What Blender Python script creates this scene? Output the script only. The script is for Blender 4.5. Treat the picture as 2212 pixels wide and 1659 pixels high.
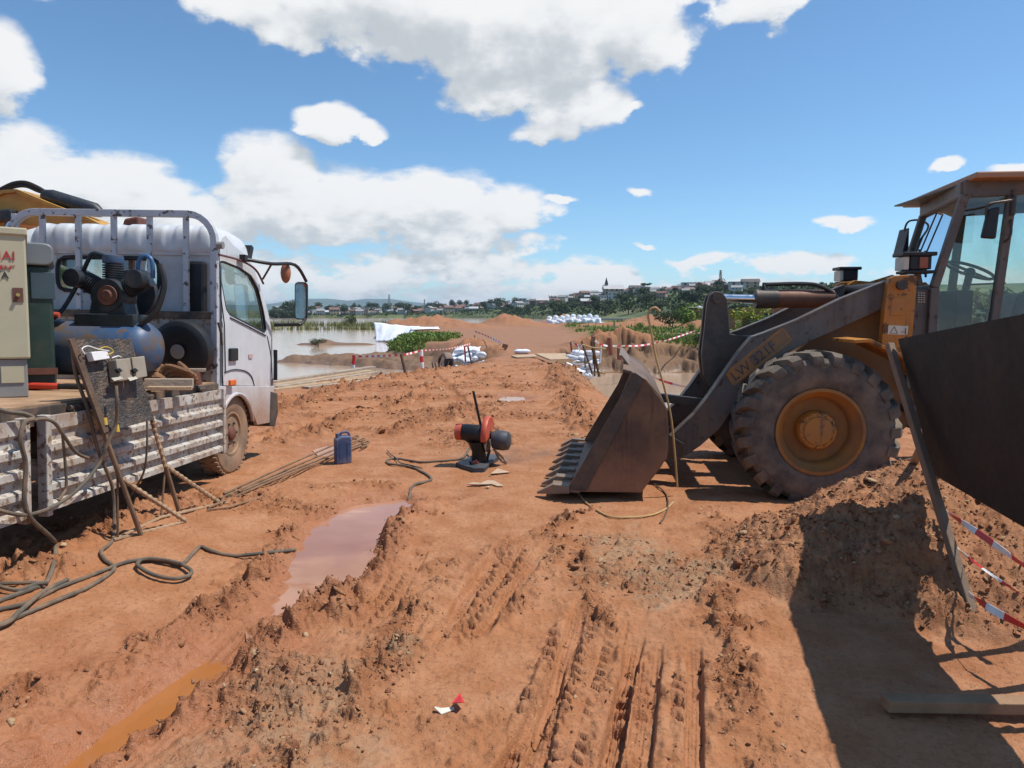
import bpy, bmesh, math, random
import numpy as np
from mathutils import Vector, Matrix, Euler

for _o in list(bpy.data.objects):
    bpy.data.objects.remove(_o, do_unlink=True)
SC = bpy.context.scene
COL = SC.collection
R = math.radians
random.seed(11)
rs = np.random.RandomState(5)

# ------------------------------------------------------------------ camera
CH, FPX = 1.65, 720.0                      # eye height (m), focal length in 1024-wide pixels
PITCH = math.atan(70.0 / FPX)
cam_d = bpy.data.cameras.new('camera')
cam = bpy.data.objects.new('camera', cam_d)
COL.objects.link(cam)
cam.location = (0, 0, CH)
cam.rotation_euler = (math.pi / 2 - PITCH, 0, 0)
cam_d.sensor_width = 36.0
cam_d.lens = 36.0 * FPX / 1024.0
cam_d.clip_start = 0.05
cam_d.clip_end = 30000
SC.camera = cam

# ------------------------------------------------------------------ sky, sun, exposure
SUN_DIR = Vector((0.52, 0.03, 1.0)).normalized()      # towards the sun
SUN_EL = math.asin(SUN_DIR.z)
SUN_AZ = math.atan2(SUN_DIR.x, SUN_DIR.y)
SKY_STRENGTH, SUN_STRENGTH, EXPOSURE = 0.15, 5.0, 0.0

sun_d = bpy.data.lights.new('sun', 'SUN')
sun_d.energy = SUN_STRENGTH
sun_d.angle = R(0.53)
sun_d.color = (1.0, 0.955, 0.88)
sun = bpy.data.objects.new('sun', sun_d)
COL.objects.link(sun)
sun.rotation_euler = SUN_DIR.to_track_quat('Z', 'Y').to_euler()

vs = SC.view_settings
vs.view_transform = 'Standard'
vs.look = 'None'
vs.exposure = EXPOSURE
vs.gamma = 1.0
vs.use_curve_mapping = False
SC.cycles.use_denoising = True
SC.cycles.max_bounces = 7
SC.cycles.diffuse_bounces = 3
SC.cycles.glossy_bounces = 3
SC.cycles.transmission_bounces = 6
SC.cycles.transparent_max_bounces = 12
SC.cycles.volume_bounces = 0
SC.cycles.caustics_reflective = False
SC.cycles.caustics_refractive = False
SC.cycles.sample_clamp_indirect = 6.0

class NT:
    """small node-tree helper"""
    def __init__(s, tree): s.t = tree
    def n(s, typ, **kw):
        nd = s.t.nodes.new(typ)
        for k, v in kw.items():
            if k == 'op': nd.operation = v
            else: setattr(nd, k, v)
        return nd
    def l(s, a, b): s.t.links.new(a, b)
    def m(s, op, a, b=None, c=None, clamp=False):
        nd = s.t.nodes.new('ShaderNodeMath'); nd.operation = op; nd.use_clamp = clamp
        for i, q in enumerate((a, b, c)):
            if q is None: continue
            if isinstance(q, (int, float)): nd.inputs[i].default_value = q
            else: s.t.links.new(q, nd.inputs[i])
        return nd.outputs[0]
    def ramp(s, fac, stops, interp='LINEAR'):
        nd = s.t.nodes.new('ShaderNodeValToRGB'); cr = nd.color_ramp; cr.interpolation = interp
        while len(cr.elements) < len(stops): cr.elements.new(0.5)
        for e, (p, c) in zip(cr.elements, stops):
            e.position = p
            e.color = (c, c, c, 1) if isinstance(c, (int, float)) else (c[0], c[1], c[2], 1)
        s.t.links.new(fac, nd.inputs[0])
        return nd.outputs[0]
    def noise(s, vec, scale, detail=4, rough=0.55, dist=0.0, w=None):
        nd = s.t.nodes.new('ShaderNodeTexNoise')
        nd.inputs['Scale'].default_value = scale; nd.inputs['Detail'].default_value = detail
        nd.inputs['Roughness'].default_value = rough; nd.inputs['Distortion'].default_value = dist
        if vec is not None: s.t.links.new(vec, nd.inputs['Vector'])
        return nd.outputs['Fac']
    def mix(s, fac, a, b, blend='MIX'):
        nd = s.t.nodes.new('ShaderNodeMix'); nd.data_type = 'RGBA'; nd.blend_type = blend
        nd.clamp_factor = True
        def put(sock, q):
            if isinstance(q, (int, float)): sock.default_value = q
            elif isinstance(q, (tuple, list)): sock.default_value = (q[0], q[1], q[2], 1)
            else: s.t.links.new(q, sock)
        if isinstance(fac, (int, float)): nd.inputs[0].default_value = fac
        else: s.t.links.new(fac, nd.inputs[0])
        put(nd.inputs[6], a); put(nd.inputs[7], b)
        return nd.outputs[2]
    def comb(s, x, y, z=0.0):
        nd = s.t.nodes.new('ShaderNodeCombineXYZ')
        for i, q in enumerate((x, y, z)):
            if isinstance(q, (int, float)): nd.inputs[i].default_value = q
            else: s.t.links.new(q, nd.inputs[i])
        return nd.outputs[0]

def px_dir(u, v):
    """world direction (azimuth to the right of +Y, elevation) of a pixel of the 1024x768 frame"""
    d = cam_ray(u, v)
    return math.atan2(d.x, d.y), math.atan2(d.z, math.hypot(d.x, d.y))

def cam_ray(u, v):
    a, b = (u - 512.0) / FPX, -(v - 384.0) / FPX
    cp, sp = math.cos(PITCH), math.sin(PITCH)
    return Vector((a, cp + b * sp, -sp + b * cp))

def G(u, v, z=0.0):
    """pixel (1024 frame) -> point on the level z"""
    d = cam_ray(u, v); t = (z - CH) / d.z
    return Vector((d.x * t, d.y * t, z))
def PT(u, v, y):
    """pixel -> point at forward distance y"""
    d = cam_ray(u, v); t = y / d.y
    return Vector((d.x * t, y, CH + d.z * t))
KO = 1024.0 / 2212.0
def GO(u, v, z=0.0): return G(u * KO, v * KO, z)

def build_world():
    w = bpy.data.worlds.new('World'); SC.world = w; w.use_nodes = True
    t = w.node_tree; t.nodes.clear(); N = NT(t)
    out = N.n('ShaderNodeOutputWorld')
    # clouds: sum of soft bodies in (azimuth, elevation), broken up with fractal noise
    bodies = [  # pixel u, v of the centre, half width px, half height px, weight
        # the bank on the left, along the horizon
        (10, 205, 135, 92, 1.2), (120, 205, 95, 62, 1.1), (190, 225, 70, 42, 1.0), (272, 196, 72, 66, 1.1), (350, 212, 85, 52, 1.0),
        (430, 212, 105, 50, 1.05), (500, 214, 62, 36, .95), (548, 214, 26, 14, .7), (180, 276, 210, 36, .8), (400, 274, 190, 32, .8), (530, 243, 44, 13, .65),
        (500, 300, 180, 26, .7), (590, 276, 62, 20, .85), (545, 272, 40, 12, .8), (740, 296, 180, 20, .8), (705, 262, 60, 9, .75), (805, 262, 70, 12, .6), (845, 223, 36, 10, .9), (960, 292, 190, 30, .75), (120, 305, 260, 26, .8), (800, 310, 300, 12, .6),
        # the big cloud overhead
        (310, 8, 130, 48, 1.05), (430, 10, 140, 76, 1.3), (540, 30, 140, 88, 1.5), (625, 30, 80, 66, 1.3), (575, 104, 66, 40, 1.05), (500, 90, 66, 34, .9), (700, 0, 36, 20, .8), (768, -4, 58, 32, .9), (556, 132, 42, 15, .85), (634, 106, 13, 8, .75),
        (556, 198, 22, 6, .7), (634, 194, 17, 8, .8), (638, 247, 12, 4, .8),
        # the puff, the far left, the right edge
        (336, 120, 40, 18, 1.05), (364, 126, 24, 11, .7), (-14, 66, 62, 62, .95), (40, 2, 26, 14, .5), (952, 165, 20, 7, .9), (1022, 168, 44, 10, .85),
    ]
    grp = bpy.data.node_groups.new('cloud_density', 'ShaderNodeTree')
    grp.interface.new_socket('P', in_out='INPUT', socket_type='NodeSocketVector')
    grp.interface.new_socket('D', in_out='OUTPUT', socket_type='NodeSocketFloat')
    Q = NT(grp); gi = Q.n('NodeGroupInput'); go = Q.n('NodeGroupOutput')
    def vm(op, a, b=None, c=None):
        nd = grp.nodes.new('ShaderNodeVectorMath'); nd.operation = op
        for i, q in enumerate((a, b, c)):
            if q is None: continue
            if isinstance(q, tuple): nd.inputs[i].default_value = q
            else: grp.links.new(q, nd.inputs[i])
        return nd.outputs['Value'] if op == 'DOT_PRODUCT' else nd.outputs[0]
    P0 = gi.outputs[0]
    sp0 = Q.n('ShaderNodeSeparateXYZ'); Q.l(P0, sp0.inputs[0]); az, el = sp0.outputs[0], sp0.outputs[1]
    vec = vm('MULTIPLY_ADD', P0, (1.0, 1.45, 0.0), (0.0, 0.0, 0.37))
    nb = Q.m('SUBTRACT', Q.noise(vec, 6.0, 2.0, 0.5), 0.5)
    nf = Q.m('SUBTRACT', Q.noise(vec, 14.0, 6.0, 0.55), 0.5)
    Pw = vm('ADD', P0, Q.comb(Q.m('MULTIPLY', nb, 0.06), Q.m('MULTIPLY', nf, 0.05), 0.0))
    acc = None
    for (u, v, hw, hh, wt) in bodies:
        a0, e0 = px_dir(u, v); a1, _ = px_dir(u + hw, v); _, e1 = px_dir(u, v - hh)
        sx, sy = 1 / abs(a1 - a0), 1 / abs(e1 - e0)
        k = vm('MULTIPLY_ADD', Pw, (sx, sy, 0.0), (-a0 * sx, -e0 * sy, 0.0))
        d = Q.m('MULTIPLY_ADD', vm('DOT_PRODUCT', k, k), -wt * .5, wt * .5)
        acc = d if acc is None else Q.m('MAXIMUM', acc, d)
    # the same kind of broken cloud all round the sky, away from the placed bodies
    gen = Q.m('SUBTRACT', Q.noise(vm('MULTIPLY_ADD', P0, (1.0, 1.5, 0.0), (0.0, 0.0, 4.1)), 2.6, 2.0, 0.5), 0.66)
    gen = Q.m('MULTIPLY', gen, 2.4)
    outside = Q.m('MAXIMUM', Q.m('MULTIPLY', Q.m('SUBTRACT', Q.m('ABSOLUTE', az), 0.68), 6.0),
                  Q.m('MULTIPLY', Q.m('SUBTRACT', el, 0.44), 6.0), clamp=True)
    outside = Q.m('MINIMUM', Q.m('MAXIMUM', outside, 0.0), 1.0)
    gen = Q.m('SUBTRACT', gen, Q.m('MULTIPLY', Q.m('SUBTRACT', 1.0, outside), 1.5))
    acc = Q.m('MAXIMUM', acc, gen)
    acc = Q.m('MAXIMUM', acc, -0.6)
    low = Q.m('MULTIPLY', Q.m('SUBTRACT', Q.noise(vm('MULTIPLY_ADD', P0, (1.0, 2.3, 0.0), (0.0, 0.0, 7.7)), 30.0, 4.0, 0.58), 0.5), Q.m('POWER', 2.718, Q.m('MULTIPLY', Q.m('MAXIMUM', el, 0.0), -7.0)))
    acc = Q.m('ADD', acc, Q.m('MULTIPLY', low, 1.25))
    D = Q.m('ADD', acc, Q.m('ADD', Q.m('MULTIPLY', nf, 1.15), Q.m('MULTIPLY', nb, 0.45)))
    Q.l(D, go.inputs[0])
    tc = N.n('ShaderNodeTexCoord'); sp = N.n('ShaderNodeSeparateXYZ'); N.l(tc.outputs['Generated'], sp.inputs[0])
    azm = N.m('ARCTAN2', sp.outputs[0], sp.outputs[1])
    elv = N.m('ARCSINE', sp.outputs[2])
    g1 = N.n('ShaderNodeGroup'); g1.node_tree = grp; N.l(N.comb(azm, elv, 0.0), g1.inputs[0])
    g2 = N.n('ShaderNodeGroup'); g2.node_tree = grp
    N.l(N.comb(N.m('ADD', azm, 0.014), N.m('ADD', elv, 0.034), 0.0), g2.inputs[0])
    D1, D2 = g1.outputs[0], g2.outputs[0]
    mr = N.n('ShaderNodeMapRange', interpolation_type='SMOOTHSTEP'); N.l(D1, mr.inputs[0])
    mr.inputs[1].default_value = 0.0; mr.inputs[2].default_value = 0.28
    mask = mr.outputs[0]
    # lit side towards the sun, grey where the body above is thick
    lit = N.m('MULTIPLY_ADD', N.m('SUBTRACT', D1, D2), 1.25, 0.60)
    lit = N.m('SUBTRACT', lit, N.m('MULTIPLY', N.m('MAXIMUM', N.m('SUBTRACT', D2, 0.30), 0.0), 0.60))
    ccol = N.ramp(lit, [(0.0, (0.60, 0.64, 0.68)), (0.30, (0.70, 0.74, 0.77)), (0.50, (0.84, 0.86, 0.88)), (0.74, (0.96, 0.97, 0.97)), (1.0, (1.0, 1.0, 1.0))])
    sky = N.n('ShaderNodeTexSky', sky_type='NISHITA')
    sky.sun_disc = False; sky.sun_elevation = SUN_EL; sky.sun_rotation = SUN_AZ
    sky.altitude = 1200; sky.air_density = 1.0; sky.dust_density = 0.6; sky.ozone_density = 3.0
    hz = N.m('MULTIPLY', N.m('POWER', 2.718, N.m('MULTIPLY', N.m('MAXIMUM', elv, 0.0), -24.0)), .45)
    wb = N.mix(1.0, sky.outputs[0], (.77, .97, 1.03), 'MULTIPLY')
    skc = N.mix(hz, wb, (.60 / SKY_STRENGTH, .74 / SKY_STRENGTH, .86 / SKY_STRENGTH))
    b1 = N.n('ShaderNodeBackground'); N.l(skc, b1.inputs[0]); b1.inputs[1].default_value = SKY_STRENGTH
    b2 = N.n('ShaderNodeBackground'); N.l(ccol, b2.inputs[0]); b2.inputs[1].default_value = 0.95
    mx = N.n('ShaderNodeMixShader'); N.l(N.m('MULTIPLY', mask, 0.97), mx.inputs[0]); N.l(b1.outputs[0], mx.inputs[1]); N.l(b2.outputs[0], mx.inputs[2])
    N.l(mx.outputs[0], out.inputs[0])
    w.cycles.sampling_method = 'MANUAL'; w.cycles.sample_map_resolution = 512
build_world()
# ------------------------------------------------------------------ scene helpers
def tag(o, label=None, cat=None, group=None, kind=None):
    if label: o['label'] = label
    if cat: o['category'] = cat
    if group: o['group'] = group
    if kind: o['kind'] = kind
    return o
def empty(name, loc=(0, 0, 0), rot=(0, 0, 0)):
    o = bpy.data.objects.new(name, None); COL.objects.link(o)
    o.location = loc; o.rotation_euler = rot; o.empty_display_size = 0.2
    return o
def copy_tree(o, parent=None):
    c = o.copy(); COL.objects.link(c); c.parent = parent
    for ch in list(o.children):
        copy_tree(ch, c)
    return c

class MB:
    """collects faces; build() links them as one mesh object"""
    def __init__(s): s.v = []; s.f = []
    def add(s, vs, fs):
        b = len(s.v); s.v.extend([tuple(p) for p in vs]); s.f.extend([tuple(b + i for i in f) for f in fs]); return s
    def box(s, c, size, rot=None):
        x, y, z = (q / 2.0 for q in size)
        vs = [Vector(p) for p in ((-x, -y, -z), (x, -y, -z), (x, y, -z), (-x, y, -z), (-x, -y, z), (x, -y, z), (x, y, z), (-x, y, z))]
        if rot is not None:
            M = Euler(rot).to_matrix() if not isinstance(rot, Matrix) else rot
            vs = [M @ p for p in vs]
        vs = [p + Vector(c) for p in vs]
        return s.add(vs, [(0, 3, 2, 1), (4, 5, 6, 7), (0, 1, 5, 4), (1, 2, 6, 5), (2, 3, 7, 6), (3, 0, 4, 7)])
    def span(s, a, b):
        return s.box([(p + q) / 2 for p, q in zip(a, b)], [abs(q - p) for p, q in zip(a, b)])
    def bar(s, p, q, w, h=None, up=(0, 0, 1), taper=1.0):
        p, q = Vector(p), Vector(q); h = w if h is None else h
        d = (q - p); d.normalize(); up = Vector(up)
        if abs(d.dot(up)) > 0.98: up = Vector((1, 0, 0))
        sx = d.cross(up).normalized(); sz = sx.cross(d).normalized()
        vs = []
        for c, k in ((p, 1.0), (q, taper)):
            for a, b in ((-1, -1), (1, -1), (1, 1), (-1, 1)):
                vs.append(c + sx * a * w * k / 2 + sz * b * h * k / 2)
        return s.add(vs, [(3, 2, 1, 0), (4, 5, 6, 7), (0, 1, 5, 4), (1, 2, 6, 5), (2, 3, 7, 6), (3, 0, 4, 7)])
    def tube(s, pts, r, n=8, cap=True, closed=False):
        pts = [Vector(p) for p in pts]; m = len(pts)
        rr = r if isinstance(r, (list, tuple)) else [r] * m
        prev = None; vs = []; fs = []
        for i in range(m):
            a = pts[(i - 1) % m] if (i > 0 or closed) else pts[i]
            b = pts[(i + 1) % m] if (i < m - 1 or closed) else pts[i]
            d = (b - a)
            if d.length < 1e-9: d = Vector((0, 0, 1))
            d.normalize()
            if prev is None:
                prev = d.orthogonal().normalized()
            nx = (prev - d * prev.dot(d))
            if nx.length < 1e-6: nx = d.orthogonal()
            nx.normalize(); ny = d.cross(nx); prev = nx
            for k in range(n):
                t = 2 * math.pi * k / n
                vs.append(pts[i] + (nx * math.cos(t) + ny * math.sin(t)) * rr[i])
        for i in range(m if closed else m - 1):
            j = (i + 1) % m
            for k in range(n):
                k2 = (k + 1) % n
                fs.append((i * n + k, i * n + k2, j * n + k2, j * n + k))
        if cap and not closed:
            fs.append(tuple(range(n - 1, -1, -1))); fs.append(tuple((m - 1) * n + k for k in range(n)))
        return s.add(vs, fs)
    def cyl(s, p, q, r, n=20, r2=None):
        return s.tube([p, q], [r, r if r2 is None else r2], n)
    def lathe(s, prof, org=(0, 0, 0), axis=(0, 1, 0), n=32, closed=False):
        """prof: list of (radius, along axis)"""
        ax = Vector(axis).normalized(); u = ax.orthogonal().normalized(); w = ax.cross(u); o = Vector(org)
        m = len(prof); vs = []; fs = []
        for r, a in prof:
            for k in range(n):
                t = 2 * math.pi * k / n
                vs.append(o + ax * a + (u * math.cos(t) + w * math.sin(t)) * r)
        for i in range(m if closed else m - 1):
            j = (i + 1) % m
            for k in range(n):
                k2 = (k + 1) % n
                fs.append((i * n + k, i * n + k2, j * n + k2, j * n + k))
        if not closed:
            fs.append(tuple(range(n - 1, -1, -1))); fs.append(tuple((m - 1) * n + k for k in range(n)))
        return s.add(vs, fs)
    def prism(s, poly, d0, d1, plane='xz'):
        """poly of 2D points, extruded along the third axis from d0 to d1"""
        n = len(poly)
        def mk(p, d):
            if plane == 'xz': return (p[0], d, p[1])
            if plane == 'yz': return (d, p[0], p[1])
            return (p[0], p[1], d)
        vs = [mk(p, d0) for p in poly] + [mk(p, d1) for p in poly]
        fs = [tuple(range(n)), tuple(range(2 * n - 1, n - 1, -1))]
        for i in range(n):
            j = (i + 1) % n
            fs.append((i, n + i, n + j, j))
        return s.add(vs, fs)
    def sphere(s, c, r, nu=16, nv=10, sc=(1, 1, 1)):
        c = Vector(c); vs = []; fs = []
        for i in range(nv + 1):
            th = math.pi * i / nv
            for k in range(nu):
                ph = 2 * math.pi * k / nu
                vs.append(c + Vector((math.sin(th) * math.cos(ph) * sc[0], math.sin(th) * math.sin(ph) * sc[1], math.cos(th) * sc[2])) * r)
        for i in range(nv):
            for k in range(nu):
                k2 = (k + 1) % nu
                fs.append((i * nu + k, (i + 1) * nu + k, (i + 1) * nu + k2, i * nu + k2))
        return s.add(vs, fs)
    def xf(s, M, start=0):
        for i in range(start, len(s.v)): s.v[i] = tuple(M @ Vector(s.v[i]))
        return s
    def build(s, name, mat, parent=None, smooth=False, bevel=0.0, seg=2, angle=35, fix=True):
        me = bpy.data.meshes.new(name); me.from_pydata(s.v, [], s.f); me.update()
        if fix:
            b = bmesh.new(); b.from_mesh(me)
            bmesh.ops.remove_doubles(b, verts=b.verts, dist=1e-5)
            bmesh.ops.recalc_face_normals(b, faces=b.faces); b.to_mesh(me); b.free()
        o = bpy.data.objects.new(name, me); COL.objects.link(o)
        if mat is not None: me.materials.append(mat)
        if smooth:
            me.polygons.foreach_set('use_smooth', [True] * len(me.polygons))
            try: me.set_sharp_from_angle(angle=R(angle))
            except Exception: pass
        if bevel > 0:
            md = o.modifiers.new('bevel', 'BEVEL'); md.width = bevel; md.segments = seg; md.limit_method = 'ANGLE'; md.angle_limit = R(40)
            md.harden_normals = False
        if parent is not None: o.parent = parent
        return o

def ring_panel(mb, outer, inner, n=64):
    """flat-ish panel with an opening: two closed 3D loops, matched by angle about the opening's centre"""
    def resample(lp, n):
        lp = [Vector(p) for p in lp]; L = [0]
        for i in range(len(lp)): L.append(L[-1] + (lp[(i + 1) % len(lp)] - lp[i]).length)
        out = []
        for k in range(n):
            t = L[-1] * k / n; i = 0
            while L[i + 1] < t: i += 1
            f = (t - L[i]) / max(L[i + 1] - L[i], 1e-9)
            out.append(lp[i].lerp(lp[(i + 1) % len(lp)], f))
        return out
    a, b = resample(outer, n), resample(inner, n)
    mb.add(a + b, [(i, (i + 1) % n, n + (i + 1) % n, n + i) for i in range(n)])
    return mb

def smooth_pts(pts, k=6, closed=False):
    """Catmull-Rom through 3D points"""
    P = [Vector(p) for p in pts]; n = len(P); out = []
    rng = range(n if closed else n - 1)
    for i in rng:
        if closed: p0, p1, p2, p3 = P[(i - 1) % n], P[i], P[(i + 1) % n], P[(i + 2) % n]
        else: p0, p1, p2, p3 = P[max(i - 1, 0)], P[i], P[i + 1], P[min(i + 2, n - 1)]
        for j in range(k):
            t = j / k
            out.append(0.5 * ((2 * p1) + (p2 - p0) * t + (2 * p0 - 5 * p1 + 4 * p2 - p3) * t * t + (3 * p1 - p0 - 3 * p2 + p3) * t ** 3))
    if not closed: out.append(P[-1])
    return out
def round_poly(pts, r, k=4):
    """2D polygon with rounded corners"""
    n = len(pts); out = []
    for i in range(n):
        p0, p1, p2 = Vector(pts[i - 1]), Vector(pts[i]), Vector(pts[(i + 1) % n])
        a, b = (p0 - p1), (p2 - p1)
        rr = min(r, a.length * .45, b.length * .45)
        a, b = p1 + a.normalized() * rr, p1 + b.normalized() * rr
        for j in range(k + 1):
            t = j / k
            q = a * (1 - t) ** 2 + p1 * 2 * t * (1 - t) + b * t * t
            out.append((q.x, q.y))
    return out

class Frame:
    """local frame of a thing: turns a pixel into a local point on a local plane"""
    def __init__(s, loc, rot):
        s.M = Matrix.Translation(Vector(loc)) @ Euler(rot).to_matrix().to_4x4(); s.I = s.M.inverted()
        s.o = s.I @ Vector((0, 0, CH)); s.R = s.I.to_3x3()
    def at(s, u, v, axis, val):
        d = s.R @ cam_ray(u, v); t = (val - s.o[axis]) / d[axis]
        return s.o + d * t
    def local(s, p): return s.I @ Vector(p)

# ------------------------------------------------------------------ materials
def new_mat(name):
    m = bpy.data.materials.new(name); m.use_nodes = True
    t = m.node_tree; t.nodes.clear(); N = NT(t)
    o = N.n('ShaderNodeOutputMaterial'); b = N.n('ShaderNodeBsdfPrincipled'); N.l(b.outputs[0], o.inputs[0])
    return m, N, b
def put(N, sock, q):
    if isinstance(q, (int, float)): sock.default_value = q
    elif isinstance(q, (tuple, list)): sock.default_value = (q[0], q[1], q[2], 1)
    else: N.l(q, sock)
def mat(name, col, rough=0.6, metal=0.0, var=0.12, scale=6.0, dirt=None, dirt_amt=0.0, dirt_scale=3.0, bump=0.0, bump_scale=40.0, spec=0.4, chip=None, chip_amt=0.0, chip_scale=9.0, low_dirt=None, coat=0.0, streak=None, streak_amt=0.5):
    """painted / plain surface with uneven tone, dirt, paint chips. low_dirt=(z0,z1): splashed mud between these heights (object space)"""
    m, N, b = new_mat(name)
    tc = N.n('ShaderNodeTexCoord'); P = tc.outputs['Object']
    c0 = tuple(max(0, q * (1 - var)) for q in col); c1 = tuple(min(1, q * (1 + var)) for q in col)
    c = N.mix(N.ramp(N.noise(P, scale, 5), [(0.3, 0.0), (0.7, 1.0)]), c0, c1)
    rr = rough
    if chip is not None and chip_amt > 0:
        k = N.ramp(N.noise(P, chip_scale, 8, 0.68), [(0.62 - 0.2 * chip_amt, 0.0), (0.65 - 0.2 * chip_amt, 1.0)])
        c = N.mix(k, c, N.mix(N.noise(P, chip_scale * 4, 3), tuple(q * .55 for q in chip), chip))
    if dirt is not None and dirt_amt > 0:
        k = N.ramp(N.noise(P, dirt_scale, 7, 0.62), [(0.62 - 0.35 * dirt_amt, 0.0), (0.80 - 0.2 * dirt_amt, min(1.0, .35 + .6 * dirt_amt))])
        c = N.mix(k, c, dirt)
    if streak is not None:      # runs and scrapes, stretched up and down
        mp = N.n('ShaderNodeMapping'); N.l(P, mp.inputs[0]); mp.inputs['Scale'].default_value = (11, 11, .9)
        k = N.m('MULTIPLY', N.ramp(N.noise(mp.outputs[0], 1.0, 6, .7), [(.50, 0), (.66, 1)]), N.ramp(N.noise(P, 1.7, 4), [(.38, 0), (.62, streak_amt)]))
        c = N.mix(k, c, streak)
        mp2 = N.n('ShaderNodeMapping'); N.l(P, mp2.inputs[0]); mp2.inputs['Scale'].default_value = (3, 3, 40); mp2.inputs['Rotation'].default_value = (.3, .5, .2)
        k2 = N.ramp(N.noise(mp2.outputs[0], 1.0, 5, .75), [(.66, 0), (.70, streak_amt * .6)])
        c = N.mix(k2, c, tuple(min(1, q * 2.2 + .03) for q in col))
    if low_dirt is not None:
        sx = N.n('ShaderNodeSeparateXYZ'); N.l(P, sx.inputs[0])
        k = N.n('ShaderNodeMapRange'); N.l(N.m('ADD', sx.outputs[2], N.m('MULTIPLY', N.m('SUBTRACT', N.noise(P, 5.0, 6), 0.5), 0.9 * (low_dirt[1] - low_dirt[0]))), k.inputs[0])
        k.inputs[1].default_value = low_dirt[1]; k.inputs[2].default_value = low_dirt[0]
        c = N.mix(N.m('MULTIPLY', k.outputs[0], N.m('MULTIPLY_ADD', N.noise(P, 30, 4), 0.6, 0.5, clamp=True)), c, (0.33, 0.175, 0.10))
    put(N, b.inputs['Base Color'], c)
    put(N, b.inputs['Roughness'], N.m('MULTIPLY_ADD', N.noise(P, scale * 3, 4), 0.25, rr - 0.1, clamp=True))
    b.inputs['Metallic'].default_value = metal
    b.inputs['Specular IOR Level'].default_value = spec
    if coat: b.inputs['Coat Weight'].default_value = coat; b.inputs['Coat Roughness'].default_value = 0.15
    if bump > 0:
        bp = N.n('ShaderNodeBump'); bp.inputs['Strength'].default_value = bump; bp.inputs['Distance'].default_value = 0.02
        N.l(N.noise(P, bump_scale, 5), bp.inputs['Height']); N.l(bp.outputs[0], b.inputs['Normal'])
    return m
def glass_mat(name, tint=(0.75, 0.9, 0.85), alpha=0.35, rough=0.03):
    """thin pane: part clear, part reflecting"""
    m = bpy.data.materials.new(name); m.use_nodes = True; t = m.node_tree; t.nodes.clear(); N = NT(t)
    o = N.n('ShaderNodeOutputMaterial'); tr = N.n('ShaderNodeBsdfTransparent'); tr.inputs[0].default_value = (*tint, 1)
    gl = N.n('ShaderNodeBsdfGlossy'); gl.inputs['Roughness'].default_value = rough; gl.inputs[0].default_value = (.9, .95, .95, 1)
    df = N.n('ShaderNodeBsdfDiffuse'); df.inputs[0].default_value = (.45, .42, .36, 1)
    tc = N.n('ShaderNodeTexCoord')
    fr = N.n('ShaderNodeFresnel'); fr.inputs[0].default_value = 1.5
    m1 = N.n('ShaderNodeMixShader'); N.l(N.m('MULTIPLY_ADD', fr.outputs[0], 1.0, alpha * 0.25, clamp=True), m1.inputs[0]); N.l(tr.outputs[0], m1.inputs[1]); N.l(gl.outputs[0], m1.inputs[2])
    m2 = N.n('ShaderNodeMixShader'); N.l(N.m('MULTIPLY', N.ramp(N.noise(tc.outputs['Object'], 4, 6), [(0.4, 0.0), (0.8, 1.0)]), alpha * 0.5), m2.inputs[0])
    N.l(m1.outputs[0], m2.inputs[1]); N.l(df.outputs[0], m2.inputs[2]); N.l(m2.outputs[0], o.inputs[0])
    return m
MUD = (0.36, 0.18, 0.095)
M = {}
M['rubber'] = mat('rubber', (0.035, 0.033, 0.032), 0.75, dirt=(0.30, 0.19, 0.12), dirt_amt=0.55, dirt_scale=5, bump=.2)
M['tyre_mud'] = mat('tyre_mud', (0.05, 0.046, 0.042), 0.85, dirt=(0.23, 0.175, 0.125), dirt_amt=0.85, dirt_scale=4.5, bump=.35, bump_scale=30)
M['tyre_truck'] = mat('tyre_truck', (0.16, 0.115, 0.08), 0.85, dirt=(0.36, 0.22, 0.13), dirt_amt=0.9, dirt_scale=4, bump=.25)
M['black'] = mat('black_plastic', (0.018, 0.018, 0.02), 0.45, var=.3)
M['dark_steel'] = mat('dark_steel', (0.075, 0.066, 0.058), 0.5, metal=.3, dirt=(0.20, 0.13, 0.085), dirt_amt=.55, dirt_scale=4, bump=.1)
M['wire_rust'] = mat('rusty_rebar', (0.24, 0.14, 0.08), 0.8, metal=.1, var=.3, bump=.4, bump_scale=80)
M['cable'] = mat('cable_rubber', (0.10, 0.085, 0.065), 0.75, dirt=(0.28, 0.18, 0.11), dirt_amt=.6, dirt_scale=8)
M['wood'] = mat('sawn_wood', (0.42, 0.30, 0.18), 0.8, var=.25, dirt=(0.36, 0.2, 0.11), dirt_amt=.5, dirt_scale=4, bump=.25)
M['wood_grey'] = mat('weathered_wood', (0.36, 0.29, 0.22), 0.85, var=.25, dirt=(0.30, 0.18, 0.1), dirt_amt=.5, dirt_scale=4, bump=.3)
M['wood_dark'] = mat('dark_stick', (0.12, 0.075, 0.05), 0.85, var=.3, bump=.3)
M['bamboo'] = mat('bamboo', (0.45, 0.30, 0.13), 0.6, var=.2)
M['white_bag'] = mat('woven_white', (0.74, 0.76, 0.80), 0.6, var=.06, dirt=(0.5, 0.36, 0.27), dirt_amt=.2, dirt_scale=3, bump=.5, bump_scale=18)
M['red_tape'] = mat('red_plastic', (0.62, 0.04, 0.04), 0.4)
M['white_tape'] = mat('white_plastic', (0.78, 0.76, 0.74), 0.4)
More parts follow.
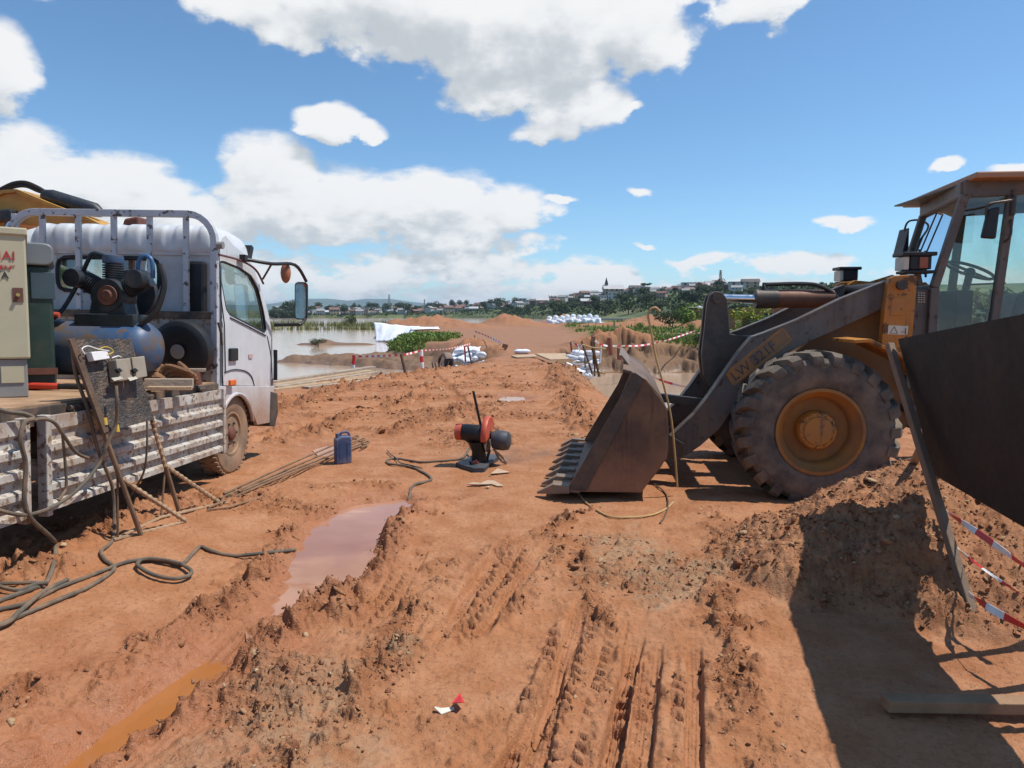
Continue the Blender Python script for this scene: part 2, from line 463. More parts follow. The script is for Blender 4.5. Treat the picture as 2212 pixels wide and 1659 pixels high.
# ------------------------------------------------------------------ terrain
_PT = np.random.RandomState(3).permutation(1024).astype(np.int32)
_PT = np.concatenate([_PT, _PT])
_GA = np.linspace(0, 2 * math.pi, 1024, endpoint=False)
_GX, _GY = np.cos(_GA).astype(np.float32), np.sin(_GA).astype(np.float32)
def _hash(ix, iy, seed):
    return _PT[_PT[(ix + seed * 37) & 1023] + (iy & 1023)]
def perlin(x, y, seed=0):
    x = np.asarray(x, np.float32); y = np.asarray(y, np.float32)
    xf, yf = np.floor(x), np.floor(y); fx, fy = x - xf, y - yf
    xi, yi = xf.astype(np.int32), yf.astype(np.int32)
    u, v = fx * fx * fx * (fx * (fx * 6 - 15) + 10), fy * fy * fy * (fy * (fy * 6 - 15) + 10)
    def g(ox, oy):
        a = _hash(xi + ox, yi + oy, seed)
        return _GX[a] * (fx - ox) + _GY[a] * (fy - oy)
    n0 = g(0, 0); n0 = n0 + (g(1, 0) - n0) * u; n1 = g(0, 1); n1 = n1 + (g(1, 1) - n1) * u
    return (n0 + (n1 - n0) * v) * 1.4
def fbm(x, y, octs=4, seed=0, gain=0.5, lac=2.03):
    t = 0; a = 1.0
    for i in range(octs):
        t = t + a * perlin(x, y, seed + i * 17); x = x * lac + 3.1; y = y * lac + 1.7; a *= gain
    return t
def worley(x, y, seed=0):
    x = np.asarray(x, np.float32); y = np.asarray(y, np.float32)
    xf, yf = np.floor(x), np.floor(y); xi, yi = xf.astype(np.int32), yf.astype(np.int32); fx, fy = x - xf, y - yf
    best = np.full(x.shape, 9.0, np.float32); hid = np.zeros(x.shape, np.int32)
    for ox in (-1, 0, 1):
        for oy in (-1, 0, 1):
            h = _hash(xi + ox, yi + oy, seed)
            d = (ox + _PT[h + 7] / 1024.0 - fx) ** 2 + (oy + _PT[h + 301] / 1024.0 - fy) ** 2; k = d < best
            best = np.where(k, d, best); hid = np.where(k, h, hid)
    return np.sqrt(best), hid / 1023.0
def sstep(a, b, t):
    t = np.clip((t - a) / (b - a), 0, 1); return t * t * (3 - 2 * t)
def polyline(x, y, pts, reach=None):
    """distance, signed side (+ = right of travel) and arc length to a polyline; far points (beyond reach) keep 1e6"""
    bd = np.full(x.shape, 1e6, np.float32); bs = np.full(x.shape, 1e6, np.float32); bl = np.zeros(x.shape, np.float32); L = 0
    if reach is not None:
        p = np.array(pts); k = (x > p[:, 0].min() - reach) & (x < p[:, 0].max() + reach) & (y > p[:, 1].min() - reach) & (y < p[:, 1].max() + reach)
        if not k.any(): return bd, bs, bl, sum(math.dist(a, b) for a, b in zip(pts[:-1], pts[1:]))
        a, b, c, L = polyline(x[k], y[k], pts); bd[k] = a; bs[k] = b; bl[k] = c
        return bd, bs, bl, L
    for (ax, ay), (bx, by) in zip(pts[:-1], pts[1:]):
        dx, dy = bx - ax, by - ay; l = math.hypot(dx, dy)
        t = np.clip(((x - ax) * dx + (y - ay) * dy) / (l * l), 0, 1)
        ex, ey = x - ax - t * dx, y - ay - t * dy; d = np.hypot(ex, ey); k = d < bd
        sd = (ex * dy - ey * dx) / l
        bd = np.where(k, d, bd); bs = np.where(k, np.where(sd >= 0, d, -d), bs); bl = np.where(k, L + t * l, bl); L += l
    return bd, bs, bl, L
def polysd(x, y, pts, reach=None):
    """signed distance to a closed polygon, + inside"""
    if reach is not None:
        p = np.array(pts); k = (x > p[:, 0].min() - reach) & (x < p[:, 0].max() + reach) & (y > p[:, 1].min() - reach) & (y < p[:, 1].max() + reach)
        o = np.full(x.shape, -1e3, np.float32)
        if k.any(): o[k] = polysd(x[k], y[k], pts)
        return o
    d, _, _, _ = polyline(x, y, list(pts) + [pts[0]])
    ins = np.zeros(x.shape, bool); n = len(pts); j = n - 1
    for i in range(n):
        (xi, yi), (xj, yj) = pts[i], pts[j]
        c = ((yi > y) != (yj > y)) & (x < (xj - xi) * (y - yi) / (yj - yi + 1e-12) + xi)
        ins ^= c; j = i
    return np.where(ins, d, -d)

WATER_Z = -1.1
LAND = [(-45, -30), (70, -30), (70, 11.2), (12, 12.0), (4.2, 12.8), (3.1, 15), (2.7, 20), (2.35, 26.5), (2.15, 29.5), (3.0, 32.5), (5, 33.8), (9, 33.2), (14, 32), (30, 30.5), (70, 29),
        (160, 60), (160, 190), (40, 190), (16, 150), (4, 128), (-12, 118), (-16, 95), (-15.5, 82), (-11.5, 74), (-8.6, 66), (-8.4, 58), (-8.8, 50), (-8.0, 44.5), (-5.6, 41), (-3.6, 37), (-2.7, 33.5), (-2.2, 31.5), (-2.0, 29), (-2.35, 26),
        (-2.9, 23.2), (-4.0, 21.6), (-7.2, 18.6), (-11, 16.2), (-45, 14)]
TONGUE = [(-14, 41.2), (-10, 38.6), (-6, 35.5), (-3.6, 34.4), (-3.2, 38), (-5, 44), (-9, 47)]
ISLET = [(-20.5, 65), (-17, 63.4), (-13, 64.2), (-11.5, 65.6), (-16, 66.4)]
FLATS = [(-11.2, 70.5), (-8.5, 69), (-6, 71), (-9, 73)]
def xy(pts): return [(lambda q: (q.x, q.y))(GO(u, v)) for u, v in pts]
PUDDLE = xy([(700, 1118), (742, 1092), (800, 1078), (860, 1070), (882, 1082), (858, 1108), (832, 1124), (806, 1180), (798, 1212), (770, 1240), (720, 1262), (672, 1290), (636, 1310), (596, 1318), (598, 1290), (632, 1250), (648, 1200), (678, 1150)])
PUDDLE2 = xy([(1085, 858), (1100, 853), (1125, 855), (1128, 860), (1105, 864)])
PUDDLE3 = xy([(690, 966), (712, 958), (724, 962), (718, 972), (694, 976)])
RUT = xy([(640, 1270), (580, 1318), (500, 1378), (430, 1430), (350, 1490), (260, 1560), (160, 1625), (60, 1690), (-60, 1760)])
RIDGE_A = xy([(905, 1085), (862, 1112), (822, 1180), (790, 1238), (740, 1272), (680, 1312), (620, 1350), (560, 1395), (500, 1425)])
RIDGE_B = xy([(330, 1545), (285, 1580), (240, 1615), (190, 1650), (150, 1690)])
RIDGE_C = xy([(620, 1150), (560, 1235), (480, 1310), (380, 1365), (280, 1425), (150, 1480), (0, 1545)])
WATER_RUT = xy([(500, 1372), (470, 1390), (400, 1440), (345, 1490), (300, 1530), (310, 1545), (360, 1520), (420, 1475), (468, 1420)])
WATER_RUT2 = xy([(235, 1570), (180, 1610), (110, 1645), (40, 1690), (90, 1700), (150, 1668), (215, 1625)])
TRACKS = [  # polyline, half width, depth, lug side
    (xy([(1258, 1300), (1222, 1410), (1185, 1530), (1150, 1659), (1125, 1780)]), 0.045, 0.030, 1),
    (xy([(1378, 1365), (1350, 1480), (1320, 1620), (1295, 1780)]), 0.040, 0.050, -1),
    (xy([(1412, 1385), (1398, 1500), (1380, 1620), (1368, 1780)]), 0.050, 0.030, 1),
    (xy([(1215, 1390), (1190, 1480), (1150, 1560), (1085, 1659), (1030, 1760)]), 0.040, 0.030, -1),
    (xy([(1092, 1165), (1040, 1240), (985, 1320), (930, 1385)]), 0.050, 0.030, -1),
    (xy([(1182, 1175), (1130, 1245), (1075, 1325), (1040, 1360)]), 0.040, 0.025, 1),
    (xy([(1500, 1385), (1502, 1480), (1500, 1570), (1498, 1700)]), 0.035, 0.025, 1),
    (xy([(930, 800), (1010, 880), (1090, 960)]), 0.10, 0.03, 1),
    (xy([(520, 905), (760, 830), (1020, 770)]), 0.12, 0.05, 1),
    (xy([(560, 950), (830, 870), (1090, 790)]), 0.12, 0.05, -1),
]
LUGS = [  # wide tread prints: polyline, half width
    (xy([(1315, 1330), (1285, 1440), (1250, 1560), (1215, 1690)]), 0.13),
    (xy([(1130, 1180), (1075, 1265), (1010, 1345)]), 0.10),
    (xy([(900, 1180), (840, 1290), (740, 1380)]), 0.10),
]
SMOOTH = [  # calm trodden clay: polygons
    xy([(0, 1330), (240, 1170), (480, 1100), (620, 1130), (520, 1230), (300, 1330), (0, 1480)]),
    xy([(640, 1010), (760, 950), (1200, 990), (1480, 1080), (1480, 1150), (1180, 1120), (900, 1060), (760, 1060)]),
    xy([(1180, 1000), (1750, 980), (1830, 1090), (1500, 1110)]),
    xy([(1850, 1480), (2300, 1300), (2300, 1800), (1700, 1800)]),
]
CHURN = [  # thrown-up clods (ov pixels) along lines: polyline, half width (m), height
    (RIDGE_A, 0.22, 0.14), (RIDGE_B, 0.18, 0.16), (RIDGE_C, 0.16, 0.035),
    (xy([(690, 1060), (760, 1045), (850, 1050)]), 0.14, 0.05),
    (xy([(330, 1100), (150, 1200), (0, 1290)]), 0.30, 0.07),
    (xy([(560, 1430), (640, 1560), (560, 1659), (500, 1760)]), 0.30, 0.05),
    (xy([(860, 1410), (760, 1490), (620, 1640)]), 0.22, 0.03),
    (xy([(970, 1210), (900, 1310), (830, 1400)]), 0.14, 0.04),
    (xy([(1210, 1190), (1140, 1280), (1090, 1340)]), 0.10, 0.03),
    (xy([(1260, 1200), (1270, 1300), (1310, 1360)]), 0.12, 0.02),
    (xy([(1560, 1130), (1560, 1300), (1600, 1500), (1640, 1659)]), 0.16, 0.03),
    (xy([(560, 900), (760, 830), (1000, 790)]), 0.45, 0.07),
    (xy([(600, 950), (830, 880), (900, 860)]), 0.40, 0.06),
    (xy([(850, 930), (960, 900), (1030, 880)]), 0.35, 0.04),
    (xy([(1190, 800), (1230, 860), (1260, 930)]), 0.35, 0.10),
    (xy([(1180, 1160), (1230, 1110), (1280, 1100)]), 0.12, 0.03),
]
MOUNDS = [  # x, y, sx, sy, h, sharpness
    (-0.7, 95, 3.4, 4.0, 1.45, 0), (-9.5, 84, 4.6, 5.0, 1.35, 0), (-4.5, 78, 4.0, 4.0, 0.55, 0), (3.2, 92, 5, 3, .4, 0), (12.5, 74, 6, 3, .65, 0),
    (15.6, 60, 1.5, 1.5, 1.0, 1), (4.9, 35.6, 1.9, 1.5, 0.85, 0), (-0.95, 31.5, .8, .7, 0.40, 0), (-2.6, 37, 1.6, 2.5, .45, 0), (1.75, 22.5, .45, 2.6, 0.32, 0), (1.9, 18.5, .4, 2.2, .28, 0),
    (22, 110, 5, 4, 1.2, 0), (8.5, 120, 4, 3, 1.3, 1), (-15, 88, 2.5, 6, .7, 0),
]
MOUND_R = (3.15, 4.75, 1.85, 1.35, 0.63)       # the heap in the right foreground

def ridged(x, y, octs, seed):
    t = 0; a = 1.0
    for i in range(octs):
        n = 1 - np.abs(perlin(x, y, seed + 13 * i)) * 1.6; t = t + a * n * n; x = x * 2.1 + 1.3; y = y * 2.1 + 4.7; a *= .5
    return t / 1.6
def near_detail(x, y, h):
    r = np.hypot(x, y)
    fade = sstep(45, 18, r); Z = np.zeros(x.shape, np.float32)
    nA = fbm(x * 4, y * 4, 3, 77); nB = fbm(x * 2.2, y * 2.2, 3, 3); nC = fbm(x * 5, y * 5, 4, 21)
    base = fbm(x * .55 + 7, y * .9, 4, 31)
    ch = sstep(0.22, 0.72, base + 0.30 * sstep(6, 11, y) - .05) * fade * 0.7
    line = Z.copy(); lh = Z.copy()
    brk = sstep(-.55, .15, fbm(x * 1.5, y * 1.5, 3, 58))
    for pts, w, hh in CHURN:
        d, _, _, _ = polyline(x, y, pts, 1.2)
        wob = w * (1 + .75 * nA + .5 * nB)
        k = sstep(1.1, 0.15, d / np.maximum(wob, .02)) * (.25 + .75 * brk)
        line = np.maximum(line, k); lh = np.maximum(lh, k * hh)
    calm = Z.copy()
    for p in SMOOTH:
        calm = np.maximum(calm, sstep(-.15, .25, polysd(x, y, p, 1.0) + .15 * nB))
    ch = np.maximum(ch * (1 - .92 * calm), line)
    tr = Z.copy(); trk = Z.copy()
    for pts, w, dep, side in TRACKS:
        dep = dep * 1.5; d, s, L, LL = polyline(x, y, pts, .6); m = d < .6
        if not m.any(): continue
        d, s, L = d[m], s[m], L[m]; xm, ym = x[m], y[m]
        endf = sstep(0, .25, L)
        wv = w * (1 + .10 * fbm(xm * 5, ym * 5, 2, 5))
        groove = sstep(1.14, .84, d / wv) * endf
        t = -dep * groove * (1 + .2 * perlin(s * 120, L * 1.5, 3) + .35 * fbm(L * 3, s * 8, 2, 6))
        rim = np.exp(-((d - wv * 1.7) / (w * .55)) ** 2) * endf * np.clip(0.25 + 1.1 * fbm(xm * 7, ym * 7, 3, 8), 0, 1.3)
        t = t + dep * .6 * rim
        sd = s * side; ph = L * 2 * math.pi / 0.10 + sd * 18 + .5 * fbm(xm * 6, ym * 6, 2, 2)
        lugband = sstep(wv * 1.2, wv * 1.35, sd) * sstep(wv * 2.9, wv * 2.5, sd) * endf * sstep(-.35, .1, fbm(L * 2.5, L * 0 + 9., 2, 14))
        t = t + lugband * (.034 * sstep(-.12, .12, np.sin(ph)) - .016)
        tr[m] += t; trk[m] = np.maximum(trk[m], np.maximum(groove * .6, lugband))
    for pts, w in LUGS:
        d, s, L, LL = polyline(x, y, pts, .5); m = d < w * 1.1
        if not m.any(): continue
        d, s, L = d[m], s[m], L[m]; xm, ym = x[m], y[m]
        band = sstep(1.0, .85, d / w) * sstep(0, .1, L) * sstep(LL, LL - .1, L) * sstep(-.5, 0, fbm(xm * 2.4, ym * 2.4, 3, 34))
        chev = np.sin((L + np.abs(((s / w * 2.5) % 2) - 1) * .04) * 2 * math.pi / 0.075)
        gap = np.abs(np.sin(s / w * 2.5 * math.pi / 2))
        tr[m] += band * (-.016 + .022 * sstep(.0, .3, chev) * sstep(.2, .38, gap)); trk[m] = np.maximum(trk[m], band * .7)
    f1, id1 = worley(x * 9 + 2 * nA * .5, y * 9 + nC, 51)
    f2, id2 = worley(x * 26 + nC * 2, y * 26, 52)
    rg = ridged(x * 6 + .6 * nC, y * 6, 4, 61)
    torn = .095 * np.clip(rg - .45, -.2, .6) * (.35 + .9 * id1) + np.clip(1 - f1 * 1.2, 0, 1) * id1 ** 1.5 * .050 + np.clip(1 - f2 * 1.3, 0, 1) * id2 * .020
    far_clod = np.clip(fbm(x * 2.6, y * 2.6, 4, 71), -.2, 1) * .11 * sstep(7, 14, r) * sstep(60, 35, r)
    h = h + lh * (.5 + .7 * nC) + ch * (torn + far_clod) + tr * (1 - .5 * line)
    h = h + .0035 * fbm(x * 30, y * 30, 3, 15) + .010 * nC * (1 - .6 * calm)
    # scattered small slabs on the calm crust
    f4, id4 = worley(x * 7.3, y * 7.3, 57)
    h = h + np.clip(.5 - f4 * 2.2, 0, .4) * (id4 > .72) * .035 * (1 - ch) * (1 - .5 * calm)
    wet = Z.copy()
    d, s, L, LL = polyline(x, y, RUT, 1.0); m = d < .95
    if m.any():
        d, s, L = d[m], s[m], L[m]; hm = h[m]
        wv = .19 * (1 + .5 * fbm(L * 2.2, L * 0 + 3, 2, 4) + .2 * nB[m])
        k = sstep(1.35, .45, d / wv)
        k = k * sstep(.25, .9, L)
        hm = hm * (1 - .7 * k) - .115 * k + .016 * k * perlin(s * 60, L * 1.2, 12)
        smear = sstep(3.0, 1.0, -s / wv) * (s < 0) * sstep(1.0, 1.5, d / wv)
        hm = hm - .03 * smear + .012 * smear * perlin(s * 45, L * .8, 16)
        wet[m] = np.maximum(np.maximum(sstep(2.4, 1.0, d / wv), smear), .62 * sstep(.95, .25, d + .25 * nB[m])) * sstep(.2, .8, L)
        h[m] = hm + .05 * np.exp(-((s - .30) / .09) ** 2) * np.clip(.4 + nC[m], 0, 2)
    for p, dep, w in ((PUDDLE, .085, .16), (PUDDLE2, .06, .3), (PUDDLE3, .08, .2)):
        sd = polysd(x, y, p, 1.0) + .05 * nA
        k = sstep(-w, w * .35, sd)
        h = h * (1 - .85 * k) - dep * k
        wet = np.maximum(wet, sstep(-w * 2.2, -w * .2, sd) * .8)
    mx, my, sx, sy, mh = MOUND_R
    loose = Z.copy(); m = (np.abs(x - mx) < 3.2) & (np.abs(y - my) < 2.8)
    if m.any():
        xm, ym = x[m], y[m]
        q = (np.where(xm > mx, (xm - mx) / 1.9, (xm - mx) / sx)) ** 2 + np.where(ym > my, (ym - my) / 1.05, (ym - my) / sy) ** 2
        q = q * (1 + .28 * fbm(xm * .9, ym * .9, 4, 91)); k = np.clip(1 - q, 0, 1) ** 1.2
        heap = sstep(0, .12, k); f3, id3 = worley(xm * 15, ym * 15, 95)
        gull = fbm((xm - ym) * 1.8, (xm + ym) * .7, 4, 97)
        h[m] = h[m] * (1 - .7 * heap) + mh * k + heap * (.06 * gull + np.clip(1 - f3 * 1.3, 0, 1) * id3 ** 3 * .020 + .030 * (ridged(xm * 4, ym * 4, 5, 99) - .5) + .014 * fbm(xm * 24, ym * 24, 3, 98) + .010 * fbm(xm * 60, ym * 60, 2, 96))
        loose[m] = heap
    gp = Z.copy()
    for (cu, cv, rad) in ((640, 1480, .28), (560, 1600, .36), (870, 1400, .14), (1370, 1195, .38), (1440, 1250, .36), (700, 1180, .16)):
        c = GO(cu, cv); gp = np.maximum(gp, np.exp(-(((x - c.x) / rad) ** 2 + ((y - c.y) / (rad * 1.3)) ** 2)))
    grey = sstep(.25, .8, gp + .45 * fbm(x * 3, y * 3, 4, 88) + .08) * (gp > .02)
    c = GO(1120, 985); soot = np.exp(-(((x - c.x) / .55) ** 2 + ((y - c.y) / .42) ** 2)) * np.clip(.75 + .7 * nB, 0, 1.2)
    wet = np.maximum(wet, .40 * trk * sstep(.0, .3, nB + .1))
    return h, np.maximum(ch, trk * .35), wet, loose, grey, soot

def terrain(x, y):
    """height and surface masks at world x, y (1D arrays)"""
    x = np.asarray(x, np.float32); y = np.asarray(y, np.float32); r = np.hypot(x, y); Z = np.zeros(x.shape, np.float32)
    out = {k: Z.copy() for k in ('churn', 'wet', 'grey', 'green', 'loose', 'soot', 'silt', 'road')}
    h = .10 * sstep(-1.5, -2.7, x) * sstep(7.0, 4.8, y) + 0.04 * fbm(x * .3, y * .3, 3, 1) + 0.02 * fbm(x * 1.3, y * 1.3, 3, 9)
    nr = (r < 45) & (y > -3)
    if nr.any():
        h[nr], out['churn'][nr], out['wet'][nr], out['loose'][nr], out['grey'][nr], out['soot'][nr] = near_detail(x[nr], y[nr], h[nr])
    fr = (r > 9.0)
    if fr.any():
        xs, ys, hs = x[fr], y[fr], h[fr]; loose = out['loose'][fr]; green = Z[fr].copy(); wet = out['wet'][fr]
        for (cx, cy, ax, ay, hh, shp) in MOUNDS:
            m = (np.abs(xs - cx) < 3 * ax) & (np.abs(ys - cy) < 3 * ay)
            if not m.any(): continue
            q = ((xs[m] - cx) / ax) ** 2 + ((ys[m] - cy) / ay) ** 2
            g = np.exp(-q) if not shp else np.clip(1 - np.sqrt(q) * .62, 0, 1) ** 1.1
            hs[m] += hh * g * (1 + (.30 if cy > 50 else .45) * fbm(xs[m] * (.6 if cy > 50 else 1.2), ys[m] * (.45 if cy > 50 else 1.2), 3 if cy > 50 else 5, 19)); loose[m] = np.maximum(loose[m], sstep(.15, .5, g))
        fld = sstep(3.4, 5.5, xs - .02 * ys + .8 * fbm(xs * .3, ys * .2, 3, 44)) * sstep(33, 36, ys)
        hs = hs + .28 * fld
        road = np.exp(-((ys - (47 + .09 * (xs - 8))) / 2.2) ** 2)
        green = fld * sstep(-.15, .25, fbm(xs * .35, ys * .35, 4, 46) + .35 - 1.2 * road)
        kx = np.exp(-(((xs - .6) / 1.4) ** 2 + ((ys - 28.6) / 2.2) ** 2) ** 2); hs = hs * (1 - kx) + .0 * kx
        n1 = .35 * fbm(xs * .5, ys * .5, 5, 60)
        east = (xs > 2) & (ys > 28) & (ys < 42)
        sd = polysd(xs, ys, LAND)
        kk = (sd + n1 - .1) / np.where(east, 1.9, 1.7)
        k = sstep(-1.0, 1.0, kk)
        # the far bank of the channel is cut in ledges
        led = k + .35 * fbm(xs * .7, ys * .7, 4, 63); led = (np.floor(led * 3.2) + sstep(.55, .95, led * 3.2 - np.floor(led * 3.2))) / 3.2
        k = np.where(east & (k > .02) & (k < .98), np.clip(.25 * k + .75 * led, 0, 1), k)
        hl = -1.75 + (hs + 1.75) * k
        hl = np.maximum(hl, -1.75 + (.95 + .22 * fbm(xs * .8, ys * .8, 5, 66)) * sstep(-1.6, 1.2, polysd(xs, ys, TONGUE, 4) + n1))
        hl = np.maximum(hl, -1.75 + (.80 + .34 * np.exp(-((xs + 17) / .8) ** 2)) * sstep(-.9, .6, polysd(xs, ys, ISLET, 4) + .5 * n1))
        hl = np.maximum(hl, -1.75 + .8 * sstep(-.9, .9, polysd(xs, ys, FLATS, 4) + .6 * n1))
        loose = np.maximum(loose, sstep(.5, -.5, np.abs(sd) - 1.0) * sstep(-2.5, -.2, sd) * .8)
        gb = np.exp(-(((xs + 6.4) / 2.6) ** 2 + ((ys - 47.5) / 5.5) ** 2)) * 1.6
        green = np.maximum(green, sstep(.45, .7, gb + .3 * fbm(xs * .6, ys * .6, 3, 67)))
        green = green * sstep(-.75, -.5, hl) * (1 - sstep(.25, .6, loose) * (xs > 0)) * np.where(east, sstep(.9, 1.0, k), 1.0)
        wet = np.maximum(wet, sstep(-.65, -1.0, hl))
        silt = np.maximum(sstep(-.30, -.62, hl), sstep(.02, .15, k) * sstep(1.0, .8, k) * np.where(east, 1.0, .6))
        out['silt'][fr] = silt * sstep(14, 20, r[fr]); out['road'][fr] = sstep(20, 34, r[fr]) * (1 - .85 * loose) * (1 - green)
        h[fr] = hl; out['loose'][fr] = loose; out['green'][fr] = green; out['wet'][fr] = wet
    out['h'] = h
    return out
def HZ(x, y):
    o = terrain(np.array([x], float), np.array([y], float)); return float(o['h'][0])
def GT(u, v, dz=0.0):
    """pixel -> point on the terrain"""
    z = 0.0
    for _ in range(5):
        p = G(u, v, z); z = .5 * z + .5 * HZ(p.x, p.y) if _ else HZ(p.x, p.y)
    p = G(u, v, z); return Vector((p.x, p.y, HZ(p.x, p.y) + dz))
def on_ground(p, dz=0.0): return Vector((p[0], p[1], HZ(p[0], p[1]) + dz))

def ground_material():
    m, N, b = new_mat('red_clay')
    tc = N.n('ShaderNodeTexCoord'); P = tc.outputs['Object']
    def at(nm):
        a = N.n('ShaderNodeAttribute'); a.attribute_name = nm; return a.outputs['Fac']
    churn, wet, grey, green, loose, soot, silt, road = (at(k) for k in ('churn', 'wet', 'grey', 'green', 'loose', 'soot', 'silt', 'road'))
    n1 = N.noise(P, .45, 5, .6); n2 = N.noise(P, 3.2, 6, .6); n3 = N.noise(P, 38, 5, .65); n4 = N.noise(P, 11, 6, .6)
    c = N.ramp(n1, [(.30, (.282, .105, .040)), (.52, (.352, .144, .058)), (.72, (.322, .130, .053))])
    c = N.mix(N.ramp(n2, [(.40, 0), (.62, .85)]), c, (.425, .202, .100))           # pale dried crust
    c = N.mix(N.m('MULTIPLY', churn, N.ramp(n4, [(.38, .10), (.62, .80)])), c, (.225, .080, .030))   # turned damp earth
    c = N.mix(N.m('MULTIPLY', loose, N.m('MULTIPLY_ADD', n2, .9, .10, clamp=True)), c, N.mix(N.ramp(n4, [(.35, 0), (.65, 1)]), (.20, .072, .029), (.40, .20, .095)))
    c = N.mix(N.m('MULTIPLY', grey, N.ramp(n4, [(.35, .05), (.6, .6)])), c, N.mix(n3, (.26, .185, .105), (.40, .30, .19)))
    c = N.mix(N.m('MULTIPLY', wet, .75), c, N.mix(n2, (.38, .145, .060), (.27, .090, .034)))
    c = N.mix(N.m('MULTIPLY', road, N.m('MULTIPLY_ADD', n2, .5, .45, clamp=True)), c, N.mix(n4, (.215, .108, .062), (.30, .165, .10)))
    c = N.mix(N.m('MULTIPLY', silt, N.m('MULTIPLY_ADD', n2, .6, .5, clamp=True)), c, N.mix(n4, (.095, .058, .034), (.235, .155, .09)))
    c = N.mix(N.m('MULTIPLY', green, N.ramp(n2, [(.25, .55), (.5, 1)])), c, N.mix(n4, (.075, .12, .025), (.17, .19, .055)))
    c = N.mix(N.ramp(n3, [(.36, .32), (.5, 0)]), c, (.16, .06, .026))            # grain
    c = N.mix(N.ramp(N.noise(P, 70, 3, .5), [(.62, 0), (.74, .5)]), c, (.48, .28, .15))
    c = N.mix(N.m('MULTIPLY', soot, .62), c, (.115, .088, .072))                   # grinding dust beside the saw
    put(N, b.inputs['Base Color'], c)
    put(N, b.inputs['Roughness'], N.m('SUBTRACT', .88, N.m('MULTIPLY', wet, N.m('MULTIPLY_ADD', n4, .9, .02, clamp=True)), clamp=True))
    b.inputs['Specular IOR Level'].default_value = .35
    # fine relief: grain, drying cracks, small pits
    vo = N.n('ShaderNodeTexVoronoi', feature='DISTANCE_TO_EDGE'); vo.inputs['Scale'].default_value = 9.0; wv = N.n('ShaderNodeVectorMath', operation='ADD'); N.l(P, wv.inputs[0])
    nv = N.n('ShaderNodeTexNoise'); nv.inputs['Scale'].default_value = 7.0; nv.inputs['Detail'].default_value = 4; N.l(P, nv.inputs['Vector'])
    sv = N.n('ShaderNodeVectorMath', operation='SCALE'); N.l(nv.outputs['Color'], sv.inputs[0]); sv.inputs['Scale'].default_value = .22; N.l(sv.outputs[0], wv.inputs[1]); N.l(wv.outputs[0], vo.inputs['Vector'])
    crk = N.m('MULTIPLY', N.ramp(vo.outputs['Distance'], [(0.0, 0.0), (.035, 1.0)]), 1.0)
    crk = N.m('ADD', N.m('MULTIPLY', N.m('SUBTRACT', crk, 1.0), N.ramp(N.noise(P, 1.4, 4), [(.50, 0), (.62, .28)])), 1.0)
    pits = N.ramp(N.noise(P, 26, 4, .5), [(.30, 0.0), (.40, 1.0)])
    hgt = N.m('ADD', N.m('MULTIPLY', n3, N.m('MULTIPLY_ADD', churn, .5, .22)), N.m('MULTIPLY', N.noise(P, 120, 4, .6), .16))
    hgt = N.m('ADD', hgt, N.m('ADD', N.m('MULTIPLY', crk, .25), N.m('MULTIPLY', pits, .20)))
    bp = N.n('ShaderNodeBump'); bp.inputs['Strength'].default_value = .8; bp.inputs['Distance'].default_value = .035
    N.l(hgt, bp.inputs['Height']); N.l(bp.outputs[0], b.inputs['Normal'])
    return m
def build_ground():
    # rings about the working area, dense in front
    az = np.concatenate([np.linspace(-180, -42, 36, endpoint=False), np.linspace(-42, 42, 800, endpoint=False), np.linspace(42, 180, 36, endpoint=False)])
    rr = np.concatenate([np.linspace(.15, 1.7, 18, endpoint=False), np.geomspace(1.7, 42, 880, endpoint=False), np.geomspace(42, 190, 150)])
    A, RR = np.meshgrid(np.radians(az), rr); X = RR * np.sin(A); Y = RR * np.cos(A)
    t = terrain(X.ravel(), Y.ravel())
    nr, na = X.shape
    v = np.empty((nr * na, 3)); v[:, 0] = X.ravel(); v[:, 1] = Y.ravel(); v[:, 2] = t['h']
    i = np.arange(nr - 1)[:, None] * na; j = np.arange(na)[None, :]; j2 = (j + 1) % na
    f = np.stack([i + j, i + j2, i + na + j2, i + na + j], -1).reshape(-1, 4)[:, ::-1]
    me = bpy.data.meshes.new('ground'); me.vertices.add(len(v)); me.vertices.foreach_set('co', v.ravel())
    me.loops.add(f.size); me.loops.foreach_set('vertex_index', f.ravel().astype(np.int32))
    me.polygons.add(len(f)); me.polygons.foreach_set('loop_start', np.arange(0, f.size, 4, dtype=np.int32))
    me.update(calc_edges=True); me.validate()
    me.polygons.foreach_set('use_smooth', np.ones(len(me.polygons), bool))
    for k in ('churn', 'wet', 'grey', 'green', 'loose', 'soot', 'silt', 'road'):
        a = me.attributes.new(k, 'FLOAT', 'POINT'); a.data.foreach_set('value', t[k].astype(np.float32))
    me.materials.append(ground_material())
    o = bpy.data.objects.new('ground', me); COL.objects.link(o); tag(o, kind='structure')
    o['label'] = 'churned red clay ground of the building site'
    return t, X.ravel(), Y.ravel()
TER, TX, TY = build_ground()

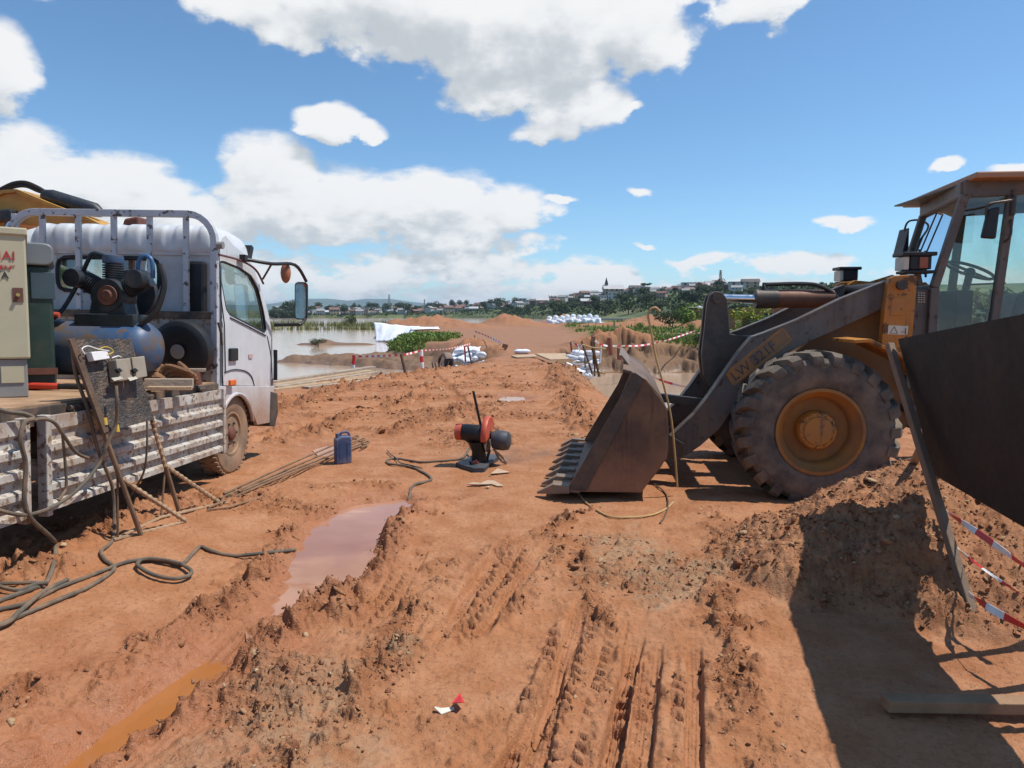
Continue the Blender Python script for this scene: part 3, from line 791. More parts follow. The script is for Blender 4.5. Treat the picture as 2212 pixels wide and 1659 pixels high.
def water_mat(name, c0, c1, rough, bump, scale, bstr=.2):
    m, N, b = new_mat(name); tc = N.n('ShaderNodeTexCoord'); P = tc.outputs['Object']
    put(N, b.inputs['Base Color'], N.mix(N.ramp(N.noise(P, scale, 4), [(.35, 0), (.65, 1)]), c0, c1))
    b.inputs['Roughness'].default_value = rough; b.inputs['IOR'].default_value = 1.33; b.inputs['Specular IOR Level'].default_value = .5
    mp = N.n('ShaderNodeMapping'); N.l(P, mp.inputs[0]); mp.inputs['Scale'].default_value = (1, 2.2, 1)
    bp = N.n('ShaderNodeBump'); bp.inputs['Strength'].default_value = bstr; bp.inputs['Distance'].default_value = .02
    N.l(N.noise(mp.outputs[0], bump, 4, .5), bp.inputs['Height']); N.l(bp.outputs[0], b.inputs['Normal'])
    return m
M['river'] = water_mat('muddy_river', (.40, .28, .19), (.45, .33, .24), .10, 3.0, .05, .25)
M['puddle'] = water_mat('puddle_water', (.30, .135, .080), (.43, .22, .14), .04, 3.0, .9, .04)
M['rutwater'] = water_mat('orange_rut_water', (.34, .125, .036), (.37, .145, .046), .06, 5.0, 1.5, .04)
mb = MB()
ang = [2 * math.pi * k / 64 for k in range(64)]
for rr_ in (0.5, 60, 200, 700, 2500, 9000): mb.v.extend([(rr_ * math.sin(a), rr_ * math.cos(a), WATER_Z) for a in ang])
for q in range(5):
    for k in range(64): mb.f.append((q * 64 + k, q * 64 + (k + 1) % 64, (q + 1) * 64 + (k + 1) % 64, (q + 1) * 64 + k))
tag(mb.build('river', M['river']), 'wide muddy brown river', kind='structure')
def pool(name, pts, z, m, label, grow=.12):
    c = np.mean(np.array(pts), 0); mb = MB(); P = []
    for px_, py_ in pts:
        d = Vector((px_ - c[0], py_ - c[1])); l = d.length; d = d * ((l + grow) / l); P.append((c[0] + d.x, c[1] + d.y, z))
    mb.add(P, [tuple(range(len(P)))])
    return tag(mb.build(name, m), label, kind='structure')
pool('puddle', PUDDLE, -.048, M['puddle'], 'large pinkish puddle reflecting the sky between the truck and the tyre tracks', .35)
pool('puddle', PUDDLE2, -.035, M['puddle'], 'small pale puddle on the track behind the cutting saw', .1)
pool('puddle', PUDDLE3, -.04, M['rutwater'], 'small orange puddle just behind the blue can', .1)
def rut_band(w):
    L_, R_ = [], []
    for i in range(len(RUT)):
        a, b = Vector(RUT[max(i - 1, 0)]), Vector(RUT[min(i + 1, len(RUT) - 1)]); d = (b - a).normalized(); n = Vector((-d.y, d.x)) * w; p = Vector(RUT[i]); L_.append(tuple(p + n)); R_.append(tuple(p - n))
    return L_, R_
_l, _r = rut_band(.17); _l, _r = _l[2:], _r[2:]; _mb = MB(); _n = len(_l)
_mb.add([(p[0], p[1], -.102) for p in _l + _r], [(i, i + 1, _n + i + 1, _n + i) for i in range(_n - 1)])
tag(_mb.build('puddle', M['rutwater']), 'orange water standing along the wheel rut at lower left', kind='structure')

# loose clods: too many to count
def build_clods():
    w = np.clip(TER['churn'] * 1.0 + TER['loose'] * 1.0 + .015 + .06 * TER['grey'], 0, 1.2)
    r = np.hypot(TX, TY); ok = (r > 1.9) & (r < 24) & (np.abs(np.arctan2(TX, TY)) < R(41)) & (TY > 0) & (TER['h'] > -.07)
    w = np.where(ok, w ** 1.5, 0) * np.clip(r / 6., .25, 1.0); idx = rs.choice(len(w), 21000, p=w / w.sum(), replace=False)
    shapes = []
    for sub in (1, 2):
        b = bmesh.new(); bmesh.ops.create_icosphere(b, subdivisions=sub, radius=1)
        shapes.append((np.array([v.co[:] for v in b.verts]), np.array([[v.index for v in f.verts] for f in b.faces]))); b.free()
    V = []; F = []; k0 = 0
    for i in idx:
        q_ = rs.rand(); s = (.0026 + .0085 * q_ ** 4.5) * (.55 + .17 * r[i])
        big = rs.rand() < .014
        if big: s = (.010 + .018 * rs.rand() ** 2) * (.5 + .12 * r[i])
        bv, bf = shapes[1 if big else 0]
        q = bv * (1 + (.16 if big else .30) * rs.randn(len(bv), 1)).clip(.45, 1.6) * np.array([s * (.7 + .9 * rs.rand()), s * (.7 + .9 * rs.rand()), s * (.45 + .45 * rs.rand())])
        a = rs.rand() * 6.28; ca, sa = math.cos(a), math.sin(a); tl = .5 * rs.randn()
        q = np.stack([q[:, 0] * ca - q[:, 1] * sa, q[:, 0] * sa + q[:, 1] * ca, q[:, 2] + tl * q[:, 0]], 1)
        V.append(q + np.array([TX[i] + .01 * rs.randn(), TY[i] + .01 * rs.randn(), TER['h'][i] + s * .05])); F.append(bf + k0); k0 += len(bv)
    V = np.concatenate(V); F = np.concatenate(F)
    me = bpy.data.meshes.new('mud_clods'); me.vertices.add(len(V)); me.vertices.foreach_set('co', V.ravel())
    me.loops.add(F.size); me.loops.foreach_set('vertex_index', F.ravel().astype(np.int32)); me.polygons.add(len(F))
    me.polygons.foreach_set('loop_start', np.arange(0, F.size, 3, dtype=np.int32)); me.update(calc_edges=True)
    m, N, bb = new_mat('clod_earth'); tc = N.n('ShaderNodeTexCoord'); P = tc.outputs['Object']; g = N.n('ShaderNodeNewGeometry')
    c = N.ramp(g.outputs['Random Per Island'], [(0, (.17, .060, .024)), (.40, (.27, .105, .042)), (.8, (.36, .165, .078)), (.93, (.40, .24, .12)), (1, (.46, .34, .20))])
    c = N.mix(N.ramp(N.noise(P, 60, 3), [(.5, 0), (.7, .5)]), c, (.38, .19, .10)); put(N, bb.inputs['Base Color'], c); bb.inputs['Roughness'].default_value = .9
    bp = N.n('ShaderNodeBump'); bp.inputs['Strength'].default_value = .8; bp.inputs['Distance'].default_value = .01
    N.l(N.noise(P, 110, 4), bp.inputs['Height']); N.l(bp.outputs[0], bb.inputs['Normal'])
    me.materials.append(m)
    o = bpy.data.objects.new('mud_clods', me); COL.objects.link(o); tag(o, 'loose red clods strewn over the ground', 'clods', kind='stuff')
build_clods()
# ------------------------------------------------------------------ wheel loader
M['loader_grey'] = mat('loader_grey_paint', (0.125, 0.113, 0.10), 0.5, metal=.0, dirt=(0.24, 0.15, 0.09), dirt_amt=.45, dirt_scale=2.5, chip=(.10, .06, .04), chip_amt=.25, bump=.08, streak=(.05, .035, .03), streak_amt=.6)
M['bucket'] = mat('worn_bucket_steel', (0.105, 0.070, 0.05), 0.55, metal=.25, dirt=(0.30, 0.165, 0.09), dirt_amt=.6, dirt_scale=2.2, low_dirt=(.05, .55), bump=.15, streak=(.035, .025, .02), streak_amt=.9)
M['bucket_edge'] = mat('bare_bucket_edge', (0.21, 0.165, 0.125), 0.55, metal=.3, dirt=(0.36, 0.2, 0.11), dirt_amt=.5, dirt_scale=5)
M['loader_orange'] = mat('loader_orange', (0.50, 0.195, 0.028), 0.5, dirt=(0.24, 0.13, 0.07), dirt_amt=.5, dirt_scale=3, chip=(.16, .07, .03), chip_amt=.3, bump=.08, streak=(.10, .05, .03), streak_amt=.7)
M['frame_shaded'] = mat('shaded_frame_orange', (0.25, 0.115, 0.035), 0.6, var=.2, dirt=(0.13, 0.075, 0.045), dirt_amt=.7, dirt_scale=3)  # front frame's shade painted in: darker orange base, dirt raised to deepen it
M['rim_orange'] = mat('rim_orange', (0.37, 0.155, 0.03), 0.65, dirt=(0.20, 0.11, 0.06), dirt_amt=.7, dirt_scale=4)
M['roof_orange'] = mat('faded_roof', (0.40, 0.21, 0.12), 0.6, dirt=(0.3, 0.18, 0.12), dirt_amt=.4)
M['chrome'] = mat('chrome_rod', (0.75, 0.75, 0.75), 0.15, metal=1.0, var=.03)
M['glass_green'] = glass_mat('green_cab_glass', (0.78, 0.87, 0.83), .18)
M['glass_clear'] = glass_mat('clear_glass', (0.72, 0.80, 0.78), .35)
M['decal'] = mat('orange_decal', (0.42, 0.19, 0.055), 0.6, dirt=(0.15, 0.12, 0.10), dirt_amt=.5, dirt_scale=8)
M['decal_dim'] = mat('faded_decal', (0.27, 0.14, 0.06), 0.6, dirt=(0.13, 0.11, 0.10), dirt_amt=.5, dirt_scale=8)
M['decal_grey'] = mat('grey_lettering', (0.075, 0.07, 0.068), 0.6)
M['sticker'] = mat('cream_sticker', (0.62, 0.58, 0.47), 0.5)
M['hose'] = mat('hydraulic_hose', (0.02, 0.02, 0.02), 0.5)
M['rust_cyl'] = mat('rusty_cylinder', (0.17, 0.075, 0.045), 0.55, metal=.2, var=.3, dirt=(0.3, 0.2, 0.13), dirt_amt=.35)

def text_on(name, body, size, org, xd, yd, m, parent, extrude=.0015, sx=1.0, align='LEFT'):
    cu = bpy.data.curves.new(name, 'FONT'); cu.body = body; cu.size = size; cu.extrude = extrude; cu.align_x = align
    tmp = bpy.data.objects.new(name + '_tmp', cu); COL.objects.link(tmp)
    bpy.context.view_layer.update()
    me = bpy.data.meshes.new_from_object(tmp.evaluated_get(bpy.context.evaluated_depsgraph_get())); me.name = name
    bpy.data.objects.remove(tmp, do_unlink=True); bpy.data.curves.remove(cu)
    me.materials.clear(); me.materials.append(m); o = bpy.data.objects.new(name, me); COL.objects.link(o); o['kind'] = 'stuff' if False else 'thing'; del o['kind']
    X = Vector(xd).normalized(); Y = (Vector(yd) - X * Vector(yd).dot(X)).normalized(); Zv = X.cross(Y)
    Mx = Matrix((X * sx, Y, Zv)).transposed().to_4x4(); Mx.translation = Vector(org)
    o.parent = parent; o.matrix_local = Mx
    return o

def big_wheel(parent, x, y0, z, out=-1, R0=.70, W=.45):
    """tyre with chunky earthmover lugs; out=-1: dish faces -y"""
    w = empty('wheel', (x, y0, z)); w.parent = parent; k = R0 / .69
    t = MB(); h = W / 2
    t.lathe([(.36 * k, -h * .84), (.42 * k, -h), (.52 * k, -h * 1.05), (.595 * k, -h * .99), (.63 * k, -h * .84), (.642 * k, 0), (.63 * k, h * .84), (.595 * k, h * .99), (.52 * k, h * 1.05), (.42 * k, h), (.36 * k, h * .84)], axis=(0, 1, 0), n=56, closed=True)
    n = 23
    for i in range(n):
        for sgn in (-1, 1):
            th0 = 2 * math.pi * (i + (.5 if sgn > 0 else 0)) / n
            st = [(sgn * h * 1.06, .575, .605, .00), (sgn * h * 1.02, .60, .655, .01), (sgn * h * .82, .62, .687, .03), (sgn * h * .35, .62, .694, .10), (-sgn * h * .12, .62, .692, .17)]
            vs = []; hw = .082
            for (a, r0, r1, dt) in st:
                th = th0 + dt
                for (r, da) in ((r0, -hw), (r1, -hw * .82), (r1, hw * .82), (r0, hw)):
                    vs.append((math.cos(th + da) * r * k, a, math.sin(th + da) * r * k))
            fs = [(0, 1, 2, 3), (16, 19, 18, 17)]
            for q in range(4):
                for e in range(3): fs.append((q * 4 + e, q * 4 + e + 1, q * 4 + 5 + e, q * 4 + 4 + e))
            t.add(vs, fs)
    t.build('tyre', M['tyre_mud'], w, smooth=True, angle=30, fix=True)
    o = out
    rim = MB(); rim.lathe([(.37 * k, o * h * .80), (.378 * k, o * h * .96), (.350 * k, o * h * .97), (.338 * k, o * h * .82), (.310 * k, o * h * .66), (.292 * k, o * h * .52), (.283 * k, o * h * .22), (.17 * k, o * h * .18), (.17 * k, 0), (.36 * k, 0)], n=48, closed=True)
    rim.build('rim', M['rim_orange'], w, smooth=True, angle=28)
    hub = MB(); hub.lathe([(.168 * k, 0), (.168 * k, o * h * .55), (.155 * k, o * h * .66), (.128 * k, o * h * .68), (.120 * k, o * h * .74), (.0001, o * h * .76)], n=36)
    for i in range(12):
        a = 2 * math.pi * i / 12; c = (math.cos(a) * .142 * k, o * h * .66, math.sin(a) * .142 * k)
        hub.cyl(c, (c[0], o * h * .73, c[2]), .011, 8)
    hub.cyl((.03, o * h * .74, -.02), (.03, o * h * .79, -.02), .012, 8)
    hub.build('hub_cap', M['loader_orange'], w, smooth=True, angle=28)
    return w

def build_loader():
    loc, rot = (2.66, 6.42, 0.0), (0, 0, R(-5.0))
    F = Frame(loc, rot)
    def L(us, vs, y): p = F.at(us / 4.0, vs / 4.0, 1, y); return (p.x, p.z)
    def L3(us, vs, y): p = F.at(us / 4.0, vs / 4.0, 1, y); return Vector((p.x, y, p.z))
    root = empty('wheel_loader', loc, rot)
    tag(root, 'orange and grey wheel loader parked with its bucket lowered on the right', 'wheel loader')
    wc = L(3284, 1722, -.22); wx, wz = wc[0], .625
    for (x, y, o) in ((wx, 0, -1), (wx, 1.86, 1), (wx + 2.65, 0, -1), (wx + 2.65, 1.86, 1)):
        big_wheel(root, x, y, wz, o)
    for q in (wx, wx + 2.65): MB().lathe([(.11, .2), (.11, .7), (.26, .8), (.28, .95), (.26, 1.1), (.11, 1.2), (.11, 1.7)], (q, 0, wz), n=18).build('axle', M['dark_steel'], root, smooth=True)
    # bucket
    ys, ye = -.22, 2.24
    prof = [L(2266, 1958, ys), L(2564, 1966, ys), L(2664, 1829, ys), L(2672, 1723, ys), L(2662, 1623, ys), L(2584, 1516, ys), L(2524, 1484, ys)]
    zb = prof[0][1] - .0
    bk = empty('bucket'); bk.parent = root
    piv = Vector((prof[0][0], ys, 0)); rz = Matrix.Rotation(R(-4.0), 4, 'Z'); bk.matrix_local = Matrix.Translation(piv) @ rz @ Matrix.Translation(-piv)
    side = [prof[0], (prof[0][0] + .03, prof[0][1] - .02), prof[1], prof[2], prof[3], prof[4], prof[5], prof[6], (prof[6][0] - .30 * (prof[6][0] - prof[0][0]) + .03, prof[6][1] - .32 * (prof[6][1] - prof[0][1]))]
    for y in (ys, ye - .03):
        MB().prism(side, y, y + .03).build('side_plate', M['bucket'], bk, bevel=.006)
    path = [(prof[0][0] - .05, prof[0][1] - .005)] + smooth2(prof[1:6]) + [prof[6], (prof[6][0] - .07, prof[6][1] + .015)]
    sh = MB(); vs = []; n = len(path)
    for y in (ys + .03, ye - .03):
        vs += [(p[0], y, p[1]) for p in path]
    off = []
    for i, p in enumerate(path):
        a = Vector(path[max(i - 1, 0)]); b = Vector(path[min(i + 1, n - 1)]); t = (b - a).normalized(); off.append((p[0] + t.y * -.022, p[1] + t.x * .022))
    for y in (ys + .03, ye - .03): vs += [(p[0], y, p[1]) for p in off]
    fs = []
    for i in range(n - 1):
        fs += [(i, i + 1, n + i + 1, n + i), (2 * n + i, 3 * n + i, 3 * n + i + 1, 2 * n + i + 1)]
        fs += [(i, 2 * n + i, 2 * n + i + 1, i + 1), (n + i, n + i + 1, 3 * n + i + 1, 3 * n + i)]
    fs += [(0, n, 3 * n, 2 * n), (n - 1, 3 * n - 1, 4 * n - 1, 2 * n - 1)]
    sh.add(vs, fs).build('shell', M['bucket'], bk, smooth=True, angle=40)
    # side cutter strip on the near plate
    a, b = Vector(prof[6]), Vector(prof[0])
    st = [L(2538, 1488, ys - .012), L(2578, 1514, ys - .012), L(2345, 1962, ys - .012), L(2275, 1960, ys - .012), L(2360, 1800, ys - .012)]
    MB().prism(st, ys - .014, ys - .001).build('side_cutter', M['dark_steel'], bk, bevel=.003)
    MB().prism([(prof[0][0] - .16, prof[0][1] - .012), (prof[0][0] + .12, prof[0][1] - .03), (prof[0][0] + .12, prof[0][1] - .003), (prof[0][0] - .15, prof[0][1] + .008)], ys - .005, ye + .005).build('cutting_edge', M['bucket_edge'], bk, bevel=.004)
    # spill guard along the top lip
    g = MB(); tp = prof[6]
    g.prism([(tp[0] - .02, tp[1] - .02), (tp[0] + .015, tp[1] - .03), (tp[0] - .085, tp[1] + .10), (tp[0] - .115, tp[1] + .10)], ys + .75, ye - .05)
    g.build('spill_guard', M['bucket_edge'], bk, bevel=.004)
    for i in range(8):
        y = ys + .02 + i * (ye - ys - .04) / 7
        t = MB(); x0, z0 = prof[0][0] - .14, prof[0][1] + .005
        hw0, hw1 = .052, .022
        vs = [(x0 + .17, y - hw0, z0 - .035), (x0 + .17, y + hw0, z0 - .035), (x0 + .17, y + hw0, z0 + .035), (x0 + .17, y - hw0, z0 + .035),
              (x0 + .03, y - hw0, z0 - .045), (x0 + .03, y + hw0, z0 - .045), (x0 + .02, y + hw0, z0 + .045), (x0 + .02, y - hw0, z0 + .045),
              (x0 - .13, y - hw1, z0 - .055), (x0 - .13, y + hw1, z0 - .055), (x0 - .13, y + hw1, z0 - .04), (x0 - .13, y - hw1, z0 - .04)]
        fs = [(0, 1, 2, 3), (8, 11, 10, 9)]
        for q in (0, 4):
            for e in range(4): fs.append((q + e, q + 4 + e, q + 4 + (e + 1) % 4, q + (e + 1) % 4))
        t.add(vs, fs).build('tooth', M['bucket_edge'], bk, bevel=.006)
    for y in (.36, .50, 1.42, 1.56):
        p = L(2690, 1790, y); MB().prism([(prof[2][0] - .05, prof[2][1] + .18), (prof[2][0] - .06, prof[2][1] - .12), (p[0] + .05, p[1] - .05), (p[0] + .06, p[1] + .05)], y - .015, y + .015).build('hinge_ear', M['dark_steel'], bk)
    # lift arms
    up = [(3556, 1124), (3370, 1197), (3191, 1283), (3060, 1335), (3010, 1352), (2959, 1411), (2899, 1497), (2840, 1583), (2780, 1660), (2700, 1735), (2662, 1770)]
    lo = [(2650, 1800), (2672, 1838), (2710, 1845), (2800, 1785), (2880, 1715), (2930, 1640), (2985, 1560), (3085, 1450), (3220, 1375), (3350, 1318), (3560, 1222)]
    for yy in (.34, 1.44):
        poly = [L(u, v, .34) for u, v in up + lo]
        MB().prism(poly, yy, yy + .11).build('lift_arm', M['loader_grey'], root, bevel=.008)
        q = [L(u, v, .34) for u, v in up]; r_ = MB()
        for i in range(len(q) - 1):
            r_.bar((q[i][0], yy + .055, q[i][1] + .004), (q[i + 1][0], yy + .055, q[i + 1][1] + .004), .135, .018)
        r_.build('arm_flange', M['loader_grey'], root)
    cb = L(2960, 1480, .8); MB().cyl((cb[0], .40, cb[1]), (cb[0], 1.48, cb[1]), .10, 18).build('cross_tube', M['dark_steel'], root, smooth=True)
    # lettering on the near arm
    yf = .34 - .002
    c = [L3(2903, 1491, yf), L3(2936, 1540, yf), L3(3165, 1361, yf), L3(3131, 1312, yf)]
    xd = (c[3] - c[0]).normalized(); yd = (c[0] - c[1]).normalized()
    fr = MB()
    for p, q in ((c[0], c[1]), (c[1], c[2]), (c[2], c[3]), (c[3], c[0]), (c[0].lerp(c[3], .36), c[1].lerp(c[2], .36))):
        fr.bar(p, q, .003, .018, up=(xd.cross(yd)).cross(q - p))
    fr.build('badge_frame', M['decal'], root)
    MB().add([p + Vector((0, .0008, 0)) for p in (c[0], c[1], c[1].lerp(c[2], .36), c[0].lerp(c[3], .36))], [(0, 1, 2, 3)]).build('badge_field', M['decal'], root)
    MB().add([p + Vector((0, .0009, 0)) for p in (c[0].lerp(c[3], .36), c[1].lerp(c[2], .36), c[2], c[3])], [(0, 1, 2, 3)]).build('badge_field', M['decal_dim'], root)
    w = (c[3] - c[0]).length; hgt = (c[0] - c[1]).length
    text_on('lettering', 'LW', hgt * .95, c[1] + xd * w * .04 + yd * hgt * .16, xd, yd, M['decal_grey'], root)
    text_on('lettering', '321F', hgt * .95, c[1] + xd * w * .40 + yd * hgt * .16, xd, yd, M['decal_grey'], root)
    # rocker, tilt cylinder, link
    rk = [(2828, 1215), (2838, 1180), (2862, 1164), (2890, 1170), (2908, 1195), (2914, 1260), (2920, 1335), (2990, 1345), (3060, 1345), (3060, 1420), (2960, 1470), (2935, 1500), (2885, 1575), (2845, 1560), (2815, 1500), (2806, 1420), (2820, 1300)]
    ro = [L(u, v, .80) for u, v in rk]
    for yy in (.80, .98): MB().prism(ro, yy, yy + .06).build('rocker', M['dark_steel'], root, bevel=.008)
    p = L(2868, 1195, .8); MB().cyl((p[0], .77, p[1]), (p[0], 1.07, p[1]), .05, 16).build('pin', M['dark_steel'], root, smooth=True)
    a, b, c3 = L3(2885, 1192, .92), L3(3020, 1195, .92), L3(3330, 1196, .92)
    MB().cyl(a, b, .042, 18).build('cylinder_rod', M['chrome'], root, smooth=True)
    cy = MB(); cy.cyl(b, b.lerp(c3, .28), .098, 24); cy.build('cylinder_gland', M['dark_steel'], root, smooth=True)
    MB().cyl(b.lerp(c3, .27), c3, .092, 24).build('cylinder_barrel', M['rust_cyl'], root, smooth=True)
    hs = MB(); q0, q1 = b + Vector((.09, -.03, .10)), c3 + Vector((-.05, -.03, .10))
    hs.tube(smooth_pts([q0 + Vector((0, 0, .04)), q0 + Vector((.12, 0, .045)), q0.lerp(q1, .6) + Vector((0, 0, .05)), q1 + Vector((-.1, -.02, .03)), q1 + Vector((.05, -.03, -.06)), q1 + Vector((.12, -.05, -.2))], 5), .02, 8)
    hs.tube([q0 + Vector((-.02, 0, -.02)), q0 + Vector((-.02, 0, .05)), q0 + Vector((.1, 0, .05))], .016, 8)
    hs.build('hydraulic_hose', M['hose'], root, smooth=True)
    lk = MB(); lk.bar(L3(2640, 1590, .92), L3(2850, 1615, .92), .10, .085); lk.build('tilt_link', M['dark_steel'], root, bevel=.01)
    # front frame and towers
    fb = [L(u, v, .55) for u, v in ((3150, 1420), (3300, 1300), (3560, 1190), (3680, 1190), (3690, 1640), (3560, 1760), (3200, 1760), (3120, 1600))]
    MB().prism(fb, .5, 1.40).build('front_frame', M['frame_shaded'], root, bevel=.02)
    tw = [(3553, 1135), (3560, 1112), (3580, 1102), (3655, 1098), (3670, 1108), (3660, 1240), (3648, 1375), (3640, 1420), (3525, 1400), (3540, 1230)]
    for yy in (.24, 1.56):
        MB().prism([L(u, v, .24) for u, v in tw], yy, yy + .09).build('tower_plate', M['loader_orange'], root, bevel=.008)
    p = L(3603, 1140, .24); MB().cyl((p[0], .20, p[1]), (p[0], 1.70, p[1]), .045, 18).build('pivot_pin', M['dark_steel'], root, smooth=True)
    cov = [L(u, v, .232) for u, v in ((3568, 1190), (3625, 1190), (3618, 1262), (3562, 1262))]
    MB().prism(cov, .232, .239).build('access_cover', M['loader_orange'], root, bevel=.003)
    sk = [L(u, v, .232) for u, v in ((3555, 1301), (3634, 1304), (3630, 1340), (3551, 1337))]
    MB().prism(sk, .234, .239).build('warning_sticker', M['sticker'], root)
    q = [L3(u, v, .232) for u, v in ((3561, 1333), (3590, 1334), (3577, 1306))]
    tr = MB()
    for i in range(3): tr.bar(q[i], q[(i + 1) % 3], .002, .006, up=(0, 1, 0))
    q2 = [L3(u, v, .232) for u, v in ((3604, 1328), (3622, 1326), (3622, 1312), (3622, 1338))]
    tr.bar(q2[0], q2[1], .002, .008, up=(0, 1, 0)); tr.bar(q2[2], q2[3], .002, .012, up=(0, 1, 0)); tr.build('sticker_marks', M['black'], root)
    fe = MB(); f = [L(3372, 1362, .0), L(3432, 1358, .0), L(3600, 1436, .0), L(3650, 1500, .0)]
    for i in range(3): fe.bar((f[i][0], .0, f[i][1]), (f[i + 1][0], .0, f[i + 1][1]), .52, .03, up=(0, 0, 1))
    fe.build('fender', M['loader_orange'], root, bevel=.004)
    # work lamps
    for (u0, u1, v0, v1, y) in ((3606, 3748, 1006, 1094, .30), (3354, 3446, 1066, 1134, 1.60)):
        lm = empty('work_lamp'); lm.parent = root
        a, b = L(u0, v1, y), L(u1, v0, y); cx, cz, wd, hh = (a[0] + b[0]) / 2, (a[1] + b[1]) / 2, (b[0] - a[0]), (b[1] - a[1])
        hb = MB(); hb.box((cx + wd * .06, y + .1, cz), (wd * .62, .2, hh * .62)); hb.box((cx, y + .1, cz + hh * .40), (wd, .24, hh * .18)); hb.box((cx + .02, y + .1, cz - hh * .42), (wd * .9, .22, hh * .14)); hb.build('housing', M['black'], lm, bevel=.008)
        MB().box((cx - wd * .36, y + .1, cz - .005), (wd * .16, .19, hh * .6)).build('lens', M['sticker'], lm, bevel=.006)
        if y < 1: MB().box((cx + wd * .12, y - .004, cz), (wd * .24, .02, hh * .5)).build('indicator', mat('amber_lens', (.32, .09, .04), .3), lm, bevel=.004)
        MB().bar((cx + .03, y + .1, cz - hh * .4), (cx + .06, y + .1, cz - hh * .4 - .12), .05, .04).build('bracket', M['dark_steel'], lm)
    p0, p1 = L3(3390, 1142, 1.58), L3(3500, 1150, 1.58)
    MB().prism([L(3376, 1200, 1.58), L(3380, 1140, 1.58), L(3410, 1122, 1.58), L(3470, 1128, 1.58), L(3560, 1100, 1.58), L(3600, 1130, 1.58), L(3600, 1220, 1.58)], 1.50, 1.55).build('tower_bracket', M['loader_orange'], root, bevel=.006)
    # cab
    yn, yf2 = .36, 1.78
    At, Ab, Af = L3(3859, 779, yn), L3(3736, 1150, yn), L3(3722, 1345, yn)
    Bt, Bb = L3(4049, 757, yn), L3(3962, 1289, yn)
    ztop = At.z + .02; zbot = Ab.z
    kfar = L(3696, 817, yf2)[0] - At.x
    def far(p, k=0.0): return Vector((p.x + kfar, yf2, p.z))
    cx1 = Bt.x + .75
    Bb2 = Vector((Bb.x - .02, yn, .95)); Ct, Cb = Vector((cx1, yn, Bt.z)), Vector((cx1 + .12, yn, 1.25))
    cab = empty('cab'); cab.parent = root
    fr = MB()
    for yy in (yn, yf2):
        def Y(p): return Vector((p.x + (kfar if yy > 1 else 0), yy, p.z))
        fr.bar(Y(At), Y(Ab), .075, .065, up=(0, 1, 0)); fr.bar(Y(Ab), Y(Af) + Vector((0, 0, -.5)), .08, .065, up=(0, 1, 0))
        fr.bar(Y(Bt), Y(Bb2), .075, .065, up=(0, 1, 0)); fr.bar(Y(Ct), Y(Cb), .08, .065, up=(0, 1, 0))
        fr.bar(Y(At) + Vector((-.02, 0, .05)), Y(Ct) + Vector((.05, 0, .06)), .16, .07, up=(0, 1, 0))
    fr.bar(At + Vector((0, 0, .05)), far(At) + Vector((0, 0, .05)), .08, .14); fr.bar(Ab, far(Ab), .07, .06)
    fr.bar(Ct + Vector((0, 0, .05)), far(Ct) + Vector((0, 0, .05)), .08, .14)
    fr.build('frame', M['loader_grey'], cab, bevel=.012)
    NF, FF = L3(3902, 693, .18), L3(3621, 806, 1.96)
    rf = MB(); zt = (NF.z + FF.z) / 2
    rf.add([(NF.x, .16, zt), (FF.x - .02, 1.98, zt), (cx1 + .25, 1.98, zt), (cx1 + .25, .16, zt), (NF.x, .16, zt - .055), (FF.x - .02, 1.98, zt - .055), (cx1 + .25, 1.98, zt - .055), (cx1 + .25, .16, zt - .055)],
           [(0, 1, 2, 3), (7, 6, 5, 4), (0, 4, 5, 1), (1, 5, 6, 2), (2, 6, 7, 3), (3, 7, 4, 0)])
    rf.build('roof', M['roof_orange'], cab, bevel=.012)
    MB().span((At.x - .02, yn, ztop + .08), (cx1 + .06, yf2, zt - .055)).build('headliner', M['loader_grey'], cab)
    gl = lambda q: MB().add(q, [tuple(range(len(q)))]).build('pane', M['glass_green'], cab)
    gl([At, Ab, far(Ab), far(At)]); gl([At, Bt, Bb2, Af + Vector((0, 0, -.4)), Ab]); gl([far(At), far(Ab), far(Af) + Vector((0, 0, -.4)), far(Bb2), far(Bt)])
    gl([Bt, Ct, Cb, Vector((Bb.x + .05, yn, 1.25))]); gl([far(Bt), far(Ct), far(Cb), Vector((Bb.x + .05, yf2, 1.25))]); gl([Ct, Cb, far(Cb), far(Ct)])
    lw = MB(); gx0 = L(3655, 1200, yn)[0]
    lw.prism([(gx0, Ab.z - .01), (Ab.x + .01, Ab.z - .01), (Af.x + .02, Af.z - .5), (gx0 - .02, Af.z - .5)], yn + .02, yf2 - .02)
    lw.span((Bb.x + .02, yn + .02, .75), (cx1 + .15, yf2 - .02, 1.22)); lw.span((gx0, yn + .04, .72), (cx1, yf2 - .04, .80))
    lw.build('lower_body', M['loader_grey'], cab, bevel=.015)
    gr = MB()
    for i in range(5):
        for j in range(3):
            p = L(3674 + j * 11, 1172 + i * 9, yn + .012); gr.box((p[0], yn + .012, p[1]), (.014, .012, .009))
    gr.build('vent', M['sticker'], cab)
    wp = MB(); w0, w1 = L3(3760, 1005, 1.2), L3(3690, 945, 1.2)
    d = (far(Ab) - Ab); k0 = Ab.lerp(At, .1).lerp(far(Ab.lerp(At, .1)), .35) + Vector((-.03, 0, 0)); k1 = Ab.lerp(At, .45).lerp(far(Ab.lerp(At, .45)), .62) + Vector((-.03, 0, 0)); k2 = Ab.lerp(At, .92).lerp(far(Ab.lerp(At, .92)), .5) + Vector((-.03, 0, 0))
    wp.tube([k2, k1], .008, 6); wp.tube([k1.lerp(k0, -.15), k0.lerp(k1, .2)], .012, 6); wp.build('wiper', M['black'], cab)
    sw = empty('steering_wheel'); sw.parent = cab
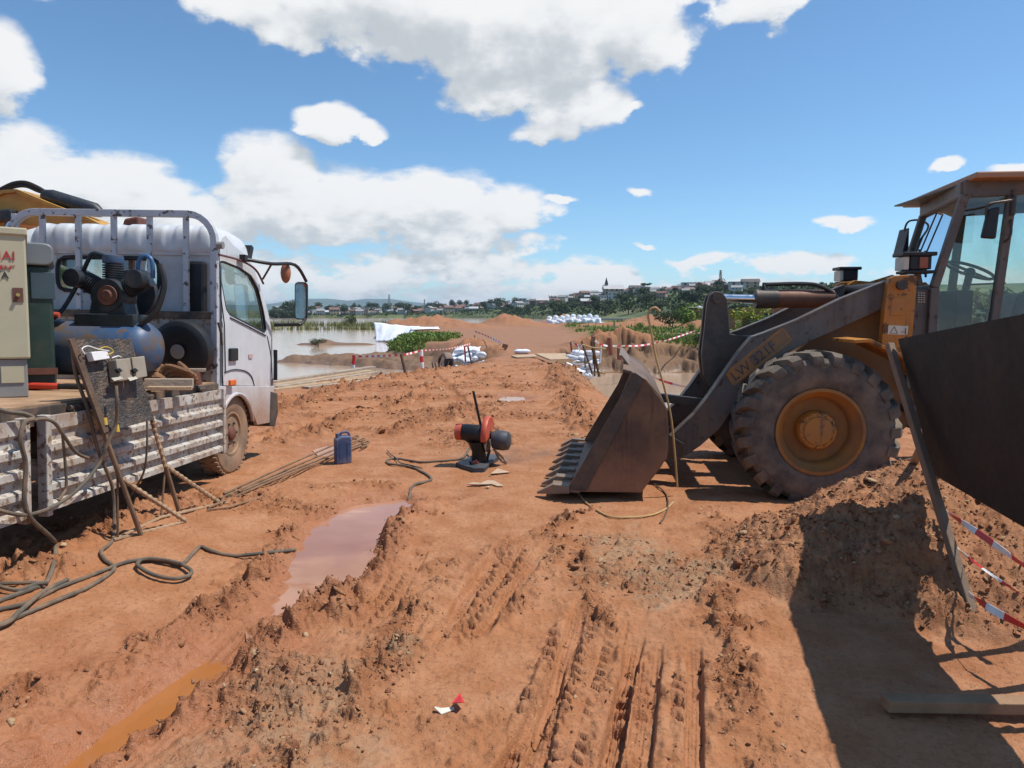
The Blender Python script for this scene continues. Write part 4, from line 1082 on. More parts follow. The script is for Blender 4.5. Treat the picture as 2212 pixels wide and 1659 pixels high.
    sc = L3(3880, 1082, .95); ringp = [sc + Vector((math.cos(a) * .20, math.sin(a) * .21, -math.cos(a) * .085)) for a in [2 * math.pi * i / 26 for i in range(26)]]
    MB().tube(ringp, .015, 8, closed=True).build('ring', M['black'], sw, smooth=True)
    s2 = MB(); s2.bar(sc + Vector((-.19, 0, .07)), sc + Vector((.19, 0, -.09)), .035, .02); s2.bar(sc, sc + Vector((.02, .19, -.02)), .03, .02); s2.sphere(sc + Vector((0, 0, -.02)), .05); s2.build('spokes', M['black'], sw)
    cl = MB(); cl.cyl(sc + Vector((0, 0, -.03)), sc + Vector((-.14, 0, -.75)), .035, 10); cl.bar(sc + Vector((-.02, -.05, -.14)), sc + Vector((.28, -.12, -.13)), .018); cl.box(sc + Vector((-.16, 0, -.45)), (.16, .5, .5)); cl.build('steering_column', M['black'], cab, bevel=.01)
    se = MB(); sx = Bt.x + .12; se.box((sx, 1.05, 1.22), (.5, .5, .14)); se.box((sx + .27, 1.05, 1.55), (.14, .48, .6), (0, R(12), 0)); se.build('seat', M['black'], cab, bevel=.04)
    # mirrors
    mr = empty('mirror'); mr.parent = cab
    c0, c1 = L3(3926, 955, .12), L3(4003, 825, .12)
    MB().add([c0 + Vector((0, 0, .01)), Vector((c1.x - .02, .12, c0.z)), Vector((c1.x, .12, c1.z)), Vector((c0.x + .05, .12, c1.z - .02)), c0 + Vector((.02, .07, .01)), Vector((c1.x, .19, c0.z)), Vector((c1.x + .01, .19, c1.z)), Vector((c0.x + .06, .19, c1.z - .02))],
             [(0, 1, 2, 3), (7, 6, 5, 4), (0, 4, 5, 1), (1, 5, 6, 2), (2, 6, 7, 3), (3, 7, 4, 0)]).build('housing', M['black'], mr, bevel=.015)
    mk = MB(); mk.tube(smooth_pts([L3(4052, 780, yn - .03), L3(4045, 800, .15), L3(3960, 815, .13), L3(3945, 835, .14), L3(3945, 870, .15)], 4), .011, 8); mk.tube([L3(4055, 760, yn - .04), L3(4050, 860, yn - .05)], .022, 8); mk.tube(smooth_pts([L3(4045, 880, yn - .04), L3(4042, 940, yn - .12), L3(4020, 965, yn - .06), L3(4012, 962, yn)], 4), .012, 8); mk.build('bracket', M['dark_steel'], mr, smooth=True)
    m2 = empty('mirror'); m2.parent = cab
    d0, d1 = L3(3604, 1022, 1.9), L3(3634, 912, 1.9)
    MB().prism([(d0.x, d0.z), (d0.x + .07, d0.z), (d1.x, d1.z), (d0.x + .06, d1.z)], 1.88, 2.12).build('housing', M['black'], m2, bevel=.012)
    MB().tube(smooth_pts([L3(3700, 880, 1.82), L3(3645, 882, 1.9), L3(3624, 900, 1.95), L3(3616, 940, 2.0)], 4), .011, 8).build('bracket', M['dark_steel'], m2, smooth=True)
    # rear frame, mostly outside the picture
    rb = MB(); rb.prism([(cx1 + .2, .70), (cx1 + 2.1, .62), (cx1 + 2.15, 1.45), (cx1 + 1.9, 1.70), (cx1 + .2, 1.75)], .30, 1.72); rb.build('engine_hood', M['loader_orange'], root, bevel=.03)
    MB().prism([(fb[4][0] - .1, .55), (cx1 + .4, .55), (cx1 + .4, .78), (fb[4][0] - .1, .85)], .55, 1.35).build('rear_frame', M['loader_grey'], root)
    return root
def smooth2(pts): return [(p.x, p.z) for p in smooth_pts([Vector((a, 0, b)) for a, b in pts], 4)]
LOADER = build_loader()
# ------------------------------------------------------------------ flatbed truck and its load
M['truck_white'] = mat('truck_white_paint', (0.62, 0.635, 0.65), 0.32, var=.04, dirt=(0.48, 0.42, 0.36), dirt_amt=.2, dirt_scale=1.6, low_dirt=(.55, 1.0), spec=.5, coat=.3, streak=(.40, .33, .27), streak_amt=.35)
M['cab_white'] = mat('cab_rear_white', (0.60, 0.60, 0.59), 0.4, var=.06, dirt=(0.34, 0.27, 0.21), dirt_amt=.35, dirt_scale=2.2, streak=(.30, .24, .19), streak_amt=.5)
M['bed_white'] = mat('peeling_white_bed', (0.52, 0.505, 0.46), 0.55, var=.15, dirt=(0.31, 0.21, 0.14), dirt_amt=.7, dirt_scale=5, chip=(.22, .14, .09), chip_amt=.40, chip_scale=22, bump=.1, streak=(.22, .14, .09), streak_amt=.45)
M['rail_grey'] = mat('galvanised_rail', (0.50, 0.51, 0.52), 0.5, metal=.1, chip=(.13, .09, .08), chip_amt=.28, chip_scale=14)
M['bed_floor'] = mat('muddy_bed_floor', (0.36, 0.225, 0.13), 0.9, var=.25, scale=4, dirt=(0.24, 0.13, 0.07), dirt_amt=.5, dirt_scale=5, bump=.6, bump_scale=20)
M['bed_edge'] = mat('dark_bed_edge', (0.055, 0.045, 0.04), 0.6, dirt=(0.28, 0.17, 0.10), dirt_amt=.6, dirt_scale=6)
M['blue_tank'] = mat('blue_tank_paint', (0.035, 0.09, 0.19), 0.42, var=.25, dirt=(0.13, 0.10, 0.075), dirt_amt=.65, dirt_scale=5, chip=(.16, .10, .07), chip_amt=.4, chip_scale=6)
M['pump_dark'] = mat('oily_pump_iron', (0.03, 0.038, 0.048), 0.45, metal=.3, var=.3, dirt=(0.14, 0.10, 0.08), dirt_amt=.4)
M['pump_rust'] = mat('rusty_pulley', (0.15, 0.06, 0.04), 0.6, var=.3)
M['cream'] = mat('cream_cabinet', (0.46, 0.415, 0.28), 0.5, var=.05, dirt=(0.36, 0.28, 0.18), dirt_amt=.25, dirt_scale=2)
M['grey_box'] = mat('grey_cabinet_base', (0.26, 0.25, 0.24), 0.6, dirt=(0.26, 0.18, 0.12), dirt_amt=.45)
M['green_box'] = mat('dark_green_welder', (0.025, 0.05, 0.04), 0.45, dirt=(0.12, 0.09, 0.06), dirt_amt=.4)
M['grey_sheet'] = mat('dull_sheet_metal', (0.24, 0.25, 0.25), 0.45, metal=.5, dirt=(0.22, 0.17, 0.13), dirt_amt=.4)
M['letter_red'] = mat('red_lettering', (0.45, 0.03, 0.03), 0.5)
M['letter_black'] = mat('black_lettering', (0.03, 0.03, 0.04), 0.5)
M['amber'] = mat('amber_lens', (0.75, 0.16, 0.03), 0.25)
M['red_paint'] = mat('red_paint', (0.55, 0.055, 0.03), 0.45, dirt=(0.3, 0.2, 0.14), dirt_amt=.3)
M['mirror'] = mat('mirror_glass', (0.85, 0.87, 0.88), 0.06, metal=1.0, var=.01)
M['excavator'] = mat('excavator_yellow', (0.50, 0.26, 0.05), 0.5, var=.12, dirt=(0.28, 0.16, 0.08), dirt_amt=.5, dirt_scale=2)
M['rope'] = mat('brown_rope', (0.22, 0.11, 0.055), 0.9, var=.3, bump=.6, bump_scale=60)

TRUCK_LOC, TRUCK_ROT = (-2.88, 6.95, 0.02), (R(-2.2), R(1.0), R(-2.0))
TF = Frame(TRUCK_LOC, TRUCK_ROT)
def small_wheel(parent, x, y, z, Rr=.425, W=.2, out=1):
    w = empty('wheel', (x, y, z)); w.parent = parent; h = W / 2
    t = MB(); t.lathe([(.215, -h * .8), (.26, -h), (.33, -h * 1.06), (Rr * .93, -h * .95), (Rr * .985, -h * .7), (Rr, -h * .2), (Rr, h * .2), (Rr * .985, h * .7), (Rr * .93, h * .95), (.33, h * 1.06), (.26, h), (.215, h * .8)], axis=(1, 0, 0), n=48, closed=True)
    for i in range(44):
        for s_ in (-1, 1):
            a = 2 * math.pi * (i + (.5 if s_ > 0 else 0)) / 44
            c = Vector((s_ * h * .62, math.cos(a) * (Rr + .002), math.sin(a) * (Rr + .002)))
            t.box(c, (h * .66, .030, .014), Matrix.Rotation(a - math.pi / 2, 3, 'X'))
    t.build('tyre', M['tyre_truck'], w, smooth=True, angle=30)
    o = out
    r_ = MB(); r_.lathe([(.225, o * h * .75), (.232, o * h * .92), (.21, o * h * .93), (.195, o * h * .7), (.18, o * h * .35), (.155, o * h * .25), (.125, o * h * .55), (.10, o * h * .62), (.0001, o * h * .62)], axis=(1, 0, 0), n=36)
    r_.build('rim', M['tyre_truck'], w, smooth=True, angle=28)
    hb = MB(); hb.lathe([(.075, o * h * .6), (.07, o * h * .95), (.05, o * h * 1.1), (.0001, o * h * 1.12)], axis=(1, 0, 0), n=20)
    hb.build('hub', M['pump_rust'], w, smooth=True)
    for i in range(6):
        a = 2 * math.pi * i / 6
        MB().cyl((o * h * .55, math.cos(a) * .115, math.sin(a) * .115), (o * h * .95, math.cos(a) * .115, math.sin(a) * .115), .014, 6).build('wheel_nut', M['dark_steel'], w)
        c = Vector((o * h * .45, math.cos(a + .5) * .165, math.sin(a + .5) * .165))
        MB().box(c, (.03, .028, .05), Matrix.Rotation(a + .5, 3, 'X')).build('rim_hole', M['black'], w, bevel=.01)
    return w

def build_truck():
    root = empty('flatbed_truck', TRUCK_LOC, TRUCK_ROT)
    tag(root, 'white flatbed truck with peeling drop sides loaded with machines', 'truck')
    def S(us, vs, x=0.0): p = TF.at(us / 4, vs / 4, 0, x); return (p.y, p.z)      # side plane
    def B(us, vs, y=0.0): p = TF.at(us / 4, vs / 4, 1, y); return (p.x, p.z)      # cross plane
    W = 2.02
    # bed
    fz = .97
    MB().span((-W, -4.5, fz - .07), (-.02, -.02, fz)).build('bed_floor', M['bed_floor'], root)
    e = MB(); e.span((-.02, -4.5, fz - .13), (.012, -.02, fz - .012)); e.build('bed_edge', M['bed_edge'], root, bevel=.004)
    MB().span((-W - .012, -4.5, fz - .13), (-W, -.02, fz - .012)).build('bed_edge', M['bed_edge'], root)
    for x in (-.62, -1.40): MB().span((x - .04, -4.4, .62), (x + .04, 1.6, .82)).build('chassis_rail', M['dark_steel'], root)
    for y in (-4.2, -3.3, -2.4, -1.5, -.6): MB().span((-W + .03, y - .03, fz - .14), (-.05, y + .03, fz - .075)).build('cross_member', M['dark_steel'], root)
    def dropside(y0, y1, x0=.028, z1=.90, z0=.30):
        d = empty('drop_side'); d.parent = root
        n = 4; hgt = (z1 - z0 - .10) / n; prof = [(x0, z1), (x0 + .035, z1), (x0 + .035, z1 - .085)]
        z = z1 - .095
        for i in range(n):
            zt = z - i * hgt
            prof += [(x0 + .012, zt - hgt * .12), (x0 + .012, zt - hgt * .52), (x0 + .05, zt - hgt * .66), (x0 + .05, zt - hgt * .98)]
        prof += [(x0 + .02, z0), (x0, z0)]
        MB().prism(prof, y0 + .045, y1 - .045, plane='xz').build('panel', M['bed_white'], d)
        for ya in (y0, y1 - .05):
            MB().span((x0 - .003, ya, z0 - .02), (x0 + .062, ya + .05, z1 + .012)).build('end_post', M['bed_white'], d, bevel=.006)
        for yh in (y0 + .35, (y0 + y1) / 2, y1 - .4):
            h = MB(); h.cyl((x0 + .005, yh - .05, z1 + .03), (x0 + .005, yh + .05, z1 + .03), .018, 10); h.box((x0 + .01, yh, z1 - .02), (.03, .06, .08)); h.build('hinge', M['bed_edge'], d)
    dropside(-2.60, -.03); dropside(-4.5, -2.74)
    MB().span((-W - .06, -4.5, .97), (-W - .02, -.03, 1.42)).build('side_board', M['bed_white'], root)
    # head board
    hb = empty('headboard'); hb.parent = root
    zt, rc = 2.585, .26
    loop = [(-W, fz - .1), (-W, zt - rc)] + [(-W + rc - rc * math.cos(a), zt - rc + rc * math.sin(a)) for a in [math.pi / 2 * i / 6 for i in range(1, 6)]] + [(-W + rc, zt), (-rc, zt)] + [(-rc + rc * math.sin(a), zt - rc + rc * math.cos(a)) for a in [math.pi / 2 * i / 6 for i in range(1, 6)]] + [(0, zt - rc), (0, fz - .1)]
    fr = MB(); vs = []; fs = []; n = len(loop)
    for i, p in enumerate(loop):
        a = Vector(loop[max(i - 1, 0)]); b = Vector(loop[min(i + 1, n - 1)]); t = (b - a).normalized(); nn = Vector((-t.y, t.x)) * .032
        for (sg, yy) in ((1, -.03), (1, .03), (-1, .03), (-1, -.03)): vs.append((p[0] + nn.x * sg - .03, yy, p[1] + nn.y * sg))
    for i in range(n - 1):
        for k in range(4): fs.append((i * 4 + k, i * 4 + (k + 1) % 4, i * 4 + 4 + (k + 1) % 4, i * 4 + 4 + k))
    fr.add(vs, fs).build('frame', M['rail_grey'], hb, bevel=.004)
    for us in (62, 172, 315, 457, 600, 745):
        x = B(us, 1000)[0]
        MB().span((x - .024, -.02, 1.60), (x + .024, .02, zt - .02)).build('upright', M['rail_grey'], hb, bevel=.003)
    MB().span((-W + .03, -.018, fz), (-.06, .018, 1.62)).build('lower_board', M['bed_white'], hb)
    MB().span((-W + .02, -.035, 1.58), (-.05, .035, 1.65)).build('mid_rail', M['bed_edge'], hb, bevel=.004)
    # cab shell
    cab = empty('cab'); cab.parent = root
    xr, xl = -.04, -W + .04
    YR = .13
    side = [(YR, S(870, 1560)[1]), (YR, 1.30), (YR, 1.80), (YR, 2.20), (YR + .03, 2.36), (YR + .13, 2.43), S(945, 978), S(1000, 1022), S(1032, 1078), S(1062, 1170), S(1085, 1280), S(1096, 1380), S(1100, 1480), S(1099, 1560), S(1096, 1640), S(1030, 1655)]
    wc = S(948, 1748)
    arch = [(wc[0] + .54 * math.cos(a), wc[1] + .53 * math.sin(a)) for a in [R(15 + i * 12) for i in range(13)]]
    arch = [p for p in arch if p[1] > .62]
    outl = side + arch
    # window opening of the door
    win = [S(893, 1050), S(905, 1044), S(980, 1075), S(1020, 1105), S(1046, 1160), S(1064, 1260), S(1070, 1325), S(1066, 1332), S(925, 1258), S(912, 1235), S(900, 1140)]
    win = [(p[0], p[1]) for p in win]
    def reorder(outl, win, n=72):
        """rays from the window centre, so that the panel has an opening"""
        cy, cz = np.mean([p[0] for p in win]), np.mean([p[1] for p in win])
        def hit(poly, a):
            dx, dz = math.cos(a), math.sin(a); best = None
            for i in range(len(poly)):
                (x1, z1), (x2, z2) = poly[i], poly[(i + 1) % len(poly)]
                ex, ez = x2 - x1, z2 - z1; den = dx * ez - dz * ex
                if abs(den) < 1e-9: continue
                t = ((x1 - cy) * ez - (z1 - cz) * ex) / den; u = ((x1 - cy) * dz - (z1 - cz) * dx) / den
                if t > 0 and -1e-6 <= u <= 1 + 1e-6 and (best is None or t < best): best = t
            return (cy + dx * best, cz + dz * best)
        A = [2 * math.pi * i / n for i in range(n)]
        return [hit(outl, a) for a in A], [hit(win, a) for a in A]
    upper = [p for p in side if p[1] > .95]
    zsplit = S(870, 1545)[1]
    up_poly = [(YR, S(870, 1545)[1])] + side[1:14] + [S(1099, 1545)]
    for x, mname in ((xr, 'right'), (xl, 'left')):
        o, w_ = reorder(up_poly, win)
        mb = MB(); n = len(o); sg = 1 if x == xr else -1
        bul = lambda p: x + sg * .03 * max(0, 1 - ((p[1] - 1.25) / .8) ** 2)
        mb.add([(bul(p), p[0], p[1]) for p in o] + [(bul(p), p[0], p[1]) for p in w_] + [(bul(p) - sg * .045, p[0], p[1]) for p in w_],
               [(i, (i + 1) % n, n + (i + 1) % n, n + i) for i in range(n)] + [(n + i, n + (i + 1) % n, 2 * n + (i + 1) % n, 2 * n + i) for i in range(n)])
        mb.build('side_panel', M['truck_white'], cab, smooth=True, angle=40)
        MB().add([(bul(p) - sg * .03, p[0], p[1]) for p in w_], [tuple(range(n))]).build('side_window', M['glass_clear'], cab)
        rub = MB(); rub.tube([(bul(p) - sg * .01, p[0], p[1]) for p in w_], .014, 6, closed=True); rub.build('window_seal', M['black'], cab)
        # lower wing with wheel arch
        lw = [S(865, 1545), S(868, 1610), S(872, 1632)] + [(wc[0] - .46 * math.cos(t), wc[1] + .47 * math.sin(t)) for t in [R(25 + i * 13) for i in range(11)] if wc[1] + .47 * math.sin(t) > .64] + [S(1030, 1700), S(1085, 1690), S(1098, 1560), S(1099, 1545)]
        MB().prism(lw, x - .012 + sg * .012, x + .012 + sg * .028, plane='yz').build('wing', M['truck_white'], cab, bevel=.006)
        fl = MB(); ring = [(wc[0] - .445 * math.cos(t), wc[1] + .45 * math.sin(t)) for t in [R(20 + i * 12) for i in range(13)]]
        fl.tube([(x + sg * .035, p[0], p[1]) for p in ring], .022, 8); fl.build('arch_lip', M['truck_white'], cab, smooth=True)
    y0, y1 = side[3][0], side[12][0]
    rz0, rz1 = .78, 2.235
    # rear wall with window
    ow = [(xr + .02, rz0), (xr + .02, rz1 - .10), (xr - .05, rz1), (xl + .05, rz1), (xl - .02, rz1 - .10), (xl - .02, rz0)]
    rw = [B(640, 1010, .15), B(640, 1130, .15), B(235, 1130, .15), B(235, 1010, .15)]
    rw = round_poly([(B(640, 1010, .15)[0], 2.17), (B(640, 1010, .15)[0], 1.84), (B(235, 1010, .15)[0], 1.84), (B(235, 1010, .15)[0], 2.17)], .1, 4)
    o, w_ = reorder([(p[0], p[1]) for p in ow], rw); n = len(o); yb = y0
    mb = MB(); mb.add([(p[0], yb, p[1]) for p in o] + [(p[0], yb, p[1]) for p in w_] + [(p[0], yb + .04, p[1]) for p in w_], [(i, (i + 1) % n, n + (i + 1) % n, n + i) for i in range(n)] + [(n + i, n + (i + 1) % n, 2 * n + (i + 1) % n, 2 * n + i) for i in range(n)])
    mb.build('rear_wall', M['cab_white'], cab, smooth=True, angle=40)
    MB().add([(p[0], yb + .02, p[1]) for p in w_], [tuple(range(n))]).build('rear_window', M['glass_clear'], cab)
    MB().tube([(p[0], yb - .005, p[1]) for p in w_], .02, 6, closed=True).build('window_seal', M['black'], cab)
    MB().span((xl + .01, yb - .02, 2.205), (xr - .01, yb + .01, 2.23)).build('drip_rail', M['cab_white'], cab)
    # roof with pressed ribs, rounded over the back edge
    yf, zf = S(1000, 1022)
    prof = [(y0 - .012, 2.22), (y0 - .03, 2.25), (y0 - .033, 2.34), (y0 - .018, 2.43), (y0 + .035, 2.485), (y0 + .13, 2.508), (y0 + .35, 2.515), (y0 + .6, 2.505), (y0 + .8, 2.47), (yf - .1, zf + .09), (yf + .02, zf - .01)]
    pr = [(p.x, p.z) for p in smooth_pts([Vector((q[0], 0, q[1])) for q in prof], 3)]
    nx, ny = 110, len(pr) - 1; vs = []
    for j, (yy, zz) in enumerate(pr):
        v = j / ny
        for i in range(nx + 1):
            u = i / nx; x = xr + (xl - xr) * u; e = min(u, 1 - u) * (xr - xl)
            k = max(0., 1 - e / .16); drop = .24 * k ** 2.2 * min(1., v * 4)
            rib = .5 - .5 * math.cos(u * 2 * math.pi * 8); rib = (1 if rib > .55 else max(0, (rib - .25) / .30)) * .016 * min(1., v * 7) * max(0., 1 - max(0., v - .45) * 3.5) * (1 if e > .1 else e / .1)
            vs.append((x, yy - rib * .7 + .05 * k * k * (1 - min(1, v * 2)), zz - drop + rib * .7))
    fs = [(j * (nx + 1) + i, j * (nx + 1) + i + 1, (j + 1) * (nx + 1) + i + 1, (j + 1) * (nx + 1) + i) for j in range(ny) for i in range(nx)]
    MB().add(vs, fs).build('roof', M['truck_white'], cab, smooth=True, angle=70)
    # windscreen, front, floor
    wt, wb = S(1008, 1032), S(1094, 1340)
    MB().add([(xr, wt[0], wt[1]), (xl, wt[0], wt[1]), (xl, wb[0], wb[1]), (xr, wb[0], wb[1])], [(0, 1, 2, 3)]).build('windscreen', M['glass_clear'], cab)
    MB().prism([wb, S(1100, 1480), S(1099, 1560), S(1096, 1690), (side[12][0] - .12, .55), (side[12][0] - .12, wb[1] - .1)], xl, xr, plane='yz').build('front_panel', M['truck_white'], cab, bevel=.01)
    MB().span((xl + .02, y0 + .05, .82), (xr - .02, y1 - .15, .95)).build('cab_floor', M['black'], cab)
    st = MB(); st.span((xl + .1, y0 + .15, .95), (xr - .1, y0 + .75, 1.25)); st.span((xl + .1, y0 + .08, 1.25), (xr - .1, y0 + .25, 1.75)); st.build('seat', M['grey_box'], cab, bevel=.05)
    MB().span((xl + .04, y1 - .45, 1.1), (xr - .04, y1 - .1, 1.45)).build('dashboard', M['black'], cab, bevel=.04)
    q = MB().tube([(-.55 + .2 * math.cos(a), y1 - .55 + .1 * math.sin(a), 1.5 + .17 * math.sin(a)) for a in [2 * math.pi * i / 20 for i in range(20)]], .015, 6, closed=True); q.build('steering_wheel', M['black'], cab)
    # front mud guard, bumper, step
    bp = MB(); p0, p1 = S(1080, 1570), S(1112, 1705)
    bp.prism([S(1082, 1566), S(1108, 1572), S(1110, 1650), S(1098, 1706), S(1078, 1704)], xl - .04, xr + .05, plane='yz'); bp.build('bumper', M['dark_steel'], root, bevel=.012)
    MB().prism([(wc[0] - .46, wc[1] - .2), (wc[0] - .44, wc[1] + .25), (wc[0] - .2, wc[1] + .43), (wc[0] + .2, wc[1] + .43), (wc[0] + .44, wc[1] + .25), (wc[0] + .46, wc[1] - .2)], -.45, -.30, plane='yz').build('inner_arch', M['black'], cab)
    MB().span((-.10, S(1035, 1680)[0], .50), (-.02, S(1080, 1680)[0], .54)).build('step', M['bed_white'], root)
    MB().box((.0, S(1099, 1450)[0] + .012, S(1099, 1460)[1]), (.05, .03, .36)).build('corner_trim', M['black'], cab, bevel=.006)
    # indicator, handle, small mirror bits
    c = S(916, 1530); MB().box((.035, c[0], c[1]), (.03, .14, .06)).build('side_indicator', M['amber'], cab, bevel=.01)
    c = S(934, 1418); MB().box((.0, c[0], c[1]), (.03, .19, .13)).build('door_handle', M['black'], cab, bevel=.012)
    c = S(1006, 1425); MB().box((-.008, c[0], c[1]), (.005, .10, .045)).build('door_badge', mat('faded_red_badge', (.55, .36, .33), .5), cab)
    sm = MB(); sg_ = [S(876, 1020), S(885, 1200), S(898, 1300), S(902, 1490)]; sm.tube([(.0, p[0], p[1]) for p in sg_], .006, 6); sg2 = [S(1012, 1496), S(1096, 1500)]; sm.build('door_gap', M['black'], cab)
    bx_ = lambda p: xr + .03 * max(0, 1 - ((p[1] - 1.25) / .8) ** 2) + .003
    for q in ([S(902, 1490), S(940, 1478), S(985, 1484), S(1010, 1506), S(1022, 1543)], [S(1072, 1345), S(1086, 1420), S(1092, 1500), S(1093, 1543)]):
        MB().tube(smooth_pts([(bx_(p), p[0], p[1]) for p in q], 4), .005, 6).build('door_gap', M['black'], cab)
    q = [S(925, 1262), S(1000, 1300), S(1066, 1336)]; MB().tube([(bx_(p) + .004, p[0], p[1] - .02) for p in q], .006, 6).build('waist_trim', M['black'], cab)
    gt = MB(); g = [S(872, 1018), S(960, 1042), S(1020, 1078), S(1052, 1135)]; gt.tube(smooth_pts([(.005, p[0], p[1]) for p in g], 5), .012, 6); gt.build('rain_gutter', mat('maroon_trim', (.14, .05, .05), .5), cab, smooth=True)
    MB().tube([(.035, *S(858, 1290)), (.05, *S(864, 1330)), (.05, *S(868, 1380))], .012, 8).build('latch_hook', M['dark_steel'], hb, smooth=True)
    MB().cyl((.0, -.01, S(850, 975)[1]), (.06, -.01, S(850, 975)[1]), .035, 12).build('marker_lamp', M['grey_box'], hb, smooth=True)
    am = MB(); am.box((-.35, side[5][0] + .35, side[5][1] + .10), (.12, .12, .06)); am.build('roof_light', M['black'], cab, bevel=.015)
    # mirror arms reach forward and out
    ar = empty('mirror_arm'); ar.parent = cab
    P1 = TF.at(978 / 4, 1036 / 4, 0, .02); P2 = TF.at(1085 / 4, 1055 / 4, 0, .22); P3 = TF.at(1180 / 4, 1060 / 4, 0, .32); P4 = TF.at(1225 / 4, 1125 / 4, 0, .36); P5 = TF.at(1224 / 4, 1130 / 4, 0, .36); P6 = TF.at(1222 / 4, 1275 / 4, 0, .36); P7 = TF.at(1190 / 4, 1298 / 4, 0, .30); P8 = TF.at(1098 / 4, 1300 / 4, 0, .02)
    t = MB(); t.tube(smooth_pts([P1, P2, P3, P4], 5), .019, 8); t.build('upper_tube', M['black'], ar, smooth=True)
    t = MB(); t.tube(smooth_pts([P6, (P6 + P7) / 2 + Vector((0, 0, -.02)), P7, P8], 5), .019, 8); t.build('lower_tube', M['black'], ar, smooth=True)
    t = MB(); t.tube([TF.at(1052 / 4, 1115 / 4, 0, .0), P2 + Vector((0, 0, -.01))], .012, 8); t.box(P1 + Vector((0, .02, .01)), (.06, .16, .06)); t.build('stay', M['black'], ar)
    bl = TF.at(990 / 4, 1010 / 4, 0, -.08); MB().box(bl, (.10, .06, .16), (R(-25), 0, 0)).build('visor_bracket', M['black'], ar, bevel=.01)
    mr = empty('side_mirror'); mr.parent = cab
    a, b = TF.at(1178 / 4, 1278 / 4, 1, P5.y), TF.at(1228 / 4, 1128 / 4, 1, P5.y)
    MB().prism(round_poly([(a.x, a.z), (b.x, a.z), (b.x, b.z), (a.x, b.z)], .05, 4), P5.y, P5.y + .05).build('housing', M['black'], mr, bevel=.006)
    MB().prism(round_poly([(a.x + .012, a.z + .012), (b.x - .012, a.z + .012), (b.x - .012, b.z - .012), (a.x + .012, b.z - .012)], .04, 4), P5.y - .004, P5.y - .001).build('mirror_glass', M['mirror'], mr)
    rm = TF.at(1143 / 4, 1092 / 4, 1, P3.y - .1); MB().sphere(rm, .115, 16, 10, (.5, .45, 1.0)).build('round_mirror', mat('orange_mirror_back', (.35, .13, .06), .4), mr, smooth=True)
    # wheels
    wx = .405
    small_wheel(root, -.14, wc[0], .41, out=1); small_wheel(root, -W + .14, wc[0], .41, out=-1)
    for x, o in ((-.16, 1), (-.40, 1), (-W + .16, -1), (-W + .40, -1)): small_wheel(root, x, -3.5, .41 + .0, out=o)
    # black box (air filter) behind the cab
    a, b = B(740, 1275, .08), B(822, 1045, .08)
    MB().span((a[0], .05, a[1] - .1), (b[0], .13, b[1])).build('air_intake', M['black'], root, bevel=.03)
    MB().span((-1.55, -1.6, .45), (-.25, -.6, .75)).build('fuel_tank', M['dark_steel'], root, bevel=.05)
    return root, S, B
TRUCK, TS, TB = build_truck()

